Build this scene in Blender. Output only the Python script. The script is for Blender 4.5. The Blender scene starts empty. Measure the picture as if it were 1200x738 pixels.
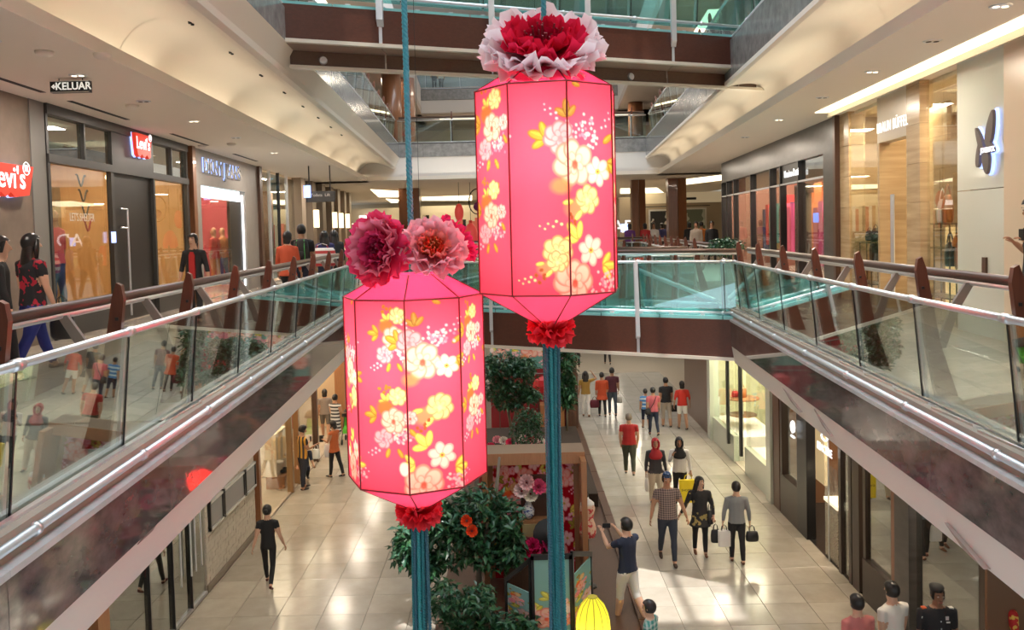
import bpy, bmesh, math, random
import numpy as np
from mathutils import Vector, Matrix, Euler
S = bpy.context.scene
COL = S.collection
PI = math.pi
R = math.radians
random.seed(7)
rnd = random.uniform

# ------------------------------------------------------------------ camera
E = 6.9                      # eye height above the ground floor (metres)
FPX, CXP, CYP = 1000.0, 600.0, 308.0
PITCH = math.atan(40/1000.0)
ROLL = 0.025
_f = Vector((0, math.cos(PITCH), -math.sin(PITCH)))
_r0 = Vector((1, 0, 0)); _u0 = _r0.cross(_f)
_r = _r0*math.cos(ROLL) - _u0*math.sin(ROLL)
_u = _u0*math.cos(ROLL) + _r0*math.sin(ROLL)
cd = bpy.data.cameras.new('camera'); cam = bpy.data.objects.new('camera', cd); COL.objects.link(cam)
cd.sensor_width = 36; cd.lens = 30; cd.shift_y = -61/1200.0; cd.clip_end = 300
mw = Matrix((( _r.x, _u.x, -_f.x, 0), (_r.y, _u.y, -_f.y, 0), (_r.z, _u.z, -_f.z, E), (0, 0, 0, 1)))
cam.matrix_world = mw
S.camera = cam

# ------------------------------------------------------------------ daylight and exposure
w = bpy.data.worlds.new('world'); S.world = w; w.use_nodes = True
wn = w.node_tree.nodes; wl_ = w.node_tree.links
bg = wn['Background']; bg.inputs[0].default_value = (0.80, 0.90, 1.0, 1); bg.inputs[1].default_value = 1.5
S.view_settings.view_transform = 'Standard'; S.view_settings.look = 'None'
S.view_settings.exposure = 0.30; S.view_settings.gamma = 1; S.view_settings.use_curve_mapping = False
sd = bpy.data.lights.new('sun', 'SUN'); sd.energy = 5.0; sd.angle = R(0.6); sd.color = (1, .96, .9)
sun = bpy.data.objects.new('sun', sd); COL.objects.link(sun)
sun.rotation_euler = Vector((0.05, 0.16, -1.0)).to_track_quat('-Z', 'Y').to_euler()

def area(loc, sx, sy, power, color=(1, .87, .70), direction=(0, 0, -1), spread=180, up='Y'):
    l = bpy.data.lights.new('ceiling_lamp', 'AREA'); l.shape = 'RECTANGLE'; l.size = sx; l.size_y = sy
    l.energy = power; l.color = color; l.spread = R(spread)
    o = bpy.data.objects.new('ceiling_lamp', l); COL.objects.link(o); o.location = loc
    z = -Vector(direction).normalized(); y = Vector((0, 1, 0)); y = (y - z*y.dot(z)).normalized(); x = y.cross(z)
    o.rotation_euler = Matrix((x, y, z)).transposed().to_euler()
    return o
# area lamps added out of view over the hall, standing in for diffused daylight
for k in range(7):
    area((.3, 3+k*5.2, 20.8), 6.0, 4.6, 430, (.82, .91, 1.0))
def point(loc, power, color=(1, .85, .65), radius=.1):
    l = bpy.data.lights.new('lamp_bulb', 'POINT'); l.energy = power; l.color = color; l.shadow_soft_size = radius
    o = bpy.data.objects.new('lamp_bulb', l); COL.objects.link(o); o.location = loc
    return o

# ------------------------------------------------------------------ pixel helpers (frame 1200 x 738)
def ray(px, py):
    return (_f + _r*((px-CXP)/FPX) + _u*((CYP-py)/FPX))
def onZ(px, py, z):
    d = ray(px, py); t = (z-E)/d.z; return Vector((0, 0, E)) + d*t
def atY(px, py, Y):
    d = ray(px, py); t = Y/d.y; return Vector((0, 0, E)) + d*t
KL, KR = -.049, .068
def mapL(p): return (-p[1] + KL*p[0], p[0], p[2])      # (along, outward, z) -> world, left side
def mapR(p): return (p[1] + KR*p[0], p[0], p[2])       # right side
def mapW(p): return (p[0], p[1], p[2])
def hitside(px, py, side, L):
    d = ray(px, py)
    if side == 'L': t = -L/(d.x - KL*d.y)
    else: t = L/(d.x - KR*d.y)
    return t*d.y, E + t*d.z           # along, z
def hitX(px, py, X):
    d = ray(px, py); t = X/d.x
    return t*d.y, E + t*d.z

# ------------------------------------------------------------------ object helpers
WL = {}
def wloc(o): return WL.get(o.name, Vector((0, 0, 0)))
def tag(o, label=None, cat=None, group=None, kind=None):
    if label: o['label'] = label
    if cat: o['category'] = cat
    if group: o['group'] = group
    if kind: o['kind'] = kind
    return o
def thing(name, label, cat, loc, group=None, kind=None):
    o = bpy.data.objects.new(name, None); COL.objects.link(o); o.location = loc; o.empty_display_size = .1
    WL[o.name] = Vector(loc)
    return tag(o, label, cat, group, kind)
def place(name, mesh, parent=None, loc=(0, 0, 0), rot=None):
    """link mesh at WORLD location loc under parent (parents are never rotated)"""
    o = bpy.data.objects.new(name, mesh); COL.objects.link(o)
    loc = Vector(loc)
    if parent: o.parent = parent; o.location = loc - wloc(parent)
    else: o.location = loc
    if rot is not None: o.rotation_euler = rot
    WL[o.name] = loc
    return o
class MB:
    def __init__(s, fn=None): s.v = []; s.f = []; s.m = []; s.fn = fn; s.mi = 0
    def add(s, vs, fs, mi=None):
        b = len(s.v)
        if s.fn: vs = [s.fn(p) for p in vs]
        s.v += [tuple(p) for p in vs]; s.f += [tuple(i+b for i in f) for f in fs]
        s.m += [s.mi if mi is None else mi]*len(fs); return s
    def box(s, x0, x1, y0, y1, z0, z1, mi=None):
        v = [(x, y, z) for z in (z0, z1) for y in (y0, y1) for x in (x0, x1)]
        return s.add(v, [(0, 2, 3, 1), (4, 5, 7, 6), (0, 1, 5, 4), (2, 6, 7, 3), (0, 4, 6, 2), (1, 3, 7, 5)], mi)
    def prism(s, poly, axis, a0, a1, mi=None):
        """poly 2D points; axis 'x' -> poly=(y,z); 'y' -> (x,z); 'z' -> (x,y)"""
        n = len(poly); v = []
        for a in (a0, a1):
            for p, q in poly:
                v.append((a, p, q) if axis == 'x' else (p, a, q) if axis == 'y' else (p, q, a))
        f = [tuple(range(n))[::-1], tuple(range(n, 2*n))] + [(i, (i+1) % n, n+(i+1) % n, n+i) for i in range(n)]
        return s.add(v, f, mi)
    def tube(s, pts, r, n=8, caps=True, mi=None):
        pts = [Vector(p) for p in pts]; rs = r if isinstance(r, (list, tuple)) else [r]*len(pts)
        v = []; prev = None
        for i, p in enumerate(pts):
            d = (pts[min(i+1, len(pts)-1)] - pts[max(i-1, 0)]).normalized()
            if prev is None:
                a = d.cross(Vector((0, 0, 1)));  a = d.cross(Vector((1, 0, 0))) if a.length < .05 else a
            else: a = prev - d*prev.dot(d)
            a.normalize(); prev = a; b = d.cross(a)
            for k in range(n):
                t = 2*PI*k/n; v.append(p + (a*math.cos(t) + b*math.sin(t))*rs[i])
        f = [(i*n+k, i*n+(k+1) % n, (i+1)*n+(k+1) % n, (i+1)*n+k) for i in range(len(pts)-1) for k in range(n)]
        if caps: f += [tuple(range(n))[::-1], tuple(range((len(pts)-1)*n, len(pts)*n))]
        return s.add(v, f, mi)
    def lathe(s, prof, c=(0, 0, 0), n=16, sx=1, sy=1, mi=None, caps=True):
        v = []
        for r, z in prof:
            for k in range(n):
                t = 2*PI*k/n; v.append((c[0]+r*sx*math.cos(t), c[1]+r*sy*math.sin(t), c[2]+z))
        m = len(prof)
        f = [(i*n+k, i*n+(k+1) % n, (i+1)*n+(k+1) % n, (i+1)*n+k) for i in range(m-1) for k in range(n)]
        if caps: f += [tuple(range(n))[::-1], tuple(range((m-1)*n, m*n))]
        return s.add(v, f, mi)
    def ball(s, c, rx, ry=None, rz=None, n=12, m=8, mi=None):
        ry = rx if ry is None else ry; rz = rx if rz is None else rz
        pr = [(math.sin(PI*i/m) if 0 < i < m else .02, -math.cos(PI*i/m)) for i in range(m+1)]
        v = []
        for r, z in pr:
            for k in range(n):
                t = 2*PI*k/n; v.append((c[0]+r*rx*math.cos(t), c[1]+r*ry*math.sin(t), c[2]+z*rz))
        f = [(i*n+k, i*n+(k+1) % n, (i+1)*n+(k+1) % n, (i+1)*n+k) for i in range(m) for k in range(n)]
        f += [tuple(range(n))[::-1], tuple(range(m*n, m*n+n))]
        return s.add(v, f, mi)
    def mesh(s, name, mats, smooth=False, org=None):
        me = bpy.data.meshes.new(name)
        if org is None:
            a = np.array(s.v); org = Vector(((a[:, 0].min()+a[:, 0].max())/2, (a[:, 1].min()+a[:, 1].max())/2, a[:, 2].min()))
        org = Vector(org)
        me.from_pydata([(p[0]-org.x, p[1]-org.y, p[2]-org.z) for p in s.v], [], s.f)
        for m in (mats if isinstance(mats, (list, tuple)) else [mats]): me.materials.append(m)
        if any(s.m): me.polygons.foreach_set('material_index', s.m)
        if smooth: me.polygons.foreach_set('use_smooth', [True]*len(s.f))
        me.update()
        return me, org
    def build(s, name, mats, parent=None, smooth=False):
        me, org = s.mesh(name, mats, smooth)
        return place(name, me, parent, org)
def fix(me):
    bm = bmesh.new(); bm.from_mesh(me); bmesh.ops.recalc_face_normals(bm, faces=bm.faces); bm.to_mesh(me); bm.free()
def struct(o): o['kind'] = 'structure'; return o

# ------------------------------------------------------------------ materials
MATS = {}
def mat(name, col, rough=.5, metal=0, emit=None, es=1, spec=None, bump=None, var=None, alpha=None, coat=0):
    """var = (colour2, scale, (stretch x,y,z), contrast) ; bump = (scale, strength)"""
    if name in MATS: return MATS[name]
    m = bpy.data.materials.new(name); m.use_nodes = True; nt = m.node_tree; b = nt.nodes['Principled BSDF']
    c = (*col, 1); b.inputs['Base Color'].default_value = c; b.inputs['Roughness'].default_value = rough
    b.inputs['Metallic'].default_value = metal
    if coat: b.inputs['Coat Weight'].default_value = coat; b.inputs['Coat Roughness'].default_value = .05
    if spec is not None: b.inputs['Specular IOR Level'].default_value = spec
    if emit: b.inputs['Emission Color'].default_value = (*emit, 1); b.inputs['Emission Strength'].default_value = es
    if alpha is not None: b.inputs['Alpha'].default_value = alpha
    if var or bump:
        tc = nt.nodes.new('ShaderNodeTexCoord'); mp = nt.nodes.new('ShaderNodeMapping')
        oi = nt.nodes.new('ShaderNodeObjectInfo'); ad = nt.nodes.new('ShaderNodeVectorMath'); ad.operation = 'ADD'
        ml = nt.nodes.new('ShaderNodeMath'); ml.operation = 'MULTIPLY'; ml.inputs[1].default_value = 40
        nt.links.new(oi.outputs['Random'], ml.inputs[0]); nt.links.new(ml.outputs[0], ad.inputs[1])
        nt.links.new(tc.outputs['Object'], ad.inputs[0]); nt.links.new(ad.outputs[0], mp.inputs['Vector'])
    if var:
        c2, sc, st, con = var
        mp.inputs['Scale'].default_value = st
        n = nt.nodes.new('ShaderNodeTexNoise'); n.inputs['Scale'].default_value = sc; n.inputs['Detail'].default_value = 6
        n.inputs['Roughness'].default_value = .6
        nt.links.new(mp.outputs[0], n.inputs['Vector'])
        rp = nt.nodes.new('ShaderNodeValToRGB'); rp.color_ramp.elements[0].position = .5-con; rp.color_ramp.elements[1].position = .5+con
        rp.color_ramp.elements[0].color = c; rp.color_ramp.elements[1].color = (*c2, 1)
        nt.links.new(n.outputs['Fac'], rp.inputs[0]); nt.links.new(rp.outputs[0], b.inputs['Base Color'])
    if bump:
        n2 = nt.nodes.new('ShaderNodeTexNoise'); n2.inputs['Scale'].default_value = bump[0]; n2.inputs['Detail'].default_value = 4
        nt.links.new(mp.outputs[0], n2.inputs['Vector'])
        bp = nt.nodes.new('ShaderNodeBump'); bp.inputs['Strength'].default_value = bump[1]; bp.inputs['Distance'].default_value = .01
        nt.links.new(n2.outputs['Fac'], bp.inputs['Height']); nt.links.new(bp.outputs[0], b.inputs['Normal'])
    MATS[name] = m; return m
def tint_random(m, amount=.12):
    """slight value change from piece to piece"""
    nt = m.node_tree; b = nt.nodes['Principled BSDF']; oi = nt.nodes.new('ShaderNodeObjectInfo')
    hs = nt.nodes.new('ShaderNodeHueSaturation'); mr = nt.nodes.new('ShaderNodeMapRange')
    mr.inputs['To Min'].default_value = 1-amount; mr.inputs['To Max'].default_value = 1+amount*.6
    nt.links.new(oi.outputs['Random'], mr.inputs['Value']); nt.links.new(mr.outputs[0], hs.inputs['Value'])
    ln = b.inputs['Base Color'].links
    if ln: nt.links.new(ln[0].from_socket, hs.inputs['Color'])
    else: hs.inputs['Color'].default_value = b.inputs['Base Color'].default_value
    nt.links.new(hs.outputs[0], b.inputs['Base Color']); return m
def glass(name, tint=(.86, .95, .93), refl=.10, rough=.0, grazing=.75):
    if name in MATS: return MATS[name]
    m = bpy.data.materials.new(name); m.use_nodes = True; nt = m.node_tree; nt.nodes.clear()
    o = nt.nodes.new('ShaderNodeOutputMaterial'); mx = nt.nodes.new('ShaderNodeMixShader')
    t = nt.nodes.new('ShaderNodeBsdfTransparent'); t.inputs[0].default_value = (*tint, 1)
    g = nt.nodes.new('ShaderNodeBsdfGlossy'); g.inputs['Roughness'].default_value = rough; g.inputs['Color'].default_value = (.95, 1, .98, 1)
    lw = nt.nodes.new('ShaderNodeLayerWeight'); lw.inputs['Blend'].default_value = .35
    mr = nt.nodes.new('ShaderNodeMapRange'); mr.inputs['To Min'].default_value = refl; mr.inputs['To Max'].default_value = grazing
    nt.links.new(lw.outputs['Facing'], mr.inputs['Value']); nt.links.new(mr.outputs[0], mx.inputs[0])
    nt.links.new(t.outputs[0], mx.inputs[1]); nt.links.new(g.outputs[0], mx.inputs[2]); nt.links.new(mx.outputs[0], o.inputs[0])
    MATS[name] = m; return m
def pattern(name, c1, c2, kind='plaid', sx=30, sz=30, rough=.8):
    if name in MATS: return MATS[name]
    m = mat(name, c1, rough); nt = m.node_tree; b = nt.nodes['Principled BSDF']
    tc = nt.nodes.new('ShaderNodeTexCoord'); sp = nt.nodes.new('ShaderNodeSeparateXYZ'); nt.links.new(tc.outputs['Object'], sp.inputs[0])
    def stripe(out, sc, thr):
        a = nt.nodes.new('ShaderNodeMath'); a.operation = 'MULTIPLY'; a.inputs[1].default_value = sc; nt.links.new(out, a.inputs[0])
        f = nt.nodes.new('ShaderNodeMath'); f.operation = 'SINE'; nt.links.new(a.outputs[0], f.inputs[0])
        g = nt.nodes.new('ShaderNodeMath'); g.operation = 'GREATER_THAN'; g.inputs[1].default_value = thr; nt.links.new(f.outputs[0], g.inputs[0]); return g.outputs[0]
    if kind == 'plaid':
        x = stripe(sp.outputs['X'], sx*6.28, .2); z = stripe(sp.outputs['Z'], sz*6.28, .2)
        a = nt.nodes.new('ShaderNodeMath'); a.operation = 'ADD'; nt.links.new(x, a.inputs[0]); nt.links.new(z, a.inputs[1])
        d = nt.nodes.new('ShaderNodeMath'); d.operation = 'MULTIPLY'; d.inputs[1].default_value = .5; nt.links.new(a.outputs[0], d.inputs[0]); fac = d.outputs[0]
    elif kind == 'v': fac = stripe(sp.outputs['X'], sx*6.28, .0)
    elif kind == 'h': fac = stripe(sp.outputs['Z'], sz*6.28, .1)
    elif kind == 'spots':
        n = nt.nodes.new('ShaderNodeTexNoise'); n.inputs['Scale'].default_value = sx; nt.links.new(tc.outputs['Object'], n.inputs['Vector'])
        g = nt.nodes.new('ShaderNodeMath'); g.operation = 'GREATER_THAN'; g.inputs[1].default_value = sz; nt.links.new(n.outputs['Fac'], g.inputs[0]); fac = g.outputs[0]
    mx = nt.nodes.new('ShaderNodeMix'); mx.data_type = 'RGBA'; mx.inputs['A'].default_value = (*c1, 1); mx.inputs['B'].default_value = (*c2, 1)
    nt.links.new(fac, mx.inputs['Factor']); nt.links.new(mx.outputs['Result'], b.inputs['Base Color']); return m

tile = mat('cream_stone_tile', (.36, .325, .27), .17, var=((.46, .42, .36), 2.2, (1, 1, 1), .25), spec=.6); tint_random(tile, .16)
grout = mat('grout', (.33, .29, .24), .7)
walk = mat('walkway_tile', (.42, .36, .30), .13, var=((.53, .47, .40), 2.0, (1, 1, 1), .25), spec=.6); tint_random(walk, .12)
granite = mat('polished_granite', (.060, .050, .050), .05, var=((.21, .165, .155), 3.2, (1, 1, 2.0), .20), spec=.6, coat=.6)
granite_grey = mat('grey_granite', (.17, .165, .16), .15, var=((.34, .33, .32), 5, (1, 1, 1), .25))
coping = mat('coping_stone', (.42, .42, .43), .15, var=((.58, .58, .58), 6, (1, 1, 1), .3))
plaster = mat('warm_white_plaster', (.74, .69, .62), .75)
plaster_c = mat('ceiling_plaster', (.80, .73, .64), .8)
plaster_w = mat('white_fascia_paint', (.70, .66, .62), .55)
steel = mat('brushed_steel', (.74, .76, .79), .34, .9)
steel_l = mat('satin_steel', (.66, .69, .73), .45, .75)
bronze = mat('bronze_trim', (.35, .22, .12), .3, .8)
wood_red = mat('redwood_veneer', (.060, .019, .011), .32, var=((.095, .031, .018), 4, (.5, 9, 9), .3), coat=.1)
wood_fin = mat('mahogany_fin', (.085, .020, .010), .35, var=((.15, .042, .02), 5, (8, 8, .6), .3), coat=.1)
wood_dark = mat('dark_timber', (.07, .035, .022), .35, var=((.12, .06, .04), 6, (6, 6, .6), .3))
wood_mid = mat('mid_brown_timber', (.28, .12, .05), .4, var=((.38, .18, .08), 6, (8, 8, .7), .3))
wood_col = mat('column_veneer', (.17, .065, .028), .3, var=((.26, .11, .05), 3, (6, 6, .5), .3), coat=.3)
pine = mat('knotty_pine', (.62, .33, .12), .5, var=((.80, .50, .22), 3, (6, 6, .6), .3))
black = mat('black_frame', (.012, .012, .013), .3)
blackm = mat('matt_black', (.02, .02, .02), .7)
dgrey = mat('charcoal_metal', (.045, .043, .04), .4)
concrete = mat('brown_concrete_plaster', (.135, .10, .075), .6, var=((.22, .17, .13), 1.6, (1, 1, 1), .22), bump=(8, .1))
grey_render = mat('grey_portal_stone', (.24, .215, .19), .5, var=((.30, .27, .24), 3, (1, 1, 1), .3))
dstone = mat('dark_polished_stone', (.045, .042, .040), .32, var=((.09, .085, .08), 2.5, (.4, 1, 3), .25))
trav = mat('travertine', (.38, .26, .14), .25, var=((.62, .47, .29), 2.0, (.35, .35, 5), .25)); tint_random(trav, .06)
cream = mat('cream_paint', (.72, .64, .50), .6)
white = mat('white_paint', (.80, .79, .76), .5)
gl_rail = glass('balustrade_glass', (.86, .935, .92), .07)
gl_bridge = glass('turquoise_glass', (.50, .80, .78), .16)
gl_shop = glass('shop_glass', (.95, .96, .94), .04, 0, .34)
gl_dark = glass('tinted_shop_glass', (.55, .55, .53), .16, 0, .7)
led_warm = mat('warm_light_strip', (1, 1, 1), .5, emit=(1, .86, .58), es=2.2)
led_white = mat('white_light_strip', (1, 1, 1), .5, emit=(.85, .93, 1), es=1.6)
lit_sign = mat('lit_white_letters', (1, 1, 1), .5, emit=(.86, .93, 1), es=.8)
lit_blue = mat('blue_halo_edge', (.5, .6, 1), .5, emit=(.35, .48, 1), es=1.3)
# ================================================================== THE SETTING
F1, F2, F3 = 5.35, 10.70, 16.05
C0, C1, C2 = 4.39, 9.0, 14.35        # ceilings of ground, first and second storey
def sbox(name, mt, x0, x1, y0, y1, z0, z1, fn=None, parent=None):
    m = MB(fn); m.box(x0, x1, y0, y1, z0, z1); o = m.build(name, mt, parent)
    fix(o.data)
    if not parent: struct(o)
    return o
# ---- ground floor: base slab, 0.8 m tiles as pieces, the far part joined
gf = sbox('floor', grout, -13, 13, 4, 62, -.30, -.02)
def tileset(parent, x0, x1, y0, y1, z, s, mt, skip=None, fn=None, name='tile', limit=290):
    g = .0035; m = MB(); h = .02
    a, b = s/2-g, s/2-g-.004
    v = [(-a, -a, -h), (a, -a, -h), (a, a, -h), (-a, a, -h), (-a, -a, -.003), (a, -a, -.003), (a, a, -.003), (-a, a, -.003), (-b, -b, 0), (b, -b, 0), (b, b, 0), (-b, b, 0)]
    f = [(i, (i+1) % 4, 4+(i+1) % 4, 4+i) for i in range(4)] + [(4+i, 4+(i+1) % 4, 8+(i+1) % 4, 8+i) for i in range(4)] + [(8, 9, 10, 11)]
    m.add(v, f); me, _ = m.mesh(name, mt, org=(0, 0, 0)); n = 0; far = MB(); cells = []
    y = y0
    while y < y1-.01:
        x = x0
        while x < x1-.01:
            cx, cy = x+s/2, y+s/2
            if not (skip and skip(cx, cy)): cells.append((cx, cy))
            x += s
        y += s
    for cx, cy in cells:
        p = (cx, cy, z)
        if fn: p = fn((cy, cx, z))
        if n < limit: place(name, me, parent, p); n += 1
        else:
            i = len(far.v); far.v += [(q[0]+p[0], q[1]+p[1], q[2]+p[2]) for q in v]; far.f += [tuple(k+i for k in t) for t in f]; far.m += [0]*len(f)
    if far.v:
        o = far.build('tile_field', mt, parent); o['kind'] = 'stuff'
tileset(gf, -6.0, 6.4, 12.8, 40, .0, .8, tile, skip=lambda x, y: (-1.5 < x < 2.0 and 15 < y < 34))
# darker threshold lines across the floor
for y0 in (19.35, 25.2):
    pass
# ---- first floor slabs (left, right, middle and far)
EDL, EDR = 2.48, 2.88
VY0, VY1 = 23.6, 35.5               # second void behind the lower bridge
sl = sbox('floor_1', grout, -2, 60, EDL+.05, 13, F1-.25, F1-.02, mapL)
sr = sbox('floor_2', grout, -2, 60, EDR+.05, 13, F1-.25, F1-.02, mapR)
tileset(sl, EDL+.1, 6.5, 7.2, 27, F1, .8, walk, fn=mapL)
tileset(sr, EDR+.1, 5.6, 5.4, 23, F1, .8, walk, fn=mapR)
sbox('ceiling_1', plaster, -2, 60, EDL+.1, 13, C0, F1-.26, mapL)
sbox('ceiling_2', plaster, -2, 60, EDR+.1, 13, C0, F1-.26, mapR)
# fascia of the first floor: white painted band below, granite above, coping on top, in separate slabs
def fascia(side, ed, Ftop, s0, s1, nm, seg=2.4, gr=granite):
    fn = mapL if side == 'L' else mapR
    m = MB(fn); m.prism([(ed+.0, Ftop-.66), (ed+.2, Ftop-.66), (ed+.2, Ftop-.96), (ed+.05, Ftop-.96)], 'x', s0, s1)
    o = m.build('trim_%d' % nm, plaster_w); fix(o.data); struct(o)
    m = MB(fn); m.box(s0, s1, ed+.03, ed+.2, Ftop-.66, Ftop-.2); b = m.build('trim_%d' % (nm+1), dgrey); fix(b.data); struct(b)
    s = s0
    while s < s1-.01:
        m = MB(fn); m.box(s+.003, min(s+seg, s1)-.003, ed-.012, ed+.028, Ftop-.655, Ftop-.215)
        o = m.build('granite_slab', gr, b); fix(o.data)
        m = MB(fn); m.box(s+.002, min(s+seg, s1)-.002, ed-.03, ed+.12, Ftop-.21, Ftop-.17)
        o = m.build('coping_slab', coping, b); fix(o.data)
        s += seg
    # slot under the glass, dark recess and steel edge
    m = MB(fn); m.box(s0, s1, ed+.12, ed+.16, Ftop-.21, Ftop+.0); o = m.build('edge_plate', steel, b); fix(o.data)
    return b
fascia('L', EDL, F1, 2, 19.5, 1)
fascia('R', EDR, F1, 2, 15.3, 3)
fascia('L', EDL, F1, 23.5, 36, 5)
fascia('R', EDR, F1, 19.6, 36, 7)
# taupe wedges on the white band: thin diagonal shadows put into shape and colour
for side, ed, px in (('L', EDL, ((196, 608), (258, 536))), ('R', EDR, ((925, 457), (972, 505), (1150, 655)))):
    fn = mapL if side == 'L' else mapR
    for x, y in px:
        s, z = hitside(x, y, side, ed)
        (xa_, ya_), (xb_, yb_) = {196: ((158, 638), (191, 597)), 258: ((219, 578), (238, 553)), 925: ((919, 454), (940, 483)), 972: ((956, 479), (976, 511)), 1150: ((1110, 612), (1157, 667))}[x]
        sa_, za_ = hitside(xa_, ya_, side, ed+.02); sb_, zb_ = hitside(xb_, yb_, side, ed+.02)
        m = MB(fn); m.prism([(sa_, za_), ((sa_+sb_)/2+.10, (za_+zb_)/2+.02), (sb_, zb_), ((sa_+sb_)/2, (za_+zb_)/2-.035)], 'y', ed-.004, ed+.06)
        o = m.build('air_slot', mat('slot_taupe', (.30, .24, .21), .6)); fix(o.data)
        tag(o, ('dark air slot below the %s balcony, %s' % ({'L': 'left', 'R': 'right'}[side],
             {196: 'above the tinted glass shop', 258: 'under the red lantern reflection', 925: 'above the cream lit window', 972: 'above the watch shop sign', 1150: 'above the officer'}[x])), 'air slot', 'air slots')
# ---- walls behind the shop fronts / outer shell
sbox('wall_left', cream, -2, 62, 12.2, 12.5, 0, 17, mapL)
sbox('wall_right', cream, -2, 62, 12.2, 12.5, 0, 17, mapR)
sbox('wall_back', cream, -18, 20, 64.0, 64.3, 0, 16)
# roof with skylight openings (white beams between them)
xs = [-16, -3.2, -2.2, 1.0, 2.9, 20]; ys = [-3, 11.2, 12.7, 14.7, 66]
hole = {(1, 1), (3, 1), (3, 2)}
rm = MB()
for i in range(5):
    for j in range(4):
        if (i, j) not in hole: rm.box(xs[i], xs[i+1], ys[j], ys[j+1], 21, 21.2)
o = rm.build('ceiling_20', plaster_w); struct(o)
for x_ in (1.95, -2.7): sbox('trim_%d' % (40 if x_ > 0 else 41), white, x_-.06, x_+.06, 11.2, 14.7, 21, 21.25)
sbox('wall_front', plaster, -16, 18, -2.6, -2.3, 0, 21)
# ---- ceilings of level 1 with lip, cove vault, ridge
def cove(side, lipL, s0, s1, endL, endz, n0, cols):
    fn = mapL if side == 'L' else mapR
    wall = 13
    m = MB(fn); m.prism([(lipL, C1), (wall, C1), (wall, C1+.12), (lipL+.9, C1+.12), (lipL+.6, C1+.10), (lipL+.1, C1+.10), (lipL+.06, C1+.17), (lipL, C1+.17)], 'x', s0, s1)
    o = m.build('ceiling_%d' % n0, cols[0]); fix(o.data); struct(o)
    # vault: arc from behind the lip to the ridge
    a = Vector((lipL+.50, C1+.12)); b = Vector((endL, endz)); pts = []
    for i in range(15):
        t = i/14; k = math.sin(PI*t*.92)**.9 if t > 0 else 0
        q = a.lerp(b, t); nrm = Vector((b-a)); nrm = Vector((-nrm.y, nrm.x)).normalized()
        if nrm.y < 0: nrm = -nrm
        pts.append(q + nrm*(.46*math.sin(PI*(t**.8))))
    s = s0; k = 0; vault = None
    while s < s1-.01:
        e = min(s+5.2, s1); m = MB(fn)
        sub = np.linspace(s+.008, e-.008, 4)
        vs = [(u, p.x, p.y) for u in sub for p in pts]; n = len(pts)
        fs = [(i*n+j, i*n+j+1, (i+1)*n+j+1, (i+1)*n+j) for i in range(3) for j in range(n-1)]
        m.add(vs, fs)
        vs = [(u, p.x+.02, p.y+.04) for u in sub for p in pts]; m.add(vs, [f[::-1] for f in fs])
        if vault is None:
            vault = m.build('ceiling_%d' % (n0+1), cols[1], smooth=True); struct(vault)
        else: m.build('vault_panel', cols[1], vault, smooth=True)
        s = e
    return pts
pl = cove('L', 4.14, 1.0, 36.2, 3.22, C1+.60, 3, (plaster_c, plaster_c))
pr = cove('R', 3.72, 1.0, 36.2, 3.34, C1+.72, 5, (plaster_c, plaster_c))
# rounded moulding (ridge) on the left cove edge, then white band up to the granite
m = MB(mapL); m.prism([(3.24, C1+.60), (3.20, C1+.55), (3.10, C1+.53), (3.02, C1+.57), (3.00, C1+.66), (3.10, C1+.68), (3.24, C1+.68)], 'x', 1, 36.2)
o = m.build('trim_9', plaster_c, smooth=False); fix(o.data); struct(o)
m = MB(mapL); m.prism([(3.02, C1+.66), (2.86, C1+1.0), (3.1, C1+1.0), (3.2, C1+.7)], 'x', 1, 36.2)
o = m.build('trim_10', plaster_c); fix(o.data); struct(o)
m = MB(mapR); m.prism([(3.34, C1+.70), (3.27, C1+.72), (3.27, C1+.80), (3.45, C1+.80)], 'x', 1, 36.2)
o = m.build('trim_11', plaster_c); fix(o.data); struct(o)
# level 2 slabs with granite edges
for side, ed, s1, n in (('L', 2.86, 36.2, 12), ('R', 3.28, 36.2, 14)):
    fn = mapL if side == 'L' else mapR
    o = sbox('floor_%d' % (n//2-3), walk, 1, 62, ed+.1, 13, F2-.30, F2, fn)
    m = MB(fn); m.box(1, s1, ed+.06, ed+.3, C1+.98, F2-.12); b = m.build('trim_%d' % n, dgrey); fix(b.data); struct(b)
    s = 1.0
    while s < s1-.1:
        m = MB(fn); m.box(s+.003, min(s+2.4, s1)-.003, ed, ed+.055, C1+(1.0 if side == 'L' else .80), F2-.16); fix(m.build('granite_slab', granite_grey, b).data)
        s += 2.4
    sbox('ceiling_%d' % (n//2+1), mat('upper_ceiling', (.60, .52, .46), .8), 1, 62, ed+.0, 13, C2, C2+.4, fn)
    o = sbox('floor_%d' % (n//2-1), walk, 1, 62, ed-.0, 13, F3-1.28, F3, fn)
    o.data.materials[0] = plaster_w
# ---- far slabs
FY = 36.2
xL, xR = -EDL+KL*FY-.3, EDR+KR*FY+.3
sbox('floor_6', walk, -12, 13, FY, 63.9, F1-.25, F1)
m = MB(); m.box(-12, 13, FY, FY+.1, F1-.95, F1-.2); o = m.build('trim_20', plaster_w); fix(o.data); struct(o)
sbox('ceiling_10', plaster, -12, 13, FY+.1, 63.9, C0, F1-.26)
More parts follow.
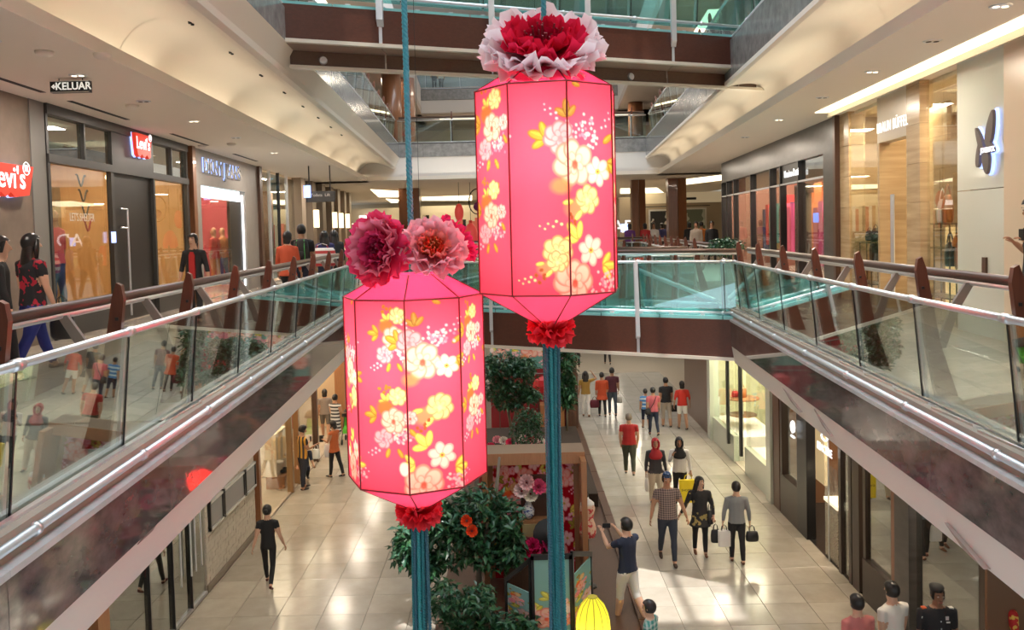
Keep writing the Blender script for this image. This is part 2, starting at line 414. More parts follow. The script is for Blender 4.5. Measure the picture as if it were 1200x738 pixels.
# far edge of the void under level 2: ceiling with stepped lip, white band, granite band
sbox('ceiling_11', plaster_c, -12, 13, FY-1.2, 63.9, C1, C1+.15)
sbox('trim_21', plaster_w, -12, 13, FY-.25, FY+.1, C1+.151, C1+1.0)
sbox('trim_22', plaster_w, -12, 13, FY-1.2, FY-1.1, C1+.151, C1+.26)
m = MB(); m.box(-12, 13, FY-.2, FY+.2, C1+1.0, F2-.1); b = m.build('trim_23', dgrey); fix(b.data); struct(b)
x = -6.0
while x < 7:
    m = MB(); m.box(x+.004, x+2.4-.004, FY-.28, FY-.2, C1+1.0, F2-.16); fix(m.build('granite_slab', granite_grey, b).data); x += 2.4
sbox('floor_7', walk, -12, 13, FY+.2, 63.9, F2-.25, F2)
# level 3 far edge
sbox('ceiling_12', mat('upper_ceiling', (.5, .4, .33), .8), -12, 13, 55, 63.9, C2, C2+.2)
sbox('trim_24', plaster_w, -12, 13, 54.8, 55, C2+.05, C2+.86)
sbox('trim_25', granite_grey, -12, 13, 54.7, 55, C2+.87, F3-.2)
sbox('floor_8', walk, -12, 13, 55, 63.9, F3-.3, F3)
sbox('wall_back_upper', mat('upper_back_wall', (.35, .38, .40), .6), -13, 13, 63.0, 63.3, F3, F3+6)
# ---- light slots in ceilings
def slot(name, pts, z, label, m_=led_warm):
    m = MB(); m.prism(pts, 'z', z-.012, z-.002); o = m.build(name, m_); fix(o.data); tag(o, label, 'light')
    return o
def slotS(side, s0, s1, l0, l1, label, z=C1):
    fn = mapL if side == 'L' else mapR
    slot('light_slot', [fn((s0, l0, 0))[:2], fn((s1, l0, 0))[:2], fn((s1, l1, 0))[:2], fn((s0, l1, 0))[:2]], z, label)
slotS('R', 2.0, 16.6, 4.80, 5.06, 'long recessed light slot in the right ceiling above the handbag shop')
m = MB(mapR); m.box(2, 16.7, 5.07, 5.10, C1-.10, C1); o = m.build('light_baffle', cream); fix(o.data); tag(o, 'cream lip beside the long recessed light slot in the right ceiling', 'light baffle')
for i, (pa, pb, pc, pd, lb) in enumerate((
        ((434, 222), (468, 224), (468, 231), (444, 231), 'bright ceiling light left of the far brown column'),
        ((452, 233), (468, 234), (468, 238), (460, 238), 'small ceiling light beside the far brown column'),
        ((494, 231), (553, 229), (553, 235), (494, 235), 'long ceiling light between the two lanterns'),
        ((727, 221), (770, 220), (778, 226), (727, 227), 'ceiling light strip left of the right far column'),
        ((780, 213), (846, 205), (847, 211), (790, 218), 'curved ceiling light strip right of the far column'))):
    P = [onZ(*q, C1-.01) for q in (pa, pb, pc, pd)]
    P = [Vector((p.x, min(p.y, 62), 0)) for p in P]
    slot('light_slot', [(p.x, p.y) for p in P], C1, lb)
for x0, x1, y0, y1, lb in ((-4.6, 2, 57, 58, 'glowing ceiling strip beyond the second-floor rail, left'), (2.5, 9, 57, 58, 'glowing ceiling strip beyond the second-floor rail, right')):
    slot('light_slot', [(x0, y0), (x1, y0), (x1, y1), (x0, y1)], C2, lb)
slotS('R', 30, 44, 5.0, 5.6, 'light slot in the second-floor ceiling at right', C2)
slotS('L', 14, 34, 4.4, 4.9, 'light slot in the second-floor ceiling at left', C2)
# ---- cove lighting (linear lamps lying behind the lips)
for k in range(9):
    s = 3+k*3.9
    for fn, l, d in ((mapL, 4.14+.40, (.25, 0, 1)), (mapR, 3.72+.40, (-.25, 0, 1))):
        area(fn((s, l, C1+.13)), .10, 3.7, 8, (1, .88, .66), d, up='Y')
area((0, FY-.9, C1+.2), 8, .2, 10, (1, .84, .6), (0, .3, 1))

# ================================================================== RAILINGS
def railing(p0, p1, out, F, first, step, label, ends=True, glassm=gl_rail, inner=True, ztop=.85, group='balustrades', fins=True):
    """p0,p1: glass line ends (x,y); out: unit vector (x,y) towards the walkway; F: floor height; first: distance of the first joint"""
    p0 = Vector((*p0, 0)); p1 = Vector((*p1, 0)); d = (p1-p0); Lg = d.length; d.normalize(); o = Vector((*out, 0)).normalized()
    root = thing('balustrade', label, 'railing', (p0.x, p0.y, F), group)
    def W(s, l, z): return p0 + d*s + o*l + Vector((0, 0, F+z))
    m = MB(); m.tube([W(0, 0, ztop), W(Lg, 0, ztop)], .028, 10); m.build('top_rail', steel, root, smooth=True)
    m = MB(); m.tube([W(0, -.06, -.09), W(Lg, -.06, -.09)], .030, 10); m.build('lower_rail', steel_l, root, smooth=True)
    if inner:
        m = MB(); m.tube([W(0, .49, 1.04), W(Lg, .49, 1.04)], .042, 10); m.build('handrail', mat('bronze_handrail', (.12, .075, .06), .28, .3), root, smooth=True)
        m = MB(); m.tube([W(0, .49, .985), W(Lg, .49, .985)], .026, 8); m.build('handrail_core', steel, root, smooth=True)
    def loc(f):
        mm = MB(lambda q: d*q[0] + o*q[1] + Vector((0, 0, q[2]))); f(mm); me, _ = mm.mesh('piece', mm.mats, mm.sm, org=(0, 0, 0)); fix(me); return me
    def fin(mm):
        mm.mats = wood_fin; mm.sm = False
        mm.prism([(.40, -.10), (.20, -.10), (.10, .45), (.02, 1.10), (.035, 1.20), (.07, 1.22), (.105, 1.12), (.225, .45)], 'x', -.026, .026)
    def fin2(mm):
        mm.mats = wood_fin; mm.sm = False
    def arm(mm):
        mm.mats = mat('fork_arm_metal', (.33, .27, .24), .35, .5); mm.sm = False
        mm.prism([(.19, .42), (.27, .42), (.38, .75), (.515, .985), (.44, .985), (.32, .80)], 'x', -.02, .02)
    def bolts(mm):
        mm.mats = black; mm.sm = False
        for z, y in ((.95, .075), ):
            mm.box(-.032, .032, y-.012, y+.012, z-.012, z+.012)
    def clamp(mm):
        mm.mats = steel; mm.sm = True
        mm.tube([(-.05, 0, ztop), (.05, 0, ztop)], .037, 10)
    def clamp2(mm):
        mm.mats = steel; mm.sm = True
        mm.tube([(-.02, -.06, -.09), (.02, -.06, -.09)], .042, 10)
        mm.tube([(0, -.06, -.09), (0, .06, -.06)], .014, 6)
    def strip(mm):
        mm.mats = black; mm.sm = False
        mm.prism([(.080, -.10), (.11, -.10), (.022, ztop-.02), (-.004, ztop-.02)], 'x', -.007, .007)
    def post(mm):
        mm.mats = steel_l; mm.sm = False
        mm.prism([(.095, -.10), (.12, -.10), (.03, ztop-.03), (.005, ztop-.03)], 'x', -.06, -.025)
    mesh = {k: loc(f) for k, f in (('fin', fin), ('fork_arm', arm), ('bolt_plate', bolts), ('clamp', clamp), ('lower_clamp', clamp2), ('joint_seal', strip), ('glass_fin', post))}
    s = first; js = []
    while s < Lg+.01: js.append(s); s += step
    edges = [0.0] + [j for j in js if j > .05]
    if Lg-edges[-1] > .1: edges.append(Lg)
    pane = None
    for a, b in zip(edges[:-1], edges[1:]):
        w_ = b-a-.016
        def pf(mm): mm.mats = glassm; mm.sm = False; mm.add([(x, y+(.09 if z < 0 else 0), z) for z in (-.14, ztop-.03) for y in (0, .012) for x in (0, w_)], [(0, 2, 3, 1), (4, 5, 7, 6), (0, 1, 5, 4), (2, 6, 7, 3), (0, 4, 6, 2), (1, 3, 7, 5)])
        me = pane if (pane and abs(w_-(step-.016)) < 1e-4) else loc(pf)
        if abs(w_-(step-.016)) < 1e-4: pane = me
        place('glass_panel', me, root, p0 + d*(a+.008) + Vector((0, 0, F)))
    for j in js:
        q = p0 + d*j + Vector((0, 0, F))
        for k, me in mesh.items():
            if k in ('fin', 'fork_arm', 'bolt_plate') and not (inner and fins): continue
            place(k, me, root, q)
    return root
def lineside(side, L, s): return (mapL if side == 'L' else mapR)((s, L, 0))[:2]
nl = Vector((-1, KL, 0)).normalized()[:2]; nr = Vector((1, -KR, 0)).normalized()[:2]
railing(lineside('L', 2.58, 3.2), lineside('L', 2.58, 19.9), nl, F1, 1.6, 1.6, 'left first-floor glass balustrade with reddish fins, from the frame edge to the lower bridge')
railing(lineside('R', 2.98, 4.2), lineside('R', 2.98, 16.6), nr, F1, 1.62, 1.6, 'right first-floor glass balustrade with reddish fins, from the frame edge to the lower bridge')
railing(lineside('L', 2.58, 24), lineside('L', 2.58, 36), nl, F1, .2, 1.6, 'left glass balustrade beyond the lower bridge on the first floor')
railing(lineside('R', 2.98, 20.6), lineside('R', 2.98, 36), nr, F1, .2, 1.6, 'right glass balustrade beyond the lower bridge on the first floor')
railing(lineside('L', 2.98, 6), lineside('L', 2.98, 35.8), nl, F2, .2, 1.6, 'left second-floor glass balustrade above the lit vault')
railing(lineside('R', 3.40, 6), lineside('R', 3.40, 35.8), nr, F2, .2, 1.6, 'right second-floor glass balustrade above the lit vault')
railing((-4.7, FY), (5.8, FY), (0, 1), F1, .4, 1.05, 'far first-floor balustrade closing the hall beyond the lower bridge')
railing((-4.7, FY), (5.8, FY), (0, 1), F2, .4, 1.9, 'far second-floor balustrade closing the hall beyond the upper bridge')
railing((-5.6, 55), (6, 55), (0, 1), F3, .4, 2.2, 'far third-floor balustrade high up at the back', inner=False)

# ================================================================== BRIDGES
def bridge(A, B, depth, zb, zt, joints, label, beam2=None):
    """A,B = near face ends (x,y); depth along normal away from the camera; joints = fractions along"""
    A = Vector((*A, 0)); B = Vector((*B, 0)); d = (B-A); Lg = d.length; d.normalize(); n = Vector((-d.y, d.x, 0));
    if n.y < 0: n = -n
    dn = Vector((0, 1/max(.5, n.y), 0)) if depth > 1 else n
    f = lambda q: A + d*q[0] + dn*q[1]*n.y + Vector((0, 0, q[2]))
    root = thing('footbridge', label, 'bridge', (A+d*Lg/2)[:2]+(zb,), 'bridges')
    def b(name, mt, *a, parent=root):
        m = MB(f); m.box(*a); o = m.build(name, mt, parent); fix(o.data); return o
    js = [0] + joints + [Lg]
    for a, c in zip(js[:-1], js[1:]): b('wood_panel', wood_red, a+.03, c-.03, 0, .05, zb+.06, zt)
    for a in joints: b('panel_joint', steel_l, a-.028, a+.028, -.01, .04, zb+.05, zt)
    b('bottom_trim', mat('cream_metal_trim', (.72, .66, .56), .3, .3), 0, Lg, -.05, .06, zb, zb+.06)
    b('structure_beam', dgrey, 0, Lg, .055, .20, zb+.05, zt)
    for a, c in zip(js[:-1], js[1:]): b('soffit_panel', mat('soffit_panel', (.30, .22, .17), .45), a+.01, c-.01, .065, 1.4 if beam2 else depth-.01, zb, zb+.03)
    b('deck', dgrey, 0, Lg, .2, depth, zt-.14, zt-.02)
    k = 0
    while k*1.2 < Lg-.1:
        b('glass_deck_panel', mat('turquoise_deck_glass', (.25, .62, .62), .06, spec=.8), k*1.2+.01, min(k*1.2+1.2, Lg)-.01, .06, depth, zt-.015, zt+.06); k += 1
    for i in range(k*2):
        b('deck_stud', steel, i*.6+.2, i*.6+.28, .10, .16, zt+.06, zt+.09)
    if beam2:
        o0, z0, z1, studs = beam2
        for a, c in zip(js[:-1], js[1:]): b('lower_wood_panel', mat('brown_beam', (.10, .055, .035), .35, var=((.14, .08, .05), 5, (.5, 8, 8), .3)), max(a, .35)+.0, min(c, Lg-.5)-.03, o0, o0+.08, z0+.05, z1)
        b('lower_trim', mat('cream_metal_trim', (.6, .5, .4), .3), .35, Lg-.3, o0-.05, o0+.12, z0, z0+.05)
        for s_ in studs:
            m = MB(); c = f((s_, o0-.01, (z0+z1)/2)); m.tube([c, c - n*.03], [.075, .06], 14); m.tube([c-n*.03, c-n*.035], [.03, .02], 10)
            m.build('disc_light', steel, root)
    return root, f, Lg
# lower bridge
A = (-3.50, 19.54); B = (4.02, 15.27)
br, fbl, LgL = bridge(A, B, 3.9, F1-.93, F1-.19, [1.7, 3.5, 5.15, 6.75], 'lower footbridge crossing the hall at first-floor level behind the lanterns')
dl = Vector((B[0]-A[0], B[1]-A[1], 0)).normalized(); nlb = Vector((-dl.y, dl.x, 0)); nlb = nlb if nlb.y > 0 else -nlb
a0 = Vector((*A, 0)) + nlb*.25 + dl*.1; b0 = Vector((*B, 0)) + nlb*.25 - dl*.1
railing(a0[:2], b0[:2], nlb[:2], F1, 1.6, 1.66, 'near glass balustrade of the lower footbridge', glassm=gl_bridge, fins=False)
a1 = a0 + Vector((0, 3.4, 0)); b1 = b0 + Vector((0, 3.4, 0))
railing(b1[:2], a1[:2], (-nlb)[:2], F1, .4, .62, 'far balustrade of the lower footbridge with closely set reddish fins', glassm=gl_bridge)
for s_, lb in ((6.75, 'grey steel bridge post right of the tall lantern'), (3.5, 'grey steel bridge post behind the lanterns')):
    m = MB(fbl); m.prism([(-.10, F1-.55), (-.02, F1-.60), (.04, F1-.55), (.16, F1+.86), (.06, F1+.86)], 'x', s_-.05, s_+.03)
    o = m.build('bridge_post', steel_l); fix(o.data); tag(o, lb, 'post', 'bridge posts')
# upper bridge
A2 = (-3.95, 13.65); B2 = (5.72, 17.65)
bu, fbu, LgU = bridge(A2, B2, 3.6, 9.98, 10.60, [2.0+1.0*0, 4.0, 5.9, 7.75, 9.5], 'upper footbridge crossing the hall high above the lanterns',
                      beam2=(.62, 9.68, 9.975, [.9, 4.1, 6.9, 9.2]))
du = Vector((B2[0]-A2[0], B2[1]-A2[1], 0)).normalized(); nu = Vector((-du.y, du.x, 0))
a0 = Vector((*A2, 0)) + nu*.05; b0 = Vector((*B2, 0)) + nu*.05
railing(a0[:2], b0[:2], nu[:2], 10.9, .9, 1.5, 'near glass balustrade of the upper footbridge', glassm=gl_bridge, inner=False)
for k, s_ in enumerate((.15, 2.0, 4.0, 5.9, 7.75, 9.5)):
    m = MB(fbu); m.prism([(-.12, 10.42), (-.02, 10.32), (.02, 10.42), (.02, 11.9), (-.10, 11.9)], 'x', s_-.05, s_+.06)
    o = m.build('bridge_post', steel_l); fix(o.data); tag(o, 'grey steel post of the upper footbridge, %s' % (
        'at its left end', 'left of the blue rope', 'first to the right of the blue rope', 'right beside the tall lantern flower', 'second from its right end', 'at its right end')[k], 'post', 'upper bridge posts')
# diagonal brace and rails seen through the lower bridge glass
m = MB(); m.tube([atY(742, 314, 19), atY(838, 352, 17.2)], .05, 8); m.tube([atY(740, 352, 18), atY(842, 356, 17.0)], .03, 8)
tag(m.build('steel_brace', steel_l, smooth=True), 'slanted steel tube seen through the lower bridge glass', 'brace')

# ================================================================== COLUMNS far away
for px, w_, Y, lb, h1 in ((481, 1.0, 42, 'brown veneered column behind the blue rope', C2), (748, .62, 39.5, 'narrow brown veneered column right of the tall lantern', C1), (793, .82, 39, 'broad brown veneered column in front of the lit shop at the far right', C1)):
    p = atY(px, 265, Y); t = thing('column', lb, 'column', (p.x, Y, F1), 'brown columns')
    for sx in (-1, 1):
        m = MB(); m.prism([(p.x+sx*.01, Y-.35), (p.x+sx*w_/2, Y-.28), (p.x+sx*w_/2, Y+.3), (p.x+sx*.01, Y+.35)], 'z', F1, C1-.0); o = m.build('veneer_panel', wood_col, t); fix(o.data)
    if h1 > C1:
        m = MB(); m.lathe([(w_/2-.1, F2), (w_/2-.1, C2)], (p.x, Y, 0), 14); fix(m.build('upper_shaft', wood_col, t).data)
for px, w_, Y, lb in ((470, .9, 40, 'round brown column on the second floor behind the blue rope'), (745, .9, 52, 'round brown column on the second floor beside the tall lantern'), (790, .9, 40, 'round brown column on the second floor above the right vault')):
    p = atY(px, 150, Y); m = MB(); m.lathe([(w_/2, F2), (w_/2, C2)], (p.x+ (0 if px != 470 else -.4), Y, 0), 16); o = m.build('round_column', wood_col, smooth=True); tag(o, lb, 'column', 'round columns')

# ================================================================== general lighting (area lamps, set flush under the ceilings)
for k in range(7):
    s = 8+k*4.0
    area(mapL((s, 5.2, C1-.03)), .5, .5, 58, (1, .88, .76)); area(mapR((s, 4.15, C1-.03)), .5, .5, 46, (1, .86, .70))
for k in range(7):
    s = 12+k*4.4
    area(mapL((s, 4.2, C0-.03)), .5, .5, 40, (1, .85, .68)); area(mapR((s, 4.4, C0-.03)), .5, .5, 44, (1, .80, .58))
for k in range(5):
    s = 10+k*6.0
    area(mapL((s, 5.4, C2-.03)), .6, .6, 80, (1, .88, .74)); area(mapR((s, 5.4, C2-.03)), .6, .6, 80, (1, .88, .74))  # extra lamps added to brighten the dim second-floor sides
for x in (-6, 0, 6):
    for y in (42, 52):
        area((x, y, C1-.03), 1, 1, 60, (1, .86, .66)); area((x, y, C0-.03), 1, 1, 90, (1, .88, .70)); area((x, y, C2-.03), 1, 1, 150, (1, .86, .68))
# ================================================================== LANTERNS
def vcol_mat(name, rough=.6, trans=0.0, gain=1.0):
    m = bpy.data.materials.new(name); m.use_nodes = True; nt = m.node_tree; nt.nodes.clear()
    o = nt.nodes.new('ShaderNodeOutputMaterial'); a = nt.nodes.new('ShaderNodeAttribute'); a.attribute_name = 'Col'
    d = nt.nodes.new('ShaderNodeBsdfDiffuse'); nt.links.new(a.outputs['Color'], d.inputs[0])
    t = nt.nodes.new('ShaderNodeBsdfTranslucent'); nt.links.new(a.outputs['Color'], t.inputs[0])
    mx = nt.nodes.new('ShaderNodeMixShader'); mx.inputs[0].default_value = trans
    nt.links.new(d.outputs[0], mx.inputs[1]); nt.links.new(t.outputs[0], mx.inputs[2]); nt.links.new(mx.outputs[0], o.inputs[0])
    return m
def setcol(me, cols):
    at = me.color_attributes.new('Col', 'FLOAT_COLOR', 'POINT')
    c = np.ones((len(me.vertices), 4), dtype=np.float32); c[:, :3] = np.array(cols, dtype=np.float32)
    at.data.foreach_set('color', c.ravel())
paper = vcol_mat('printed_lantern_fabric', trans=.62)
petalm = vcol_mat('peony_silk', trans=.30)

PW, PH = 72, 250            # print cells per face / per body height
class Print:
    def __init__(s, seed):
        s.W = PW*8; s.H = PH; s.a = np.zeros((s.H, s.W, 3), dtype=np.float32); s.a[:] = (.93, .085, .17)
        s.r = np.random.RandomState(seed); s.yy, s.xx = np.mgrid[0:s.H, 0:s.W]
    def el(s, x, y, rx, ry, rot, col, al=1, soft=.16):
        e = int(max(rx, ry))+2; y0, y1 = max(0, int(y)-e), min(s.H, int(y)+e+1); x0 = int(x)-e
        if y1 <= y0: return
        ix = np.arange(x0, x0+2*e+2); dx = (ix-x)[None, :]; dy = (np.arange(y0, y1)-y)[:, None]; c, n = math.cos(rot), math.sin(rot)
        u = (dx*c+dy*n)/rx; v = (-dx*n+dy*c)/ry; q = np.sqrt(u*u+v*v)
        k = np.clip((1-q)/soft, 0, 1)[..., None]*al; ix = ix % s.W
        s.a[y0:y1, ix] = s.a[y0:y1, ix]*(1-k) + np.array(col, dtype=np.float32)*k
    def leaf(s, x, y, L, rot, col=(.36, .30, .045), two=True):
        c, n = math.cos(rot), math.sin(rot)
        cx, cy = x+c*L*.5, y+n*L*.5
        s.el(cx, cy, L*.55, L*.27, rot, tuple(.55*q for q in col)); s.el(cx, cy, L*.48, L*.20, rot, col)
        s.el(cx, cy-L*.06, L*.40, L*.07, rot, tuple(min(1, 1.5*q) for q in col), .7)
    def leaves(s, x, y, L, rot, col=(.36, .30, .045)):
        for d in (-.9, 0, .9): s.leaf(x, y, L*(1 if d else 1.15), rot+d, col)
    def rose(s, x, y, r, pale=(.92, .56, .46), mid=(.90, .24, .20), core=(.80, .10, .06)):
        for k in range(7):
            t = k*2*PI/7+s.r.rand()*.4
            s.el(x+r*.58*math.cos(t), y+r*.52*math.sin(t), r*.50, r*.46, t, (pale[0]*.93, pale[1]*.42, pale[2]*.42), soft=.1)
            s.el(x+r*.55*math.cos(t), y+r*.49*math.sin(t), r*.44, r*.40, t, pale, soft=.25)
        s.el(x, y, r*.62, r*.55, 0, mid, .70, .6)
        for k in range(5):
            t = k*2*PI/5+.5
            s.el(x+r*.30*math.cos(t), y+r*.28*math.sin(t), r*.24, r*.19, t, (pale[0]*.93, pale[1]*.5, pale[2]*.5), .8, .2); s.el(x+r*.29*math.cos(t), y+r*.26*math.sin(t), r*.21, r*.16, t, pale, .9, .3)
        s.el(x, y+r*.08, r*.22, r*.26, 0, core, .9, .5)
    def yellow(s, x, y, r): s.rose(x, y, r, (.90, .68, .32), (.88, .56, .20), (.93, .74, .42))
    def open(s, x, y, r):
        for k in range(6):
            t = k*PI/3+.3
            s.el(x+r*.55*math.cos(t), y+r*.5*math.sin(t), r*.48, r*.36, t, (.88, .38, .36), soft=.1); s.el(x+r*.53*math.cos(t), y+r*.48*math.sin(t), r*.40, r*.30, t, (.94, .66, .58), soft=.3)
        s.el(x, y, r*.20, r*.18, 0, (.75, .50, .10)); s.el(x, y, r*.08, r*.08, 0, (.25, .08, .05))
    def lilac(s, x, y, r, rot=0):
        for k in range(int(r*2.2)):
            a, b = s.r.randn(2)*.42
            s.el(x+r*(a*math.cos(rot)-b*.5*math.sin(rot))*1.1, y+r*(a*math.sin(rot)+b*.8), 2.6, 2.4, 0, (.93, .46+.14*s.r.rand(), .56) if s.r.rand() > .3 else (.80, .22, .34), soft=.5)
    def spray(s, x, y, L, rot, col=(.93, .5, .58)):
        for k in range(6):
            t = k/5; wob = (1 if k % 2 else -1)*2.4
            s.el(x+math.cos(rot)*L*t-math.sin(rot)*wob, y+math.sin(rot)*L*t+math.cos(rot)*wob, 2.4-.9*t, 2.2-.8*t, 0, col, soft=.5)
    def berries(s, x, y, col=(.28, .10, .04)):
        for k in range(5): s.el(x+s.r.randn()*5, y+s.r.randn()*4, 3, 2.4, s.r.rand()*3, col)
    # bouquet types; k = scale
    def A(s, x, y, k=1):
        s.leaves(x-24*k, y-8*k, 15*k, 3.2); s.leaf(x+12*k, y-30*k, 15*k, -1.0); s.leaf(x-6*k, y+34*k, 14*k, 1.9); s.leaf(x+6*k, y+34*k, 14*k, 1.0)
        s.berries(x-10*k, y-44*k, (.35, .18, .03)); s.leaves(x-8*k, y-26*k, 12*k, -2.2, (.75, .55, .12))
        s.el(x-10*k, y-18*k, 15*k, 13*k, 0, (.95, .16, .04), .95, .4)
        s.yellow(x+8*k, y-34*k, 13*k); s.lilac(x+14*k, y+18*k, 17*k); s.rose(x-14*k, y+22*k, 14*k, (.92, .38, .46), (.86, .18, .28), (.8, .16, .24))
        s.rose(x+1*k, y-2*k, 18*k); s.rose(x+25*k, y-6*k, 10*k, (.92, .52, .54)); s.spray(x-22*k, y+36*k, 16*k, 2.6); s.leaf(x+24*k, y+8*k, 13*k, .9)
    def B(s, x, y, k=1):
        s.leaves(x-30*k, y-20*k, 17*k, -2.8); s.leaves(x-8*k, y-40*k, 15*k, -1.7, (.30, .22, .05)); s.leaves(x+42*k, y+4*k, 16*k, .6); s.leaf(x+38*k, y-16*k, 15*k, -.6)
        s.lilac(x+20*k, y-24*k, 20*k, .2); s.spray(x+38*k, y-30*k, 22*k, -1.0); s.spray(x-18*k, y-40*k, 18*k, -2.5)
        s.rose(x-16*k, y-20*k, 17*k, (.92, .38, .44), (.88, .18, .24), (.85, .22, .26)); s.rose(x+0*k, y+4*k, 24*k); s.open(x+30*k, y+12*k, 16*k)
        s.el(x-16*k, y+26*k, 14*k, 10*k, 0, (.95, .28, .10), .8, .5)
    def C(s, x, y, k=1):
        s.leaves(x-6*k, y-26*k, 18*k, -2.3, (.70, .66, .14)); s.leaves(x-22*k, y-8*k, 15*k, 3.0, (.72, .66, .14)); s.leaves(x+26*k, y+2*k, 17*k, .0, (.70, .60, .10))
        s.open(x+10*k, y-14*k, 17*k); s.lilac(x+28*k, y+20*k, 18*k); s.rose(x-12*k, y+16*k, 23*k); s.spray(x+30*k, y+12*k, 20*k, -.2); s.el(x-34*k, y-2*k, 7*k, 9*k, 0, (1, .8, .78), 1, .3)
    def D(s, x, y, k=1):
        s.el(x-12*k, y+10*k, 17*k, 13*k, 0, (.96, .30, .14), .85, .5); s.leaf(x-14*k, y+2*k, 14*k, 3.0, (.8, .6, .15)); s.yellow(x+6*k, y, 17*k); s.leaf(x-2*k, y+12*k, 15*k, 2.4, (.8, .68, .2))
        s.berries(x-16*k, y+22*k); s.spray(x-30*k, y+24*k, 24*k, 2.9, (1, .8, .35))

def make_print(kind):
    p = Print(kind*7+3); F = PW; H = PH
    if kind == 1:      # left lantern (u=1..3 faces the camera)
        p.A(F*1.75, H*.20, .9); p.B(F*2.30, H*.30, 1.05); p.D(F*2.50, H*.56, 1.1)
        p.A(F*1.70, H*.63, 1.0); p.C(F*2.45, H*.88, 1.15); p.B(F*.42, H*.38, .85); p.D(F*.6, H*.52, .9); p.C(F*.55, H*.86, .9)
        p.A(F*3.45, H*.20, .85); p.A(F*3.5, H*.60, .9); p.B(F*4.6, H*.4); p.C(F*5.4, H*.8); p.A(F*6.4, H*.3); p.B(F*6.9, H*.75); p.leaf(F*2.5, 2, 12, .3); p.leaf(F*.8, 2, 12, 2.8)
    else:
        p.A(F*.48, H*.20, 1.05); p.A(F*.40, H*.62, .95); p.B(F*2.15, H*.36, 1.22); p.D(F*2.32, H*.55, 1.1)
        p.C(F*2.30, H*.86, 1.2); p.yellow(F*1.80, H*.79, 19); p.D(F*1.72, H*.84, .8); p.B(F*3.6, H*.25, .9); p.A(F*3.6, H*.62, .9)
        p.leaf(F*2.12, 2, 13, .2); p.B(F*4.9, H*.4); p.C(F*5.6, H*.8); p.A(F*6.6, H*.35); p.C(F*7.4, H*.85, .8)
    return p.a
darkred = mat('dark_red_frame', (.20, .012, .02), .5)
plain = vcol_mat('plain_pink_lantern_fabric', trans=.55)

def petal_mesh(name, w, h, cup, ruf, cin, ctip, seed):
    r = random.Random(seed); nu, nv = 13, 7; v = []; c = []
    ph = [r.uniform(0, 6) for _ in range(4)]
    for j in range(nv):
        t = j/(nv-1)
        for i in range(nu):
            u = -1+2*i/(nu-1)
            ww = w*(.22+1.0*math.sin(min(1, t*1.02)*PI*.56)**.9)
            e = abs(u)**2*.5+t*.8
            z = cup*h*(u*u*.45*t + .55*t*t) + ruf*h*e*math.sin(u*7+ph[0]+t*2)*t
            y = h*(t - .22*t*t*u*u*abs(u)) + ruf*h*.45*t*t*math.sin(u*13+ph[1])
            x = ww*u*.5 + ruf*w*.18*math.sin(t*9+ph[2])*abs(u)
            v.append((x, y, z)); k = min(1, max(0, t**1.6+.15*abs(u)*t)); c.append([a*(1-k)+b*k for a, b in zip(cin, ctip)])
    f = [(j*nu+i, j*nu+i+1, (j+1)*nu+i+1, (j+1)*nu+i) for j in range(nv-1) for i in range(nu-1)]
    me = bpy.data.meshes.new(name); me.from_pydata(v, [], f); me.materials.append(petalm); me.polygons.foreach_set('use_smooth', [True]*len(f)); setcol(me, c); return me
def peony(parent, c, axis, rad, layers, name='peony', stamens=None, seed=1):
    """layers: (count, size, tilt deg from axis, inner col, tip col, ruffle, offset)"""
    axis = Vector(axis).normalized(); q0 = Vector((0, 0, 1)).rotation_difference(axis)
    m = MB(); m.ball(c, rad*.12, n=8, m=5); core = m.build(name, mat('peony_core', (.25, .01, .03), .8), parent)
    r = random.Random(seed)
    for li, (n, sz, tilt, ci, ct, ru, off) in enumerate(layers):
        mesh = [petal_mesh('petal', sz*rad*.85, sz*rad, .35, ru, ci, ct, seed*31+li*7+k) for k in range(2)]
        for k in range(n):
            phi = 2*PI*(k+.5*(li % 2))/n + r.uniform(-.12, .12); ti = R(tilt+r.uniform(-7, 7))
            q = q0 @ Euler((0, 0, phi)).to_quaternion() @ Euler((PI/2-ti, 0, 0)).to_quaternion() @ Euler((0, r.uniform(-.2, .2), 0)).to_quaternion()
            # petal local: y along, z cup (towards the axis)
            o = place('petal', mesh[k % 2], core, Vector(c)+axis*off*rad + (q0 @ Vector((-math.sin(phi)*.02, math.cos(phi)*.02, 0))))
            o.rotation_euler = q.to_euler()
    if stamens:
        m = MB()
        for k in range(60):
            t = r.uniform(0, 6.28); rr = rad*.26*math.sqrt(r.random()); b = Vector((rr*math.cos(t), rr*math.sin(t), 0))
            a0 = Vector(c)+q0 @ (b*.6); a1 = Vector(c)+q0 @ (b*1.5+Vector((0, 0, rad*r.uniform(.35, .55))))
            m.tube([a0, a1], [.004, .009], 4)
        o = m.build('stamens', mat('stamen_'+name+str(seed), stamens, .6), core); o['kind'] = 'stuff'
    return core
def pompom(parent, c, rad, seed):
    LY = []
    for i, t in enumerate((20, 55, 90, 125)):
        LY.append(((5, 8, 9, 8)[i], .95, t, (.6, .01, .03), (1.0, .09, .12) if i % 2 else (.9, .05, .08), .22, 0))
    return peony(parent, c, (0, -.25, 1), rad, LY, 'pompom', seed=seed)
def cord_mesh(L, r, pitch, mt, n=5, strands=2):
    m = MB(); N = int(L/pitch*7)
    for s_ in range(strands):
        pts = []
        for i in range(N+1):
            z = -L*i/N; t = 2*PI*(-z)/pitch + s_*2*PI/strands; pts.append((r*.5*math.cos(t), r*.5*math.sin(t), z))
        m.tube(pts, r*.55, n)
    me, _ = m.mesh('cord', mt, True, org=(0, 0, 0)); return me
teal = [mat('teal_cord', (.018, .17, .20), .55), mat('slate_blue_cord', (.035, .13, .18), .55), mat('bright_teal_cord', (.03, .26, .29), .5)]
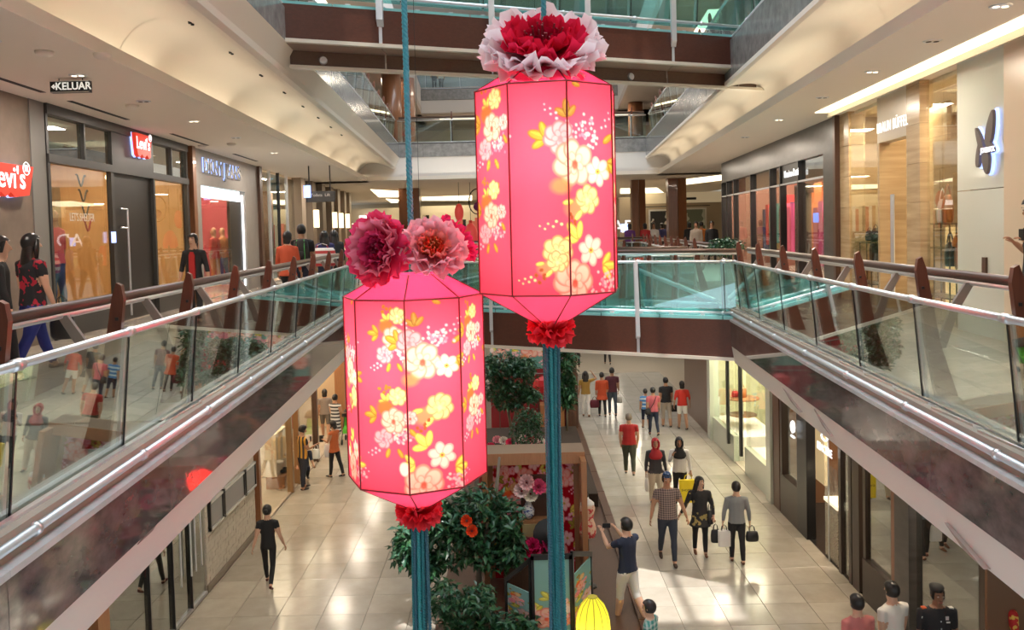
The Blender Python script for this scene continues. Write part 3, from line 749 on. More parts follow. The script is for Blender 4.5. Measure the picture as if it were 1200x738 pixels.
def make_lantern(kind, cx, cy, zt, zb, Rd, a0, neck, neckz, coneR, conez, label, tassel):
    root = thing('lantern', label, 'lantern', (cx, cy, zb), 'hanging flowered lanterns')
    P = [Vector((cx+Rd*math.cos(R(a0-45*k)), cy-Rd*math.sin(R(a0-45*k)), 0)) for k in range(9)]
    img = make_print(kind)
    for k in range(8):
        A_, B_ = P[k], P[k+1]; n, h = PW//2*1, PH//1
        n = PW if k in (0, 1, 2, 3) else PW//3; h = PH if k in (0, 1, 2, 3) else PH//3
        us = np.linspace(0, 1, n+1); vs = np.linspace(0, 1, h+1)
        U, V = np.meshgrid(us, vs)
        X = A_.x+(B_.x-A_.x)*U; Y = A_.y+(B_.y-A_.y)*U; Z = zt+(zb-zt)*V
        co = np.stack([X-cx, Y-cy, Z-zb], -1).reshape(-1, 3)
        iu = np.clip((k*PW+U*PW).astype(int), 0, PW*8-1); iv = np.clip((V*PH).astype(int), 0, PH-1)
        cols = img[iv, iu].reshape(-1, 3)
        idx = np.arange((n+1)*(h+1)).reshape(h+1, n+1)
        f = np.stack([idx[:-1, :-1], idx[1:, :-1], idx[1:, 1:], idx[:-1, 1:]], -1).reshape(-1, 4)
        me = bpy.data.meshes.new('fabric_panel'); me.from_pydata(co.tolist(), [], f.tolist()); me.materials.append(paper); setcol(me, cols)
        place('fabric_panel', me, root, (cx, cy, zb))
    zc = (zt+zb)/2
    def ring(r, z, k): t = R(a0-45*k); return Vector((cx+r*math.cos(t), cy-r*math.sin(t), z))
    for nm, r0, z0, r1, z1, col in (('roof_panel', Rd, zt, neck, neckz, (.90, .07, .22)), ('base_panel', Rd, zb, coneR, conez, (.93, .08, .20))):
        for k in range(8):
            q = [ring(r0, z0, k), ring(r0, z0, k+1), ring(r1, z1, k+1), ring(r1, z1, k)]
            me = bpy.data.meshes.new(nm); o = q[0]; me.from_pydata([tuple(p-o) for p in q], [], [(0, 1, 2, 3)]); me.materials.append(plain); setcol(me, [col]*4)
            place(nm, me, root, o)
    for k in range(8):
        m = MB(); m.tube([ring(neck, neckz, k), ring(Rd+.003, zt, k)], .006, 6); m.build('roof_rib', darkred, root)
        m = MB(); m.tube([ring(Rd+.003, zt, k), ring(Rd+.003, zb, k)], .0075, 6); m.build('body_rib', darkred, root)
        m = MB(); m.tube([ring(Rd+.003, zb, k), ring(coneR, conez, k)], .006, 6); m.build('base_rib', darkred, root)
    for nm, r, z in (('top_hoop', Rd+.003, zt), ('bottom_hoop', Rd+.003, zb)):
        m = MB(); m.tube([ring(r, z, k) for k in range(9)], .0075, 6); m.build(nm, darkred, root)
    m = MB(); m.lathe([(.02, 0), (.045, .03), (.05, .08), (.035, .15), (.012, .2)], (cx, cy, zc+.10), 10); m.build('lamp_bulb', mat('bulb', (1, 1, 1), .4, emit=(1, .75, .45), es=20), root, smooth=True)
    m = MB(); m.lathe([(.02, 0), (.045, .03), (.05, .08), (.035, .15), (.012, .2)], (cx, cy, zb+.25), 10); m.build('lamp_bulb', MATS['bulb'], root, smooth=True)
    for z, p_ in ((zc+.25, 24), (zb+.35, 14), (zt-.25, 12)):
        point((cx, cy-.08, z), p_, (1, .80, .62), .05)
    pompom(root, (cx, cy, conez-.06), .19, kind)
    # tassel of twisted cords
    L = tassel; mesh = [cord_mesh(L, .017, .05, t) for t in teal]
    tz = conez-.15; r = random.Random(kind)
    pts = [(0, 0)] + [(.5*math.cos(t*PI/3), .5*math.sin(t*PI/3)) for t in range(6)] + [(math.cos(t*PI/5+.2), math.sin(t*PI/5+.2)) for t in range(10)]
    for i, (x, y) in enumerate(pts):
        o = place('tassel_cord', mesh[i % 3], root, (cx+x*.062, cy+y*.05, tz+r.uniform(-.02, .02)))
        sp = .016; o.rotation_euler = (-y*sp, x*sp, r.uniform(0, 6))
        WL[o.name] = o.location
    return root
cR = atY(642, 225, 7.2); cLn = atY(487, 455, 7.5)
lanR = make_lantern(2, cR.x, 7.2, E+1.13, E-.53, .60, 167, .30, E+1.31, .13, E-.80, 'pink octagonal lantern with pale roses, the higher of the two, one peony on top', 3.4)
lanL = make_lantern(1, cLn.x, 7.5, E-.56, E-2.15, .61, 180, .26, E-.37, .14, E-2.42, 'pinkish red octagonal lantern with roses, the lower left one, topped by a cluster of peonies', 2.3)
lt = (1.0, .80, .84); pk = (.95, .35, .48)
peony(lanR, (cR.x-.02, 7.12, E+1.40), (.02, -.62, .78), .48, [
    (13, 1.02, 92, pk, (1, .90, .93), .13, 0), (12, .98, 80, (.97, .45, .56), (1, .88, .92), .14, .0), (12, .78, 74, (.70, .01, .05), (.88, .03, .10), .15, .04), (10, .62, 58, (.55, .01, .03), (.80, .02, .07), .14, .05),
    (8, .46, 40, (.35, .0, .02), (.60, .01, .05), .16, .05), (6, .34, 18, (.25, 0, .02), (.45, .01, .04), .2, .04)], stamens=(.3, .02, .04), seed=5)
peony(lanL, (cLn.x-.19, 7.25, E-.155), (-.45, -.80, .12), .30, [
    (10, 1.05, 80, (.80, .04, .16), (.95, .10, .26), .14, 0), (10, .95, 60, (.70, .03, .14), (.95, .30, .42), .15, 0), (9, .75, 45, (.55, .02, .10), (.85, .08, .22), .16, .03), (8, .55, 30, (.30, .01, .05), (.60, .03, .12), .18, .05), (6, .4, 15, (.2, 0, .03), (.42, .02, .08), .2, .05)], stamens=(.45, .05, .12), seed=9)
peony(lanL, (cLn.x+.20, 7.25, E-.19), (.20, -.70, .45), .27, [
    (10, 1.05, 80, (.95, .30, .42), (1, .66, .74), .13, 0), (10, .95, 62, (.95, .25, .32), (1, .60, .68), .14, 0), (8, .70, 46, (.90, .10, .06), (.98, .35, .32), .15, .03), (7, .5, 30, (.85, .04, .02), (.92, .10, .06), .18, .05)], stamens=(.6, .1, .02), seed=12)
peony(lanL, (cLn.x+.33, 7.62, E-.13), (.8, -.2, .5), .24, [(9, 1, 75, (.6, .02, .12), (.85, .06, .25), .15, 0), (8, .8, 50, (.5, .02, .1), (.8, .05, .2), .16, 0), (6, .5, 25, (.4, .02, .08), (.7, .04, .16), .18, 0)], seed=15)
# hanging ropes
rope_m = mat('turquoise_rope', (.03, .27, .38), .45, var=((.10, .46, .55), 30, (1, 1, 1), .3))
for c, zt_, zl, lb in ((cLn, E+3.6, E-.25, 'turquoise twisted rope holding the lower left lantern'), (cR, E+3.2, E+1.35, 'turquoise twisted rope holding the higher lantern')):
    ln = zt_-zl; Yc = 7.5 if c is cLn else 7.2
    me = cord_mesh(ln, .028 if c is cLn else .024, .12, rope_m, 6, 3); o = place('hanging_rope', me, None, (c.x+(.0 if c is cLn else 0), Yc, zt_)); tag(o, lb, 'rope', 'lantern ropes')
# small melon lanterns
def melon(c, rad, h, col, label, power, cord=None, group=None):
    t = thing('melon_lantern', label, 'lantern', (c[0], c[1], c[2]-h/2), group)
    N = 12
    for k in range(N):
        m = MB(); vs = []; a_ = 2*PI*k/N; b_ = 2*PI*(k+1)/N
        for i in range(9):
            z = -1+2*i/8; rr = rad*max(.28, math.sqrt(max(0, 1-(z*.97)**2)))
            for j in range(4):
                u = j/3; an = a_+(b_-a_)*u; bul = 1+.035*math.sin(PI*u); vs.append((c[0]+rr*bul*math.cos(an), c[1]+rr*bul*math.sin(an), c[2]+z*h/2))
        m.add(vs, [(i*4+j, i*4+j+1, (i+1)*4+j+1, (i+1)*4+j) for i in range(8) for j in range(3)])
        mt = bpy.data.materials.get('silk_'+col[0]) or None
        if not mt:
            mt = bpy.data.materials.new('silk_'+col[0]); mt.use_nodes = True; nt = mt.node_tree; nt.nodes.clear(); o_ = nt.nodes.new('ShaderNodeOutputMaterial'); d = nt.nodes.new('ShaderNodeBsdfDiffuse'); tr = nt.nodes.new('ShaderNodeBsdfTranslucent'); mx = nt.nodes.new('ShaderNodeMixShader'); mx.inputs[0].default_value = .6
            d.inputs[0].default_value = (*col[1], 1); tr.inputs[0].default_value = (*col[1], 1); nt.links.new(d.outputs[0], mx.inputs[1]); nt.links.new(tr.outputs[0], mx.inputs[2]); nt.links.new(mx.outputs[0], o_.inputs[0])
        m.build('silk_gore', mt, t, smooth=True)
        m = MB(); m.tube([(c[0]+rad*1.0*max(.28, math.sqrt(max(0, 1-(z*.97)**2)))*math.cos(a_), c[1]+rad*max(.28, math.sqrt(max(0, 1-(z*.97)**2)))*math.sin(a_), c[2]+z*h/2) for z in np.linspace(-1, 1, 9)], .0065, 4); m.build('wire_rib', mat('rib_'+col[0], tuple(q*.4 for q in col[1]), .5), t)
    for z in (-1, 1):
        m = MB(); m.lathe([(rad*.30, -.012), (rad*.30, .012)], (c[0], c[1], c[2]+z*h/2), 12); m.build('cap', mat('cap_'+col[0], tuple(q*.5 for q in col[1]), .5), t)
    if cord:
        m = MB(); m.tube([(c[0], c[1], c[2]+h/2), (c[0], c[1], cord)], .004, 5); m.build('cord', black, t)
    point((c[0], c[1]-.03, c[2]-h*.1), power*.55, (1, .85, .6), .04)
pY = atY(695, 735, 13.6)
melon((pY.x, 13.6, pY.z), .275, 1.0, ('yellow', (.95, .92, .10)), 'glowing yellow ribbed silk lantern at the bottom edge, beside the floral screen', 17)
pR = atY(480, 553, 13.0)
melon((pR.x+.27, 13.0, pR.z), .19, .38, ('red', (.9, .04, .03)), 'small red silk lantern hanging in the hall behind the lower left lantern', 50, cord=20.99)
# ================================================================== PEOPLE
skin_m = {'a': mat('skin_tan', (.42, .22, .13), .5), 'b': mat('skin_light', (.60, .36, .25), .5), 'c': mat('skin_dark', (.24, .12, .07), .5)}
hair_m = mat('black_hair', (.012, .010, .010), .35)
greyhair = mat('grey_hair', (.18, .15, .12), .5)
eye_w = mat('eye_white', (.42, .38, .35), .5); lip = mat('lips', (.40, .11, .09), .5)
def col(n, c, r=.8):
    return mat('cloth_'+n, c, r)
def loftP(m, rings):
    """rings: (centre, rx, ry, xdir, ydir)"""
    n = 10; v = []
    for c, rx, ry, xd, yd in rings:
        for k in range(n):
            t = 2*PI*k/n; v.append(Vector(c)+xd*rx*math.cos(t)+yd*ry*math.sin(t))
    f = [(i*n+k, i*n+(k+1) % n, (i+1)*n+(k+1) % n, (i+1)*n+k) for i in range(len(rings)-1) for k in range(n)]
    f += [tuple(range(n))[::-1], tuple(range((len(rings)-1)*n, len(rings)*n))]
    m.add(v, f)
X_, Y_ = Vector((1, 0, 0)), Vector((0, 1, 0))
def limb(m, pts, rs):
    """tapered rounded tube through pts with radii"""
    P_ = [Vector(p) for p in pts]; d0 = (P_[0]-P_[1]).normalized(); d1 = (P_[-1]-P_[-2]).normalized()
    rs = [q*1.13 for q in rs]; P_ = [P_[0]+d0*rs[0]*.7] + P_ + [P_[-1]+d1*rs[-1]*.7]; rr = [rs[0]*.5] + list(rs) + [rs[-1]*.5]
    m.tube(P_, rr, 10)
def bake_remesh(m, vox):
    me, _ = m.mesh('body_src', [], org=(0, 0, 0)); fix(me)
    o = bpy.data.objects.new('tmp', me); COL.objects.link(o); md = o.modifiers.new('r', 'REMESH'); md.mode = 'VOXEL'; md.voxel_size = vox
    sm = o.modifiers.new('s', 'SMOOTH'); sm.factor = .5; sm.iterations = 1
    dg = bpy.context.evaluated_depsgraph_get(); ev = o.evaluated_get(dg); em = ev.to_mesh()
    nv = len(em.vertices); co = np.zeros(nv*3); em.vertices.foreach_get('co', co); co = co.reshape(-1, 3)
    fs = [tuple(p.vertices) for p in em.polygons]; ev.to_mesh_clear(); bpy.data.objects.remove(o); bpy.data.meshes.remove(me)
    return co, fs
def person(px_or_loc, label, face=0, h=1.68, legs=((14, 6), (-12, 10)), arms=None, top=None, bottom=None, shoe=None, skin='a', hair='short',
           sleeve=.5, sleeve2=None, legcut=.97, slim=1.0, headyaw=0, headpitch=0, skirt=None, coat=None, group=None, vox=.02, facefeat=False, lean=0, legw=1.0, hairm=None, neckl=0, belly=0, detail=True):
    """face: degrees, 0 = seen from behind (walking away, +Y), 180 = towards the camera, 90 = towards -X (left in the photo)"""
    base = Vector(px_or_loc)
    s = h/1.75; hairm = hairm or hair_m; sk = skin_m[skin]
    top = top or col('black', (.02, .02, .02)); bottom = bottom or col('dkjeans', (.03, .04, .07)); shoe = shoe or col('dkshoe', (.02, .018, .018), .5)
    m = MB(); segs = []      # segs: (A,B,r,tag or function(t))
    hz = .92; J = {}
    ln = math.tan(R(lean))
    def T(x, y, z): return Vector((x, y+(z-hz)*ln if z > hz else y, z))
    # legs
    low = 9
    for sd_, (a, k) in zip((-1, 1), legs):
        hip = Vector((sd_*.092, 0, hz-.02)); a_, k_ = R(a), R(a-k)
        knee = hip + Vector((sd_*.01, math.sin(a_)*.43, -math.cos(a_)*.43)); ank = knee + Vector((sd_*.0, math.sin(k_)*.41, -math.cos(k_)*.41))
        fa = R(min(0, (a-k)*.8)) if a < 0 else 0
        J[sd_] = (hip, knee, ank, fa); low = min(low, ank.z-.075)
    off = Vector((0, 0, -low))
    for sd_ in (-1, 1):
        hip, knee, ank, fa = J[sd_]; w_ = legw*slim
        limb(m, [hip+Vector((0, .005, -.03)), hip.lerp(knee, .5)+Vector((0, .01, 0)), knee, knee.lerp(ank, .35)+Vector((0, -.012, 0)), ank], [.092*w_, .078*w_, .056*legw, .056*legw, .040*legw])
        # foot
        fd = Vector((0, math.cos(fa), math.sin(fa))); up = Vector((0, -math.sin(fa), math.cos(fa)))
        c0 = ank+Vector((0, 0, -.035)) - fd*.06; 
        loftP(m, [(c0+fd*t, rx, rz, X_, up) for t, rx, rz in ((-.01, .022, .025), (.03, .036, .040), (.10, .038, .036), (.17, .044, .027), (.225, .036, .020), (.25, .018, .012))])
        segs.append((hip, knee, .085*legw, lambda t: 'bottom' if t*.5 <= legcut else 'skin'))
        segs.append((knee, ank, .055*legw, lambda t: 'bottom' if .5+t*.5 <= legcut else 'skin'))
        segs.append((c0+fd*.02, c0+fd*.22, .035, lambda t: 'shoe')); segs.append((ank, ank+Vector((0, 0, -.04)), .035, lambda t: 'shoe'))
    # torso
    tw = slim
    tr = [(.83, .10, .085), (.88, .155, .108), (.94, .168, .114), (1.02, .150, .102+belly*.6), (1.10, .138, .096+belly), (1.20, .150, .102+belly*.5), (1.30, .168, .108), (1.38, .172, .098), (1.43, .150, .080), (1.465, .085, .062)]
    tw *= 1.10; loftP(m, [(T(0, .004, z), rx*tw, ry*tw, X_, Y_) for z, rx, ry in tr])
    hem = .88 if coat is None else coat
    if hem < .99:
        rs_ = [(hem, .172+max(0, (.90-hem))*.25, .118+max(0, (.9-hem))*.25), ((hem+1.0)/2, .168, .116), (1.02, .158, .110+belly*.6), (1.12, .150, .105+belly), (1.24, .162, .108), (1.34, .172, .108), (1.38, .168, .095)]
        loftP(m, [(T(0, .004, z), rx*tw, ry*tw, X_, Y_) for z, rx, ry in rs_])
    if skirt is not None:
        zb_, wd = skirt; loftP(m, [(T(0, .0, z), wd*(1-(z-zb_)/(.98-zb_))+.165*((z-zb_)/(.98-zb_)), (wd*.8)*(1-(z-zb_)/(.98-zb_))+.115*((z-zb_)/(.98-zb_)), X_, Y_) for z in np.linspace(zb_, .98, 5)])
    # neck + head
    hy, hp = R(headyaw), R(headpitch)
    nb = T(0, .0, 1.44); hc = T(0, .022, 1.628+neckl); qh = Euler((-hp, 0, hy)).to_quaternion()
    limb(m, [nb, hc+Vector((0, -.015, -.06))], [.062, .056])
    def Hh(x, y, z): return hc + qh @ (Vector((x, y, z))*1.17)
    hx, hyv, hzv = qh @ X_, qh @ Y_, qh @ Vector((0, 0, 1))
    loftP(m, [(Hh(0, y, z), rx, ry, hx, hyv) for z, rx, ry, y in ((-.118, .020, .022, .050), (-.105, .040, .045, .030), (-.075, .056, .068, .014), (-.035, .068, .086, .004), (.01, .074, .095, 0), (.05, .073, .094, -.003), (.085, .058, .075, -.004), (.108, .032, .042, -.005), (.115, .012, .015, -.005))])
    limb(m, [Hh(0, .090, .012), Hh(0, .108, -.022)], [.010, .015])                       # nose
    for sd_ in (-1, 1): limb(m, [Hh(sd_*.074, -.004, .018), Hh(sd_*.077, .0, -.022)], [.014, .010])   # ears
    # arms
    arms = arms or (((.16, -.10, -1), (.05, .18, -1)), ((.16, .14, -1), (.05, .30, -1)))
    hands = []
    for sd_, (ua, fa_) in zip((-1, 1), arms):
        sh = T(sd_*.172*tw, -.005, 1.395); u = Vector((ua[0]*sd_, ua[1], ua[2])).normalized(); f_ = Vector((fa_[0]*sd_, fa_[1], fa_[2])).normalized()
        el = sh + u*.285; wr = el + f_*.245
        sl_ = sleeve if (sd_ < 0 or sleeve2 is None) else sleeve2
        lo = 1.18 if sl_ > .2 else 1.0
        limb(m, [T(sd_*.135*tw, 0, 1.400), sh, sh.lerp(el, .5), el, el.lerp(wr, .3), wr], [.050, .052*lo, .045*lo, .037*(lo if sl_ > .5 else 1), .037*(lo if sl_ > .6 else 1), .024*(lo if sl_ > .9 else 1)])
        # hand: palm in the remeshed body, fingers added after
        side = f_.cross(Vector((0, 0, 1))); side = Vector((0, 1, 0)) if side.length < .35 else side.normalized(); side = (side - f_*side.dot(f_)).normalized(); nrm = f_.cross(side).normalized()
        pc = wr + f_*.05
        loftP(m, [(wr+f_*t, a_, b_, side, nrm) for t, a_, b_ in ((-.01, .022, .018), (.02, .030, .016), (.06, .038, .015), (.088, .036, .013))])
        segs.append((sh, el, .05, lambda t, q=sl_: 'top' if t*.5 <= q else 'skin')); segs.append((el, wr, .035, lambda t, q=sl_: 'top' if .5+t*.5 <= q else 'skin')); segs.append((wr+f_*.03, wr+f_*.09, .025, lambda t: 'skin'))
        hands.append((wr, f_, side, nrm, sd_, el))
    co, fs = bake_remesh(m, vox)
    # tag faces
    cen = np.array([co[list(f)].mean(0) for f in fs])
    best = np.full(len(fs), 1e9); tags = np.empty(len(fs), dtype=object)
    def dist(A_, B_, r_):
        A_ = np.array(A_); B_ = np.array(B_); d = B_-A_; t = np.clip(((cen-A_) @ d)/(d @ d), 0, 1); return np.linalg.norm(cen-(A_+t[:, None]*d), axis=1)-r_, t
    for A_, B_, r_, fn in segs:
        d, t = dist(A_, B_, r_); k = d < best; best[k] = d[k]; tags[k] = [fn(x) for x in t[k]]
    d, t = dist(T(0, 0, .98), T(0, 0, 1.36), .135); k = d < best; best[k] = d[k]; tags[k] = ['top']*k.sum()
    z = cen[:, 2]
    inT = (tags == 'top') & (z < hem) & (np.abs(cen[:, 0]) < .19); tags[inT] = 'bottom'
    k = (z >= hem) & (z < 1.1) & (tags == 'bottom') & (np.abs(cen[:, 0]) < .22); tags[k] = 'top'
    if skirt is not None:
        r2 = np.hypot(cen[:, 0], cen[:, 1]); k = (z > skirt[0]-.005) & (z < hem) & (tags == 'skin'); tags[k] = 'bottom'
        k = (z > skirt[0]-.005) & (z < hem) & (tags != 'skin'); tags[k] = 'bottom'
    k = ((z > 1.475) & (np.abs(cen[:, 0]) < .11) & (np.hypot(cen[:, 0]-hc.x, cen[:, 1]-hc.y) < .19)) & (tags == 'top') ; tags[k] = 'skin'
    d, t = dist(hc, hc+Vector((0, 0, -.14)), .08); k = (d < .03) & (z > 1.46); tags[k] = 'skin'
    order = ['skin', 'top', 'bottom', 'shoe']; mi = [order.index(t) if t in order else 0 for t in tags]
    q = Euler((0, 0, R(face))).to_matrix(); M = np.array(q)
    b = MB(); b.add([tuple(v) for v in co], fs)
    b.m = mi
    # fingers: four fingers of unequal length and a thumb per hand, gently curled
    if detail:
        for wr, f_, side, nrm, sd_, el in hands:
            cn = nrm if nrm.dot(Vector((-sd_, 0, 0))) > 0 else -nrm
            for i, (o_, L_) in enumerate(((-.027, .066), (-.009, .078), (.009, .074), (.026, .058))):
                p0 = wr+f_*.078+side*o_; p1 = p0+f_*L_*.45+cn*.004; p2 = p1+(f_*.7+cn*.6).normalized()*L_*.32; p3 = p2+(f_*.35+cn*.9).normalized()*L_*.25
                b.tube([p0, p1, p2, p3], [.0092, .0085, .0075, .0055], 5, mi=0)
            p0 = wr+f_*.025+side*.026; p1 = p0+(side*.8+f_*.7).normalized()*.032; p2 = p1+(f_*.9+side*.2+cn*.3).normalized()*.03
            b.tube([p0, p1, p2], [.012, .0105, .007], 5, mi=0)
    fl = off
    def W(p): return base + (q @ ((Vector(p)+fl)*s))
    b.v = [tuple(W(p)) for p in b.v]
    root = thing('person', label, 'person', base, group)
    body = b.build('body', [sk, top, bottom, shoe], root, smooth=True)
    # hair / head cover
    def shell(name, mt, k, cut, extra=None):
        mm = MB(); v = []; nz, nn = 9, 16
        for i in range(nz+1):
            ph = PI*(i/nz)*.74 + .02
            for j in range(nn):
                t = 2*PI*j/nn; x = math.sin(ph)*math.cos(t); y = math.sin(ph)*math.sin(t); zz = math.cos(ph)
                front = max(0, y)
                zc_ = zz
                if cut and front > .35 and zz < cut: zc_ = max(zz, cut)
                sh_ = 1 if not (cut and front > .35 and zz < cut) else .93
                v.append(Hh(x*.080*k*sh_, y*.101*k*sh_-.004, zc_*.100*k+.022))
        f = [(i*nn+j, i*nn+(j+1) % nn, (i+1)*nn+(j+1) % nn, (i+1)*nn+j) for i in range(nz) for j in range(nn)] + [tuple(range(nn))]
        mm.add([W(p) for p in v], f)
        if extra: extra(mm)
        o = mm.build(name, mt, root, smooth=True); return o
    if hair in ('short', 'bob', 'long', 'bun', 'pony', 'spiky'):
        def ex(mm):
            if hair == 'long':
                mm2 = MB(); loftP(mm2, [(hc+qh @ Vector((0, y, z_)), rx, ry, X_, Y_) for z_, rx, ry, y in ((.06, .06, .05, -.03), (-.02, .088, .055, -.045), (-.12, .100, .048, -.065), (-.24, .115, .045, -.085), (-.34, .10, .035, -.088), (-.42, .06, .02, -.088))])
                mm.add([W(p) for p in mm2.v], mm2.f)
                for sd_ in (-1, 1):
                    mm2 = MB(); limb(mm2, [Hh(sd_*.072, .02, .05), Hh(sd_*.086, .0, -.06), Hh(sd_*.092, -.01, -.17)], [.022, .030, .018]); mm.add([W(p) for p in mm2.v], mm2.f)
            if hair == 'bob':
                mm2 = MB(); loftP(mm2, [(hc+qh @ Vector((0, y, z_)), rx, ry, X_, Y_) for z_, rx, ry, y in ((.05, .07, .06, -.02), (-.03, .088, .06, -.04), (-.10, .09, .055, -.045), (-.14, .07, .04, -.045))])
                mm.add([W(p) for p in mm2.v], mm2.f)
            if hair in ('bun', 'pony'):
                mm2 = MB(); c = Hh(0, -.115, .035 if hair == 'bun' else .03); mm2.ball(c, .045, .04, .042, 10, 6)
                if hair == 'pony': limb(mm2, [c, c+Vector((0, -.03, -.10)), c+Vector((0, -.02, -.22))], [.03, .032, .014])
                mm.add([W(p) for p in mm2.v], mm2.f)
            if hair == 'spiky':
                r = random.Random(3)
                for k_ in range(26):
                    t = r.uniform(0, 6.28); e = r.uniform(.2, 1.1); p = Hh(.078*math.sin(e)*math.cos(t), .09*math.sin(e)*math.sin(t)-.01, .10*math.cos(e)+.02); mm2 = MB(); limb(mm2, [p, p+(p-hc).normalized()*.03], [.014, .005]); mm.add([W(p_) for p_ in mm2.v], mm2.f)
        shell('hair', hairm, 1.06, .42, ex)
    elif hair == 'bald':
        shell('hair', hairm, 1.03, .75)
    elif isinstance(hair, tuple) and hair[0] == 'hijab':
        def ex(mm):
            mm2 = MB(); loftP(mm2, [(hc+Vector((0, y, z_)), rx, ry, X_, Y_) for z_, rx, ry, y in ((-.06, .075, .07, -.02), (-.12, .075, .085, .0), (-.19, .13, .11, -.005), (-.26, .19, .135, -.01), (-.34, .20, .15, 0), (-.40, .15, .14, .02))]); mm.add([W(p) for p in mm2.v], mm2.f)
            for sd_ in (-1, 1):
                mm2 = MB(); limb(mm2, [Hh(sd_*.045, .065, .085), Hh(sd_*.078, .045, .03), Hh(sd_*.075, .045, -.05), Hh(sd_*.03, .05, -.125)], [.018, .022, .024, .03]); mm.add([W(p) for p in mm2.v], mm2.f)
        shell('headscarf', hair[1], 1.13, .50, ex)
    elif isinstance(hair, tuple) and hair[0] in ('cap', 'beret'):
        shell('hair', hair_m, 1.04, .55)
        mm = MB(); v = []
        if hair[0] == 'cap':
            mm2 = MB(); loftP(mm2, [(Hh(0, -.004, z_), rx, rx*1.2, hx, hyv) for z_, rx in ((.045, .086), (.08, .083), (.115, .062), (.135, .02))]); 
        else:
            mm2 = MB(); loftP(mm2, [(Hh(.012, -.004, z_), rx, rx*1.15, hx, hyv) for z_, rx in ((.055, .084), (.085, .094), (.108, .100), (.128, .080), (.14, .03))])
        mm.add([W(p) for p in mm2.v], mm2.f); mm.build({'cap': 'cap', 'beret': 'beret'}[hair[0]], hair[1], root, smooth=True)
    if facefeat:
        for sd_ in (-1, 1):
            mm = MB(); mm.ball((0, 0, 0), .0125*s, .008*s, .008*s, 8, 6); me, _ = mm.mesh('eye', eye_w, True, org=(0, 0, 0)); e = place('eye', me, root, W(Hh(sd_*.030, .0855, .012))); e.rotation_euler = (0, 0, R(face)+hy)
            mm = MB(); mm.ball((0, 0, 0), .0065*s, .0045*s, .0065*s, 8, 6); me, _ = mm.mesh('pupil', blackm, True, org=(0, 0, 0)); o = place('pupil', me, e, W(Hh(sd_*.030, .0925, .012)))
            mm = MB(); mm.tube([W(Hh(sd_*.016, .0925, .034)), W(Hh(sd_*.032, .091, .039)), W(Hh(sd_*.048, .080, .032))], .0035*s, 5); mm.build('eyebrow', hair_m, root)
        mm = MB(); mm.tube([W(Hh(-.024, .080, -.058)), W(Hh(-.008, .089, -.054)), W(Hh(.008, .089, -.054)), W(Hh(.024, .080, -.058))], .0062*s, 6); mm.build('mouth', lip, root, smooth=True)
    return root, W, hands, (hc, Hh, base, s)
def hw(W, hands, i, t=.09): wr, f_, *_ = hands[i]; return W(wr+f_*t)
def bag(name, c, wx, wy, wz, mt, label, cat='bag', face=0, handle=.12, hm=None, group=None, soft=True):
    """c: top centre (where the hand holds the handles)"""
    top = Vector(c)-Vector((0, 0, handle)); t = thing(name, label, cat, (c[0], c[1], c[2]-handle-wz), group)
    a = R(face); ca, sa = math.cos(a), math.sin(a)
    f = lambda p: (top.x+p[0]*ca-p[1]*sa, top.y+p[0]*sa+p[1]*ca, top.z+p[2])
    m = MB(f); n = 12; v = []; lv = [(0, .80, .35), (-.12, .92, .75), (-.5, 1.04, 1.05), (-.9, 1, 1), (-1, .88, .85)]
    if not soft: lv = [(0, 1, .9), (-.05, 1, 1), (-.5, 1, 1), (-.97, .98, .98), (-1, .94, .94)]
    for z_, kx, ky in lv:
        for k in range(n):
            th = 2*PI*k/n; cx_, sy_ = math.cos(th), math.sin(th); p = .45 if not soft else .7
            v.append((math.copysign(abs(cx_)**p, cx_)*wx/2*kx, math.copysign(abs(sy_)**p, sy_)*wy/2*ky, z_*wz))
    m.add(v, [(i*n+k, i*n+(k+1) % n, (i+1)*n+(k+1) % n, (i+1)*n+k) for i in range(4) for k in range(n)] + [tuple(range(n)), tuple(range(4*n, 5*n))[::-1]])
    o = m.build('bag_body', mt, t, smooth=soft); fix(o.data)
    for y in (-wy*.25, wy*.25):
        m = MB(f); m.tube([(-wx*.22, y, -.01), (-wx*.16, y*.5, handle*.7), (0, 0, handle), (wx*.16, y*.5, handle*.7), (wx*.22, y, -.01)], .006, 6); m.build('handle', hm or mt, t)
    return t, f
def gp(x, y, z=0.0): return onZ(x, y, z)
HOLD = ((.10, .30, -1), (.1, 1.0, .35))
K = dict
navy = col('navy', (.014, .02, .045)); blk = col('black', (.014, .014, .016)); red = col('red', (.42, .02, .022)); wht = col('white', (.72, .70, .66)); crm = col('cream', (.55, .48, .38))
# ---- ground floor, near the left side
person(gp(316, 686), 'woman in black short-sleeved top and trousers walking away alone, left aisle', 4, 1.62, ((20, 4), (-14, 26)), (((.22, -.22, -1), (.30, -.05, -1)), ((.30, -.05, -1), (.34, .25, -1))), blk, blk, col('maroonshoe', (.10, .02, .02)), 'b', 'bun', sleeve=.22, slim=.88, legw=.9)
r_, W_, H_, _ = person(gp(356, 573), 'man in yellow shirt with black stripes looking at his phone, left aisle', -52, 1.72, ((4, 0), (-4, 2)), (((.12, .2, -1), (.05, .9, .3)), ((.10, .3, -1), (-.1, 1, .35))), pattern('striped_jersey', (.55, .28, .03), (.03, .025, .03), 'v', 9, 9), col('navytrousers', (.02, .024, .04)), skin='a', sleeve=.25, legw=1.1, headpitch=22)
p = hw(W_, H_, 0); m = MB(); m.box(p.x-.012, p.x+.012, p.y-.04, p.y+.04, p.z-.01, p.z+.13); tag(m.build('phone', black), 'black phone held by the man in the striped yellow shirt', 'phone')
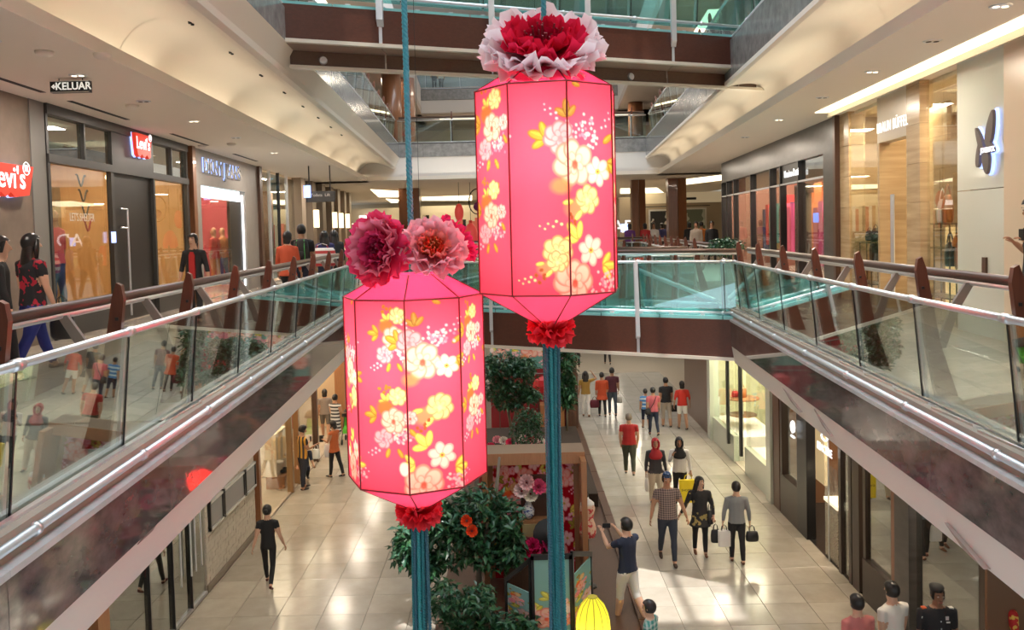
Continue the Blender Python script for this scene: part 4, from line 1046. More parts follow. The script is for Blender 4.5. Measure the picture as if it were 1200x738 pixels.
p = hw(W_, H_, 1, .02); bag('plastic_bag', (p.x, p.y-.03, p.z), .20, .12, .26, col('whitebag', (.7, .72, .70), .5), 'white carrier bag with green dot hanging from the arm of the man in stripes', hm=wht)
person(gp(345, 566)+Vector((.15, .45, 0)), 'person in navy crouching on the floor behind the man in stripes', 200, 1.6, ((98, 140), (92, 136)), (((.1, .7, -.9), (.1, .9, -.3)), ((.1, .7, -.9), (.1, .9, -.3))), navy, blk, skin='a', sleeve=.5, lean=22)
r_, W_, H_, _ = person(gp(393, 559), 'woman in orange sleeveless top and black leggings on the left aisle', 62, 1.60, ((8, 2), (-14, 4)), (((.15, .3, -1), (-.3, 1, .2)), ((.2, .25, -1), (-.3, .9, .1))), col('orange', (.50, .12, .035)), blk, skin='a', hair='bob', sleeve=.06, headpitch=20, coat=.80, slim=.95)
p = hw(W_, H_, 1, .03); bag('plastic_bag', (p.x+.02, p.y-.12, p.z-.02), .30, .16, .36, col('translucentwhite', (.78, .78, .80), .35), 'large white carrier bag held by the woman in orange', face=20, hm=wht)
p = hw(W_, H_, 0, .10); m = MB(); m.box(p.x-.05, p.x+.05, p.y-.03, p.y+.03, p.z-.09, p.z+.09); tag(m.build('camera_case', blackm), 'small black camera held up by the woman in orange', 'camera')
person(gp(394, 521), 'woman in long black and white striped dress beside the green pushchair', -20, 1.64, ((10, 2), (-10, 4)), (((.1, .3, -1), (0, 1, -.25)), ((.1, .3, -1), (0, 1, -.25))), pattern('striped_dress', (.5, .5, .5), (.03, .03, .035), 'h', 9, 9), MATS['striped_dress'], skin='a', hair='bun', sleeve=.08, skirt=(.45, .22), coat=.80)
person(gp(382, 513), 'woman in beige top and dark shorts walking behind the striped dress', 10, 1.66, ((16, 2), (-14, 14)), None, col('taupe', (.25, .20, .17)), col('khakishorts', (.12, .10, .08)), skin='a', hair='bob', sleeve=.3, legcut=.45)
# pushchair
q = gp(411, 518); t = thing('pushchair', 'black pushchair with a bright green seat, by the woman in the striped dress', 'pushchair', q)
m = MB(); m.prism([(q.y-.25, .35), (q.y+.20, .30), (q.y+.30, .95), (q.y+.15, 1.0), (q.y+.02, .55), (q.y-.25, .48)], 'x', q.x-.2, q.x+.2); fix(m.build('seat', col('lime', (.10, .50, .05)), t).data)
m = MB(); m.lathe([(.30, 0), (.27, .12), (.16, .22), (.02, .25)], (q.x, q.y+.12, .85), 14, 1, .8); m.build('canopy', blackm, t, smooth=True)
for sx in (-1, 1):
    m = MB(); m.tube([(q.x+sx*.24, q.y-.35, .08), (q.x+sx*.23, q.y+.1, .6), (q.x+sx*.22, q.y+.35, 1.02)], .014, 6); m.build('frame_tube', dgrey, t)
    for yy in (-.35, .32):
        m = MB(); m.tube([(q.x+sx*.22-.02, q.y+yy, .09), (q.x+sx*.22+.02, q.y+yy, .09)], .09, 14); m.build('wheel', blackm, t)
m = MB(); m.tube([(q.x-.22, q.y+.35, 1.02), (q.x+.22, q.y+.35, 1.02)], .016, 6); m.build('push_bar', blackm, t)
q = gp(400, 538); m = MB(); m.box(q.x-.02, q.x+.16, q.y-.02, q.y+.1, 1.25, 1.48)
# ---- ground floor, right aisle
person(gp(738, 556), 'older man in red T-shirt and olive trousers strolling away, right aisle', -6, 1.70, ((10, 2), (-16, 16)), (((.20, .05, -1), (-.05, .22, -1)), ((.20, .05, -1), (-.05, .2, -1))), red, col('olive', (.06, .065, .04)), col('greyshoe', (.12, .12, .12)), 'b', 'bald', sleeve=.26, belly=.02, hairm=greyhair, slim=1.05, legw=1.15)
r_, W_, H_, _ = person(gp(769, 590), 'woman in red headscarf, charcoal top and cream trousers walking towards the camera', 182, 1.62, ((8, 2), (-6, 6)), (((.20, .02, -1), (.12, .1, -1)), ((.20, .0, -1), (.10, .12, -1))), col('charcoal', (.045, .045, .055)), crm, skin='b', hair=('hijab', col('redscarf', (.38, .02, .03))), sleeve=.97, facefeat=True, legw=1.25, coat=.84)
p = hw(W_, H_, 1, .04); bag('shopping_bag', (p.x+.02, p.y-.03, p.z), .10, .24, .30, wht, 'slim white bag hanging at the side of the woman in the red headscarf')
r_, W_, H_, HH = person(gp(797, 590), 'woman in black headscarf and white jacket with a hand raised to her face', 172, 1.64, ((8, 2), (-8, 6)), (((.25, .1, -1), (.1, .45, -1)), ((.25, .45, -.9), (-.42, .55, 1))), col('whitejacket', (.62, .61, .60)), blk, skin='a', hair=('hijab', col('blackscarf', (.015, .015, .018))), sleeve=.97, facefeat=True, coat=.86)
p = hw(W_, H_, 0, .06); bt, bf = bag('shopping_bag', (p.x-.10, p.y-.14, p.z+.03), .46, .12, .55, col('yellow', (.85, .68, .02), .5), 'big bright yellow carrier bag carried in front of the woman in the black headscarf', soft=False, handle=.14)
YB = bf
r_, W_, H_, _ = person(gp(783, 659), 'man in blue patterned cap and checked shirt walking hand in hand with a woman', 178, 1.86, ((14, 4), (-14, 18)), (((.36, .0, -1), (.34, .22, -1)), ((.30, .05, -1), (.22, .2, -1))), pattern('brown_check', (.30, .22, .19), (.05, .035, .04), 'plaid', 22, 22), col('darkjeans', (.025, .032, .05)), col('brownshoe', (.05, .03, .02)), 'a', ('cap', pattern('blue_cap', (.03, .08, .22), (.5, .55, .65), 'spots', 40, .62)), sleeve=.25, facefeat=True, belly=.01)
person(gp(821, 650), 'woman with long dark hair in black and gold tunic looking at the man beside her', 176, 1.64, ((6, 2), (-8, 6)), (((.30, .0, -1), (.05, .45, -.9)), ((.45, .05, -1), (.62, .15, -1))), pattern('black_gold_tunic', (.018, .017, .018), (.32, .24, .08), 'spots', 7, .60), blk, col('sandals', (.2, .08, .04)), 'b', 'long', sleeve=.95, headyaw=38, facefeat=True, coat=.66, skirt=(.66, .20))
p = gp(831, 650); bag('handbag', (p.x+.02, p.y-.02, 1.10), .13, .22, .26, blackm, 'black shoulder bag on the arm of the woman in the black and gold tunic', handle=.16)
r_, W_, H_, _ = person(gp(864, 659), 'person in grey vest over white sleeves walking away with shopping bags', -6, 1.64, ((6, 2), (-8, 8)), (((.28, .0, -1), (.10, .12, -1)), ((.26, .0, -1), (.10, .15, -1))), col('greyvest', (.20, .21, .22)), blk, col('tanshoe', (.12, .05, .03)), 'b', 'short', sleeve=.92, slim=.98)
p = hw(W_, H_, 0, .07); bag('paper_bag', (p.x+.02, p.y-.03, p.z+.01), .26, .12, .32, wht, 'white paper bag in the left hand of the person in the grey vest', soft=False, hm=black)
bag('paper_bag', (p.x-.14, p.y+.03, p.z+.01), .20, .12, .26, blackm, 'black triangular tote behind the white paper bag', hm=black)
p = hw(W_, H_, 1, .07); bag('handbag', (p.x+.03, p.y-.03, p.z), .26, .14, .20, mat('black_leather', (.015, .015, .016), .3), 'black leather handbag in the right hand of the person in the grey vest')
# photographer on the dark timber edge
r_, W_, H_, _ = person(gp(737, 728), 'photographer in navy T-shirt and white shorts holding up a phone', 38, 1.82, ((12, 2), (-10, 22)), (((.10, .80, -.45), (-.05, .65, 1.0)), ((.10, .75, -.4), (-.45, .70, .9))), navy, col('whiteshorts', (.62, .60, .56)), blk, 'b', 'short', sleeve=.28, legcut=.50, legw=1.1, headpitch=-4)
p = (hw(W_, H_, 0, .10)+hw(W_, H_, 1, .10))/2; m = MB(); m.box(p.x-.07, p.x+.07, p.y-.006, p.y+.006, p.z-.04, p.z+.04); tag(m.build('phone', black), 'dark phone held up sideways by the photographer in navy', 'phone')
# bottom edge
def tophead(px, py, h, z=0.0):
    P_ = onZ(px, py, z+h); return Vector((P_.x, P_.y, z))
person(tophead(762, 709, 1.45), 'boy with glasses in green checked shirt at the bottom edge', 62, 1.50, ((2, 0), (-2, 0)), None, pattern('green_check', (.04, .22, .20), (.45, .52, .50), 'plaid', 16, 16), navy, skin='b', hair='short', sleeve=.3, facefeat=True)
person(tophead(1005, 699, 1.70), 'man in salmon pink shirt seen from behind at the bottom edge', 12, 1.70, ((2, 0), (-2, 0)), None, col('salmon', (.55, .18, .17)), navy, skin='b', hair='short', sleeve=.3)
person(tophead(1046, 684, 1.76), 'man in plain white T-shirt seen from behind at the bottom edge', 22, 1.76, ((2, 0), (-2, 0)), None, wht, navy, skin='b', hair='short', sleeve=.25, slim=1.06)
r_, W_, H_, HH = person(tophead(1098, 686, 1.76), 'officer in black uniform and black beret facing the camera at the bottom edge', 176, 1.74, ((2, 0), (-2, 0)), None, col('uniform', (.012, .012, .016)), col('uniform', (.012, .012, .016)), skin='c', hair=('beret', blackm), sleeve=.45, facefeat=True, slim=1.12, belly=.03)
for nm, pos, sz, mt_ in (('badge', (-.085, .125, 1.345), (.022, .004, .026), mat('silver_badge', (.6, .6, .62), .3, .6)), ('name_tag', (-.085, .122, 1.285), (.04, .004, .010), wht), ('shoulder_mark', (.185, .0, 1.44), (.03, .03, .012), col('orange_mark', (.8, .15, .05))), ('shoulder_mark', (-.185, .0, 1.44), (.03, .03, .012), wht), ('button', (0, .13, 1.30), (.008, .004, .008), steel), ('button', (0, .14, 1.20), (.008, .004, .008), steel), ('sleeve_crest', (.225, .045, 1.31), (.012, .02, .03), wht)):
    m = MB(); c = W_(pos); m.box(c.x-sz[0], c.x+sz[0], c.y-sz[1], c.y+sz[1], c.z-sz[2], c.z+sz[2]); m.build(nm, mt_, r_)
# ---- ground floor, far group beyond the red T-shirt man
far = K(vox=.024)
person(gp(687, 488), 'woman with long hair, mustard top and white trousers far down the right aisle', 0, 1.64, ((6, 2), (-8, 6)), (((.2, 0, -1), (.1, .1, -1)), ((.5, .3, .1), (-.6, .2, .9))), col('mustard', (.35, .20, .04)), wht, col('tanshoe', (.12, .05, .03)), 'a', 'long', sleeve=.3, **far)
r_, W_, H_, _ = person(gp(706, 488), 'person in orange-red tunic and black leggings far down the aisle', 0, 1.60, ((8, 2), (-8, 6)), None, col('orangered', (.52, .07, .02)), blk, skin='a', hair='short', sleeve=.6, coat=.68, **far)
p = hw(W_, H_, 0); bag('handbag', (p.x-.05, p.y-.05, p.z+.02), .34, .16, .28, col('maroonbag', (.10, .01, .02)), 'maroon handbag beside the orange-red tunic far down the aisle')
r_, W_, H_, _ = person(gp(718, 487), 'tall man in maroon shirt and grey jeans carrying a pale plastic bag', 0, 1.74, ((6, 2), (-8, 6)), None, col('maroon', (.09, .02, .03)), col('greyjeans', (.06, .075, .095)), skin='a', sleeve=.3, **far)
p = hw(W_, H_, 1); bag('plastic_bag', (p.x+.02, p.y, p.z), .22, .14, .24, col('palebag', (.5, .46, .40), .5), 'pale plastic bag in the hand of the tall man in maroon')
person(gp(668, 488), 'person in grey top with folded arms beside the far plant', -20, 1.62, ((2, 0), (-2, 0)), (((.2, .2, -1), (-.8, .6, 0)), ((.2, .2, -1), (-.8, .6, .1))), col('sage', (.15, .18, .16)), col('darkjeans', (.025, .032, .05)), skin='a', sleeve=.4, **far)
person(gp(757, 502), 'boy in blue striped polo and dark shorts among the far shoppers', 5, 1.35, ((10, 2), (-8, 8)), None, pattern('blue_stripe', (.05, .20, .48), (.5, .6, .7), 'h', 8, 8), navy, skin='a', sleeve=.3, legcut=.55, **far)
r_, W_, H_, _ = person(gp(766, 510), 'woman in pink top with a bag strap across her back', 5, 1.58, ((10, 2), (-12, 20)), None, col('rose', (.50, .11, .14)), navy, skin='a', hair='short', sleeve=.3, **far)
m = MB(); m.tube([W_((-.13, -.115, 1.0)), W_((0, -.13, 1.22)), W_((.10, -.10, 1.44))], .012, 5); m.build('bag_strap', blackm, r_)
p = W_((-.19, -.04, .98)); bag('handbag', (p.x, p.y, p.z+.06), .20, .12, .20, blackm, 'black crossbody bag at the hip of the woman in pink', handle=.04)
r_, W_, H_, _ = person(gp(781, 500), 'woman in black T-shirt and khaki knee-length trousers far down the aisle', 5, 1.68, ((6, 2), (-10, 8)), None, blk, col('khaki', (.36, .30, .24)), skin='a', hair='bun', sleeve=.3, legcut=.72, legw=1.1, **far)
p = hw(W_, H_, 1); bag('handbag', (p.x+.02, p.y, p.z+.06), .36, .16, .22, blackm, 'rounded black bag between the black T-shirt and the red top')
person(gp(800, 503), 'woman in red top and white shorts, rightmost of the far shoppers', 5, 1.62, ((8, 2), (-10, 12)), (((.3, 0, -1), (.1, .1, -1)), ((.3, 0, -1), (.1, .2, -1))), col('brightred', (.55, .03, .02)), wht, skin='a', hair='bob', sleeve=.5, legcut=.38, **far)
person(gp(676, 430), 'person in black trousers partly hidden above by the lower footbridge, left', 0, 1.7, top=blk, bottom=blk, vox=.03, detail=False)
person(gp(712, 427), 'person in dark trousers partly hidden above by the lower footbridge, right', 0, 1.7, ((16, 2), (-16, 20)), top=blk, bottom=blk, vox=.03, detail=False)
# ---- first floor
def g1(x, y): return onZ(x, y, F1)
def lvl(px, Y): p = atY(px, 270, Y); return Vector((p.x, Y, F1))
flor = pattern('black_red_floral', (.014, .014, .018), (.42, .015, .04), 'spots', 9, .575)
r_, W_, H_, _ = person(g1(42, 436), 'woman with long black hair, black and red top and blue jeans, left walkway', -30, 1.66, ((22, 2), (-18, 8)), (((.2, .1, -1), (.05, .3, -1)), ((.22, .1, -1), (.05, .35, -1))), flor, col('bluejeans', (.022, .035, .23)), col('flatshoe', (.18, .15, .13)), 'b', 'long', sleeve=.28, vox=.016, slim=1.08, legw=1.1)
p = hw(W_, H_, 1, .04); bag('handbag', (p.x+.05, p.y+.05, p.z+.14), .26, .18, .34, mat('black_leather', (.015, .015, .016), .3), 'black handbag on the arm of the woman in blue jeans', handle=.18)
person(lvl(-4, 9.2)+Vector((0, 0, 0)), 'person in black with a red lanyard cut by the left frame edge', -60, 1.60, top=blk, bottom=blk, skin='b', sleeve=.95)
person(lvl(226, 15.2), 'woman in black blazer and red top standing outside the left fashion shop', 172, 1.58, ((4, 0), (-4, 0)), (((.3, 0, -1), (.25, .2, -1)), ((.3, 0, -1), (.0, .4, -1))), mat('cloth_blazer', (.014, .014, .016), .8), blk, skin='b', hair='pony', sleeve=.75, facefeat=True, slim=.92, headyaw=6)
p = lvl(226, 15.2); m = MB(); m.prism([(p.x-.05, F1+.80), (p.x+.06, F1+.80), (p.x+.055, F1+1.22), (p.x+.03, F1+1.28), (p.x-.02, F1+1.28), (p.x-.045, F1+1.22)], 'y', p.y-.135, p.y-.095)
q = [o for o in bpy.data.objects if o.get('label', '').startswith('woman in black blazer')][0]; m.build('red_top', red, q)
r_, W_, H_, _ = person(lvl(353, 17.6), 'man in black with a backpack by the left balustrade', 10, 1.72, ((4, 0), (-6, 4)), None, blk, navy, skin='a', hair='short', sleeve=.35)
p = W_((0, -.20, 1.0)); t = thing('backpack', 'black and green backpack worn by the man on the left walkway', 'backpack', p)
m = MB(); m.lathe([(.10, 0), (.155, .04), (.16, .25), (.14, .40), (.06, .46)], p, 12, 1, .62); m.build('pack_body', blackm, t, smooth=True)
for sx in (-.09, .09):
    m = MB(); m.tube([(p.x+sx, p.y-.09, p.z+.02), (p.x+sx, p.y-.105, p.z+.22), (p.x+sx*.8, p.y-.05, p.z+.44)], .008, 5); m.build('piping', col('lime2', (.10, .45, .12)), t)
m = MB(); m.lathe([(.06, 0), (.10, .03), (.10, .12), (.05, .16)], (p.x, p.y-.08, p.z+.05), 10, 1, .4); m.build('front_pocket', blackm, t, smooth=True)
person(lvl(336, 16.9), 'person carrying an orange-red jacket just left of the backpack', -15, 1.60, top=col('orangejkt', (.50, .08, .03)), bottom=blk, hair='bob', sleeve=.9, coat=.8)
r_, W_, H_, _ = person(lvl(380, 20.4), 'woman with long dark hair in navy beside a white and red striped bag', 30, 1.60, top=col('indigo', (.03, .03, .12)), bottom=navy, hair='long', sleeve=.9)
p = lvl(377, 19.6); bag('tote_bag', (p.x, p.y, F1+1.32), .62, .2, .42, pattern('stripe_tote', (.75, .73, .70), (.5, .05, .05), 'h', 7, 7), 'large white tote with thin red stripes on the left walkway', handle=.1)
person(lvl(391, 21.6), 'person in dark top with a red bag on the far left walkway', 10, 1.62, top=blk, bottom=blk, hair='long', sleeve=.9)
person(lvl(414, 23.5), 'man in red polo shirt at the far end of the left walkway', 178, 1.66, top=col('redpolo', (.55, .03, .03)), bottom=blk, hair='short', sleeve=.3, arms=(((.25, .1, -1), (-.35, .9, 0)), ((.25, .1, -1), (-.35, .9, 0))), facefeat=True)
r_, W_, H_, _ = person(g1(1215, 421), 'man in dark clothes looking at his phone, cut by the right frame edge', 82, 1.74, ((4, 0), (-8, 4)), (((.12, -.1, -1), (-.25, .8, .6)), ((.12, -.1, -1), (-.25, .8, .6))), blk, blk, col('darkshoe2', (.05, .04, .04)), 'a', 'short', sleeve=.4, headpitch=18, vox=.016, facefeat=True)
p = hw(W_, H_, 0); m = MB(); m.box(p.x-.01, p.x+.01, p.y-.07, p.y+.01, p.z-.02, p.z+.10); tag(m.build('phone', black), 'phone in the hand of the man at the right frame edge', 'phone')
for px, Y, fc, tp, lb in ((834, 32, 175, blk, 'person in dark jacket near the far right column, facing the hall'), (816, 33, 150, col('beigecoat', (.28, .22, .17)), 'person in beige coat leaning near the far right column'), (822, 36, 0, col('orangetop', (.6, .18, .03)), 'person in orange behind the beige coat far right'),
                  (756, 38, 10, red, 'person in red behind the far balustrade beside the narrow column'), (766, 39, 180, wht, 'person in white behind the far balustrade'), (776, 41, 20, col('indigo', (.03, .03, .12)), 'person in indigo behind the far balustrade'), (738, 37.5, 0, col('purple', (.12, .03, .15)), 'person in purple at the far balustrade by the tall lantern'),
                  (808, 37.5, 0, blk, 'person in black right behind the broad far column')):
    person(lvl(px, Y), lb, fc, 1.64, top=tp, bottom=blk, vox=.035, sleeve=.9, hair='bob' if Y > 37 else 'short', detail=False)
for px, Y, z in ((509, 54.9, F3), (517, 55.6, F3)):
    p = atY(px, 100, Y+1); person(Vector((p.x, Y+1, z)), 'person in %s on the third floor behind the far railing' % ('dark clothes' if px < 512 else 'a white shirt'), 180, 1.66, top=blk if px < 512 else wht, bottom=navy, vox=.05, detail=False)
# ================================================================== SHOPS
def text(body, size, ext, fn, mt, name='lettering', parent=None, align='CENTER', xs=1.0, bold=0.0, spacing=1.0):
    cu = bpy.data.curves.new('txt', 'FONT'); cu.body = body; cu.size = size; cu.extrude = ext; cu.align_x = align; cu.align_y = 'CENTER'; cu.offset = bold; cu.resolution_u = 3; cu.space_character = spacing
    o = bpy.data.objects.new('txt', cu); COL.objects.link(o); dg = bpy.context.evaluated_depsgraph_get(); me = bpy.data.meshes.new_from_object(o.evaluated_get(dg))
    m = MB(); m.add([fn((v.co.x*xs, v.co.y, v.co.z)) for v in me.vertices], [tuple(p.vertices) for p in me.polygons])
    bpy.data.objects.remove(o); bpy.data.curves.remove(cu); bpy.data.meshes.remove(me)
    return m.build(name, mt, parent)
def face(side, s0, L, z0):
    """map text coordinates (x right as seen from the hall, y up, z towards the viewer) onto a side wall"""
    fn = mapL if side == 'L' else mapR; sg = 1 if side == 'L' else -1
    return lambda p: fn((s0+sg*p[0], L-p[2], z0+p[1]))
def SL(px, py=270, L=6.46): return hitside(px, py, 'L', L)[0]
def SR(px, py=262, L=5.45): return hitside(px, py, 'R', L)[0]
LW, RW = 6.46, 5.45
class Shop:
    def __init__(s, name, label, side, s0, s1, L, z0, z1, depth=3.2, wallm=None, floor_m=None, ceil_m=None, power=0, lcol=(1, .82, .58), fx=None):
        s.fn = fx or (mapL if side == 'L' else mapR); s.side = side; s.L = L; s.s0, s.s1, s.z0, s.z1 = s0, s1, z0, z1
        p = s.fn(((s0+s1)/2, L, z0)); s.root = thing(name, label, 'shop', p)
        wallm = wallm or cream
        s.b('back_panel', wallm, s0, s1, L+depth, L+depth+.08, z0, z1); s.b('side_panel', wallm, s0, s0+.06, L+.1, L+depth, z0, z1); s.b('side_panel', wallm, s1-.06, s1, L+.1, L+depth, z0, z1)
        s.b('shop_ceiling', ceil_m or cream, s0, s1, L+.1, L+depth, z1-.06, z1); s.b('shop_floor', floor_m or walk, s0, s1, L+.0, L+depth, z0, z0+.02)
        if power:
            n = max(1, round((s1-s0)/3))
            for k in range(n): area(s.fn((s0+(k+.5)*(s1-s0)/n, L+1.3, z1-.10)), 1.6, 1.0, power*1.25/n, lcol)
    def b(s, name, mt, a0, a1, l0, l1, z0, z1, parent=None):
        m = MB(s.fn); m.box(a0, a1, l0, l1, z0, z1); o = m.build(name, mt, parent or s.root); fix(o.data); return o
    def pane(s, a0, a1, z0, z1, g=None, name='glass_pane', l=.03): return s.b(name, g or gl_shop, a0, a1, s.L+l, s.L+l+.012, z0, z1)
def dress_dummy(P_, h, tops, label, facing=0, legs=True, headm=None, mt=None, group='shop window mannequins'):
    """window mannequin: head, torso, arms, legs lofted as one figure"""
    return person(P_, label, facing, h, ((3, 0), (-3, 2)), (((.16, 0, -1), (.08, .15, -1)), ((.2, .0, -1), (.25, .2, -1))), tops[0], tops[1], tops[1], hair=None, vox=.035, detail=False, sleeve=.6, coat=.84, group=group)
skin_m['m'] = mat('mannequin_white', (.62, .58, .52), .4)
# ---------------- left, first floor -------------------------------------------------
zc = C1-.0
s56, s133, s180, s222 = SL(57), SL(132), SL(180), SL(221)
m = MB(mapL); m.box(8.0, s56-.45, LW-.0, LW+3, F1, C1); o = m.build('wall_left_pier', concrete); fix(o.data); struct(o)
m = MB(mapL); m.box(s56-.45, s56-.02, LW-.02, LW+3, F1, C1); o = m.build('trim_30', mat('grey_strip', (.20, .19, .175), .5)); fix(o.data); struct(o)
# red sign cut by the frame edge
def redsign(name, label, s0, zc_, k, txt, tx, size, cutl=False):
    t = thing(name, label, 'sign', mapL((s0, LW-.1, zc_-.3*k)))
    fc = face('L', s0, LW-.05, zc_)
    kx = k*(1.9 if name == 'wall_sign' else 1); prof = [(-.62*kx, .33*k), (.62*kx, .33*k), (.50*kx, -.30*k), (.36*k, -.36*k), (.20*k, -.26*k), (0, -.36*k), (-.20*k, -.26*k), (-.36*k, -.36*k), (-.50*k, -.30*k)]
    for nm, mt_, z0_, z1_, ex in (('halo_edge', lit_blue, -.02, .02, 1.03), ('red_face', mat('sign_red', (.55, .03, .02), .4, emit=(.75, .05, .02), es=.55), .02, .10, 1.0)):
        m = MB(fc); n = len(prof); m.add([(x*ex, y*ex, z0_) for x, y in prof]+[(x*ex, y*ex, z1_) for x, y in prof], [tuple(range(n))[::-1], tuple(range(n, 2*n))]+[(i, (i+1) % n, n+(i+1) % n, n+i) for i in range(n)]); o = m.build(nm, mt_, t); fix(o.data)
    text(txt, size, .003, lambda p: fc((p[0]+tx, p[1]+.03*k, p[2]+.115)), lit_sign, 'lettering', t, bold=.004)
    m = MB(lambda p: fc((p[0], p[1], p[2]))); 
    text('R', size*.32, .01, lambda p: fc((p[0]+tx+size*1.18, p[1]+.27*k, p[2]+.115)), lit_sign, 'registered_mark', t)
    c = [fc((tx+size*1.18+size*.21*math.cos(a), .27*k+size*.21*math.sin(a), .115)) for a in np.linspace(0, 2*PI, 17)]
    m = MB(); m.tube(c, .007, 4); m.build('mark_ring', lit_sign, t)
    return t
zz = hitside(12, 212, 'L', LW)
redsign('wall_sign', 'red batwing-shaped shop sign on the brown pier, cut off by the left frame edge', hitside(28, 212, 'L', LW)[0]-.78, zz[1], .66, "Levi's", .04, .43)
sh = Shop('shop', 'dark framed denim shop with timber interior and black door, left walkway', 'L', s56, s222, LW, F1, C1, 3.4, pine, None, None, 80)
zt_ = E+1.30; zw = E+1.20
F = dgrey
sh.b('frame_rail', F, s56, s222, LW-.06, LW+.08, zw, zt_+.03); sh.b('frame_rail', F, s56, s222, LW-.06, LW+.08, C1-.16, C1); sh.b('plinth', F, s56, s133, LW-.06, LW+.08, F1, F1+.32); sh.b('plinth', F, s180, s222, LW-.06, LW+.08, F1, F1+.32)
sgn0, sgn1 = SL(130, 160), SL(177, 170)
for a, w_ in ((s56, .07), (SL(96, 150), .05), (sgn0-.06, .08), (SL(199, 180), .05), (s222-.08, .10)): sh.b('mullion', F, a, a+w_, LW-.03, LW+.05, zt_, C1-.1)
for a, w_ in ((s56, .07), (s133-.06, .12), (s180, .08), (s222-.12, .14)): sh.b('mullion', F, a, a+w_, LW-.04, LW+.05, F1+.3, zw)
sh.b('sign_board', F, sgn0, sgn1, LW-.03, LW+.05, zt_, C1-.1)
tr_g = glass('transom_glass', (.45, .47, .45), .22, .02)
for a, b_ in ((s56+.1, SL(96, 150)), (SL(96, 150)+.08, sgn0-.06), (sgn1, SL(199, 180)), (SL(199, 180)+.08, s222-.1)): sh.pane(a, b_, zt_, C1-.15, tr_g, 'transom_pane')
sh.pane(s56+.1, s133-.06, F1+.3, zw); sh.pane(s180+.1, s222-.12, F1+.3, zw)
m = MB(mapL); m.box(s133+.08, s180, LW+.03, LW+.10, F1, zw); dr = m.build('door', mat('dark_door', (.022, .019, .016), .35), sh.root); fix(dr.data)
for l_ in (0, ):
    m = MB(mapL); sa = SL(149, 300); m.tube([(sa, LW-.04, F1+.1), (sa, LW-.04, F1+2.1)], .022, 8); m.tube([(sa-.32, LW-.04, F1+2.1), (sa, LW-.04, F1+2.1)], .015, 6); m.tube([(sa-.32, LW-.04, F1+1.75), (sa, LW-.04, F1+1.75)], .015, 6); m.build('door_handle', steel, dr)

# display: timber post panels, rope of wooden poles, mannequin, hanging hooks
for k in range(8):
    a = s56+.25+k*.26; sh.b('display_board', pine, a, a+.245, LW+.9, LW+.95, F1+.3, E+(.1 if k < 4 else .95))
    
px_m = SL(104, 300)
dress_dummy(mapL((px_m, LW+.55, F1+.32)), 1.72, (col('pinkprint', (.62, .10, .12)), col('denim', (.03, .06, .20))), 'window mannequin in pink print top and blue jeans behind the nearest left shop glass', 90)
t = thing('display_ladder', 'leaning timber poles behind the mannequin in the nearest left shop window', 'display', mapL((px_m-.3, LW+.7, F1+.32)))
for dx in (-.28, -.14): 
    m = MB(mapL); m.tube([(px_m+dx-.15, LW+.75, F1+.4), (px_m+dx-.35, LW+.75, E+1.0)], .03, 6); m.build('pole', wood_mid, t)
hk = mat('black_hook', (.02, .015, .015), .3)
for k in range(4):
    z0 = hitside(93, 214+k*17.5, 'L', LW+.3)[1]; a = SL(93+k*2, 225, LW+.3)
    fc = face('L', a, LW+.3, z0); pts = [fc((-.10+.36*u, .10*math.sin(u*7.2+1.2)+.04, 0)) for u in np.linspace(0, 1, 14)]
    m = MB(); m.tube(pts, .016, 6); o = m.build('curled_hook', hk, None, smooth=True); tag(o, ('top', 'second', 'third', 'lowest and reddish')[k]+' of four curly hooks hanging in the nearest left shop window', 'hook', 'curly hooks')
    if k == 3: o.data.materials[0] = red
fc = face('L', SL(98, 255), LW+.02, hitside(98, 255, 'L', LW)[1]); text("LET'S SHELTER", .19, .002, fc, mat('pale_vinyl', (.7, .66, .58), .6), 'window_lettering', sh.root, xs=.75)
for k, px in enumerate((188, 199, 209)):
    a = SL(px, 300, LW+.9); dress_dummy(mapL((a, LW+.9, F1+.25)), 1.66, [(col('ecru', (.52, .44, .30)), crm), (col('tanknit', (.45, .33, .18)), crm), (col('paleblue', (.2, .45, .6)), crm)][k], ('left', 'middle', 'right')[k]+' of three pale dressed mannequins behind the glass right of the black door', 90)
sh.b('light_line', led_warm, s56+.3, s222-.2, LW+3.3, LW+3.38, E+.62, E+.72)
p = mapL((s133+.15, LW+.1, zw-.08)); m = MB(); m.lathe([(.03, 0), (.06, .03), (.05, .09)], (p[0], p[1], p[2]-.05), 10); tag(m.build('spot_lamp', led_warm), 'small warm spotlight over the black shop door on the left', 'light'); 
zz = hitside(160, 171, 'L', LW); redsign('shop_sign', 'red batwing-shaped sign with white lettering above the black shop door', zz[0], zz[1], .66, "Levi's", -.08, .32)
m = MB(face('L', SL(131, 278), LW-.02, hitside(131, 278, 'L', LW)[1])); m.box(-.07, .07, -.10, .10, 0, .03); o = m.build('wall_tablet', lit_blue); fix(o.data); tag(o, 'small glowing blue screen on the frame beside the black door', 'screen')
# copper pilasters
for px, w_, lb in ((223, .22, 'slim copper-brown pilaster between the dark framed shop and the grey portal'), (302, .30, 'slim dark brown pilaster right of the grey portal')):
    a = SL(px); m = MB(mapL); m.box(a, a+w_, LW-.12, LW+.3, F1, C1); o = m.build('pilaster', wood_col if px == 223 else wood_dark); fix(o.data); tag(o, lb, 'pilaster', 'pilasters')
